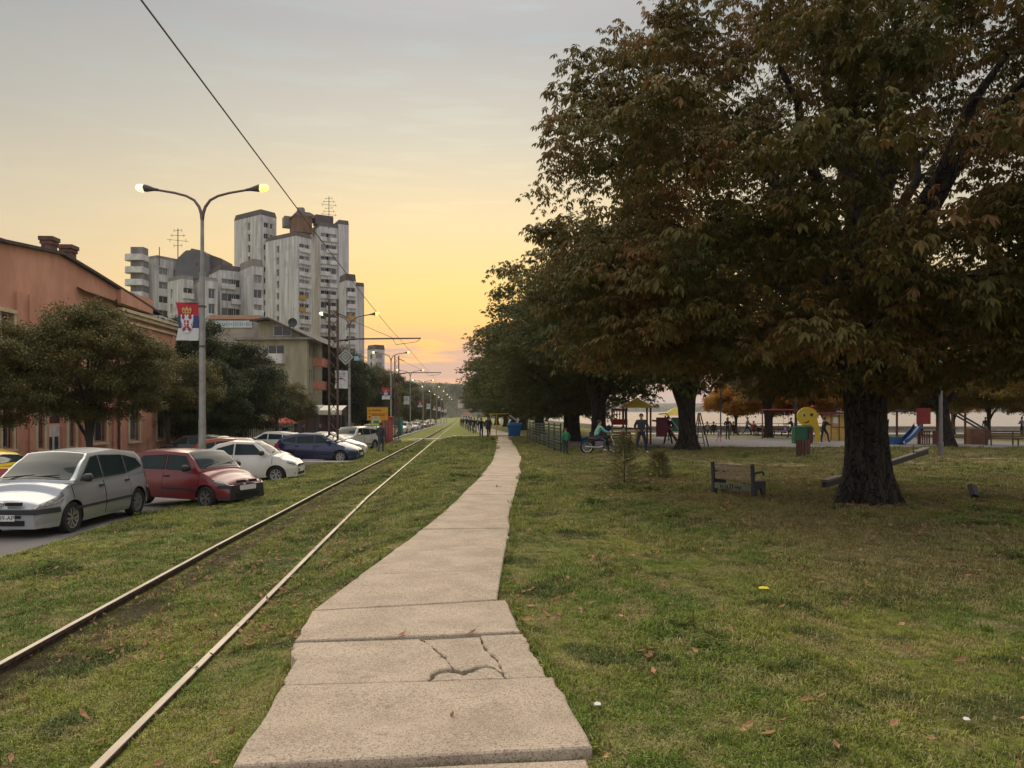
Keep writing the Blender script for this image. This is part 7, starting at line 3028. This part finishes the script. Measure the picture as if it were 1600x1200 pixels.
def person(label, loc, facing, kind, top_, leg_, hair=(.03, .022, .018), shoes=None, h=1.74, bulk=1.0, coat=None, longhair=False, group='people in the park'):
    m2, g, f, mo, ea, J, idx = body_mesh(kind, bulk)
    o = thing('person', label, 'person', loc, facing - math.pi / 2, group)
    me = m2.copy()
    me.materials.clear()
    for q in (top_, leg_, skin_m, shoes or shoe_d):
        me.materials.append(q)
    me.polygons.foreach_set('material_index', idx)
    place(me, 'body', o)
    hm = mat('hair_%d' % int(sum(hair) * 1000), hair, .8, var=.3, scale=40)
    g.build('hair', hm, o, smooth=True)
    if longhair:
        k_ = MB()
        hc = J['head'] + Vector((0, -.05, -.06))
        k_.tube([hc + Vector((0, 0, .1)), hc, hc + Vector((0, -.02, -.14)), hc + Vector((0, -.01, -.22))], [.07, .095, .08, .03], 10)
        k_.build('long_hair', hm, o, smooth=True)
    f.build('eyes', eye_m, o)
    mo.build('mouth', lip_m, o)
    ea.build('ears', skin_m, o)
    if coat:
        k_ = MB()
        pz = J['pelvis']
        k_.lathe([(.165 * bulk, .28), (.175 * bulk, .1), (.19 * bulk, -.05), (.205 * bulk, -.22), (.19 * bulk, -.22), (.15 * bulk, .1)], 16, c=pz)
        k_.v = [(x, (y - pz.y) * .74 + pz.y, z) for x, y, z in k_.v]
        k_.build('coat_skirt', coat, o, smooth=True)
    s = h / 1.74
    o.scale = (s, s, s)
    return o
black = cloth('black', (.018, .017, .018))
charc = cloth('charcoal', (.045, .045, .050))
navy = cloth('navy', (.025, .032, .060))
jean = cloth('jeans', (.055, .075, .115))
grn = cloth('green', (.03, .22, .10))
mint = cloth('mint', (.20, .50, .40))
grey = cloth('grey', (.22, .22, .22))
pink = cloth('pink', (.62, .30, .38))
lilac = cloth('lilac', (.40, .28, .46))
redcl = cloth('red', (.45, .03, .04))
brownc = cloth('brown', (.12, .07, .05))
TOW, AWAY = -math.pi / 2, math.pi / 2
person('man in dark jacket and jeans walking away on the grass by the kerb', GP(595, 707), AWAY, 'walk', charc, jean, h=1.78, bulk=1.08)
person('walker in dark clothes with pale collar, left of the pair where paths meet', GP(752, 684), TOW, 'walk', black, black, h=1.68, longhair=True)
person('broad walker in dark coat, right of the pair where paths meet', GP(763, 684), TOW + .2, 'walk', charc, black, h=1.78, bulk=1.15, coat=charc)
for i, (px, d, tp, lg, lab) in enumerate([(741, 78, black, charc, 'nearest of the distant walkers on the far path'), (733.5, 88, charc, navy, 'distant walker in charcoal, second on the far path'), (736.5, 92, brownc, black, 'distant walker in brown, third on the far path'),
                                          (729, 104, navy, black, 'distant walker in navy, fourth on the far path'), (724, 118, black, jean, 'distant walker in jeans, fifth on the far path'), (720.5, 135, redcl, black, 'distant walker in red, farthest on the far path'), (746, 90, grey, black, 'distant walker in grey close under the trees')]):
    person(lab, GX(px, d), TOW if i % 2 else AWAY, 'walk', tp, lg, h=1.68 + .03 * (i % 4))
person('small child in green top standing at the end of the green fence', GP(884, 710), AWAY + .4, 'stand', grn, navy, h=1.20)
pm_ = GP(938, 709)
person('young man in white and green jacket sitting on the motorbike', pm_ + Vector((-.12, .1, .02)), .1, 'ride', mint, jean, h=1.72, shoes=shoe_w)
person('hunched person in brown seated on the bench behind the motorbike', GX(972, 37.5), -.3, 'sit', brownc, black, h=1.7)
person('stocky man in dark jacket and dark jeans facing us beside the young pine', GP(1002, 708), TOW - .1, 'wide', charc, navy, h=1.86, bulk=1.12, shoes=shoe_w, hair=(.10, .09, .08))
person('man in black seen from behind near the thick chestnut trunk', GP(1044, 694), AWAY, 'wide', black, black, h=1.76, bulk=1.12)
person('small girl in pink and lilac on the playground asphalt', GP(1123, 690), .3, 'walk', lilac, pink, h=.98, hair=(.06, .035, .02))
person('woman with long hair and folded arms facing us on the playground', GP(1137, 687), TOW, 'folded', black, charc, h=1.70, longhair=True, hair=(.05, .03, .02))
person('man in grey top and dark trousers striding behind the pram', GP(1167, 681), .05, 'stride', grey, navy, h=1.72, shoes=shoe_w)
person('child in lilac on the red swing', GX(1222, 58) + Vector((.30, .1, .22)), 2.6, 'sit', lilac, charc, h=1.15)
person('dark adult standing beside the swing at the green lamp pole', GX(1238, 60), 3.0, 'lean', charc, black, h=1.70)
person('man in black leaning towards the yellow hut beside the face panel', GX(1287, 50), .3, 'lean', black, navy, h=1.74)
for i, (px, lab, tp, fc) in enumerate([(1105, 'grey clad person seated on the low bench by the river, leftmost', grey, AWAY), (1115, 'dark clad person seated second on the low bench by the river', navy, AWAY), (1146, 'person in black seated at the right end of the low river bench', black, AWAY)]):
    person(lab, GX(px, 70) + Vector((0, -.05, .02)), fc, 'sit', tp, black, h=1.75)
person('person in red seated on the river bench behind the pram', GX(1178, 69) + Vector((0, 0, .05)), AWAY, 'sit', redcl, black, h=1.78)
person('person in pale trousers and dark top standing by the quay beyond the long bench', GX(1540, 66), AWAY, 'stand', charc, cloth('pale', (.42, .40, .37)), h=1.72)
person('person in checked grey standing at the right edge by the quay', GX(1597, 64), AWAY + .3, 'folded', grey, charc, h=1.74)
person('person in dark jacket beside the blue container', GP(797, 683) + Vector((0, .5, 0)), 0.0, 'lean', black, jean, h=1.7)
person('person half hidden behind the blue container', GP(812, 682) + Vector((0, .9, 0)), math.pi, 'stand', navy, black, h=1.68)
for i, (px, d, tp, lab) in enumerate([(446, 66, black, 'person in black before the red cafe parasols'), (500, 68, charc, 'person standing under the cream awning'), (474, 67, navy, 'person in navy at the cafe front')]):
    person(lab, GX(px, d), TOW + i, 'stand', tp, black, h=1.72, group='people at the cafe')
# pram
prm = thing('pram', 'low dark pram pushed across the playground', 'pram', GP(1187, 681), 0)
blk = mat('pram_fabric', (.022, .022, .024), .85, var=.2)
g = MB()
g.add([(-.35, -.22, .42), (.35, -.22, .36), (.45, -.22, .62), (-.30, -.22, .80), (-.35, .22, .42), (.35, .22, .36), (.45, .22, .62), (-.30, .22, .80)], [(0, 1, 2, 3), (7, 6, 5, 4), (0, 4, 5, 1), (1, 5, 6, 2), (3, 7, 4, 0)])
g.build('seat', blk, prm)
g = MB()
n = 8
vs, fs = [], []
for i in range(n + 1):
    a = math.pi * (.15 + .55 * i / n)
    for s in (-.23, .23):
        vs.append((-.1 + .42 * math.cos(a), s, .66 + .38 * math.sin(a)))
for i in range(n):
    fs.append((2 * i, 2 * i + 1, 2 * i + 3, 2 * i + 2))
g.add(vs, fs)
g.build('hood', blk, prm, smooth=True)
for s in (-.22, .22):
    MB().tube([(-.95, s, 1.02), (-.3, s, .7), (.38, s, .16)], .018, 6).build('frame', castc, prm)
    MB().tube([(-.35, s, .15), (.1, s, .5)], .018, 6).build('frame', castc, prm)
    for x in (-.38, .42):
        g = MB()
        g.lathe([(.10, -.025), (.13, -.02), (.13, .02), (.10, .025)], 16, axis='Y', c=(x, s * 1.12, .13), close=True)
        g.build('wheel', tyre, prm)
MB().tube([(-.95, -.22, 1.02), (-.95, .22, 1.02)], .02, 6).build('handle', castc, prm)
# motorbike
mb_ = thing('motorbike', 'black motorbike with spoked wheels standing on the lawn edge', 'motorbike', pm_, .05)
for x in (-.62, .66):
    g = MB()
    g.lathe([(.24, -.05), (.30, -.055), (.32, 0), (.30, .055), (.24, .05)], 22, axis='Y', c=(x, 0, .32), close=True)
    w_ = g.build('wheel', tyre, mb_, smooth=True)
    g = MB()
    g.lathe([(.24, -.03), (.24, .03), (.21, .02), (.21, -.02)], 22, axis='Y', c=(x, 0, .32), close=True)
    for i in range(8):
        a = math.pi * i / 4
        g.tube([(x, 0, .32), (x + .22 * math.cos(a), 0, .32 + .22 * math.sin(a))], .010, 5)
    g.build('rim', rimm, w_)
g = MB()
g.tube([(-.55, 0, .72), (-.2, 0, .66), (.15, 0, .80), (.42, 0, .78)], [.06, .10, .13, .07], 10)
g.build('seat_and_tank', plas, mb_, smooth=True)
MB().box((0, 0, .42), (.46, .26, .34)).build('engine', rimd, mb_)
MB().tube([(.66, .08, .32), (.44, .06, .95)], .03, 6).build('fork', rimm, mb_)
MB().tube([(.66, -.08, .32), (.44, -.06, .95)], .03, 6).build('fork', rimm, mb_)
MB().tube([(.36, -.34, 1.02), (.44, 0, .98), (.36, .34, 1.02)], .018, 6).build('handlebar', plas, mb_)
g = MB()
g.lathe([(0, .1), (.09, .06), (.10, -.04), (.04, -.08)], 14, axis='X', c=(.52, 0, .88))
g.build('headlight', lightg, mb_)
MB().tube([(-.75, -.14, .34), (-.1, -.14, .30), (.15, -.1, .36)], .04, 8).build('exhaust', rimm, mb_)
MB().tube([(-.62, 0, .32), (-.05, 0, .40)], .035, 6).build('swing_arm', plas, mb_)
long_bench('brown bench behind the motorbike and seated person', 922, 985, 39.5, 0)
# red cafe parasols
for i, (px, d) in enumerate([(428, 70), (446, 72)]):
    q = thing('parasol', ['left red cafe parasol below the olive bushes', 'right red cafe parasol beside the canopy'][i], 'parasol', GX(px, d), 0, 'cafe parasols')
    MB().tube([(0, 0, 0), (0, 0, 2.3)], .03, 6).build('pole', galv, q)
    g = MB()
    n = 8
    g.add([(1.3 * math.cos(2 * math.pi * j / n), 1.3 * math.sin(2 * math.pi * j / n), 1.75) for j in range(n)] + [(0, 0, 2.35)], [(j, (j + 1) % n, n) for j in range(n)] + [tuple(reversed(range(n)))])
    g.build('canopy', mat('parasol_red', (.45, .07, .04), .8, var=.15), q)

# ================================================================== HAZE
hz = bpy.data.materials.new('haze_air')
hz.use_nodes = True
t = hz.node_tree
t.nodes.clear()
pv = t.nodes.new('ShaderNodeVolumePrincipled')
pv.inputs['Color'].default_value = (.93, .92, .93, 1)
pv.inputs['Density'].default_value = .00016
pv.inputs['Anisotropy'].default_value = .1
oo = t.nodes.new('ShaderNodeOutputMaterial')
t.links.new(pv.outputs[0], oo.inputs['Volume'])
g = MB()
g.box((600, 2650, 34), (7600, 5700, 92))
h = g.build('haze', hz)
h['kind'] = 'stuff'
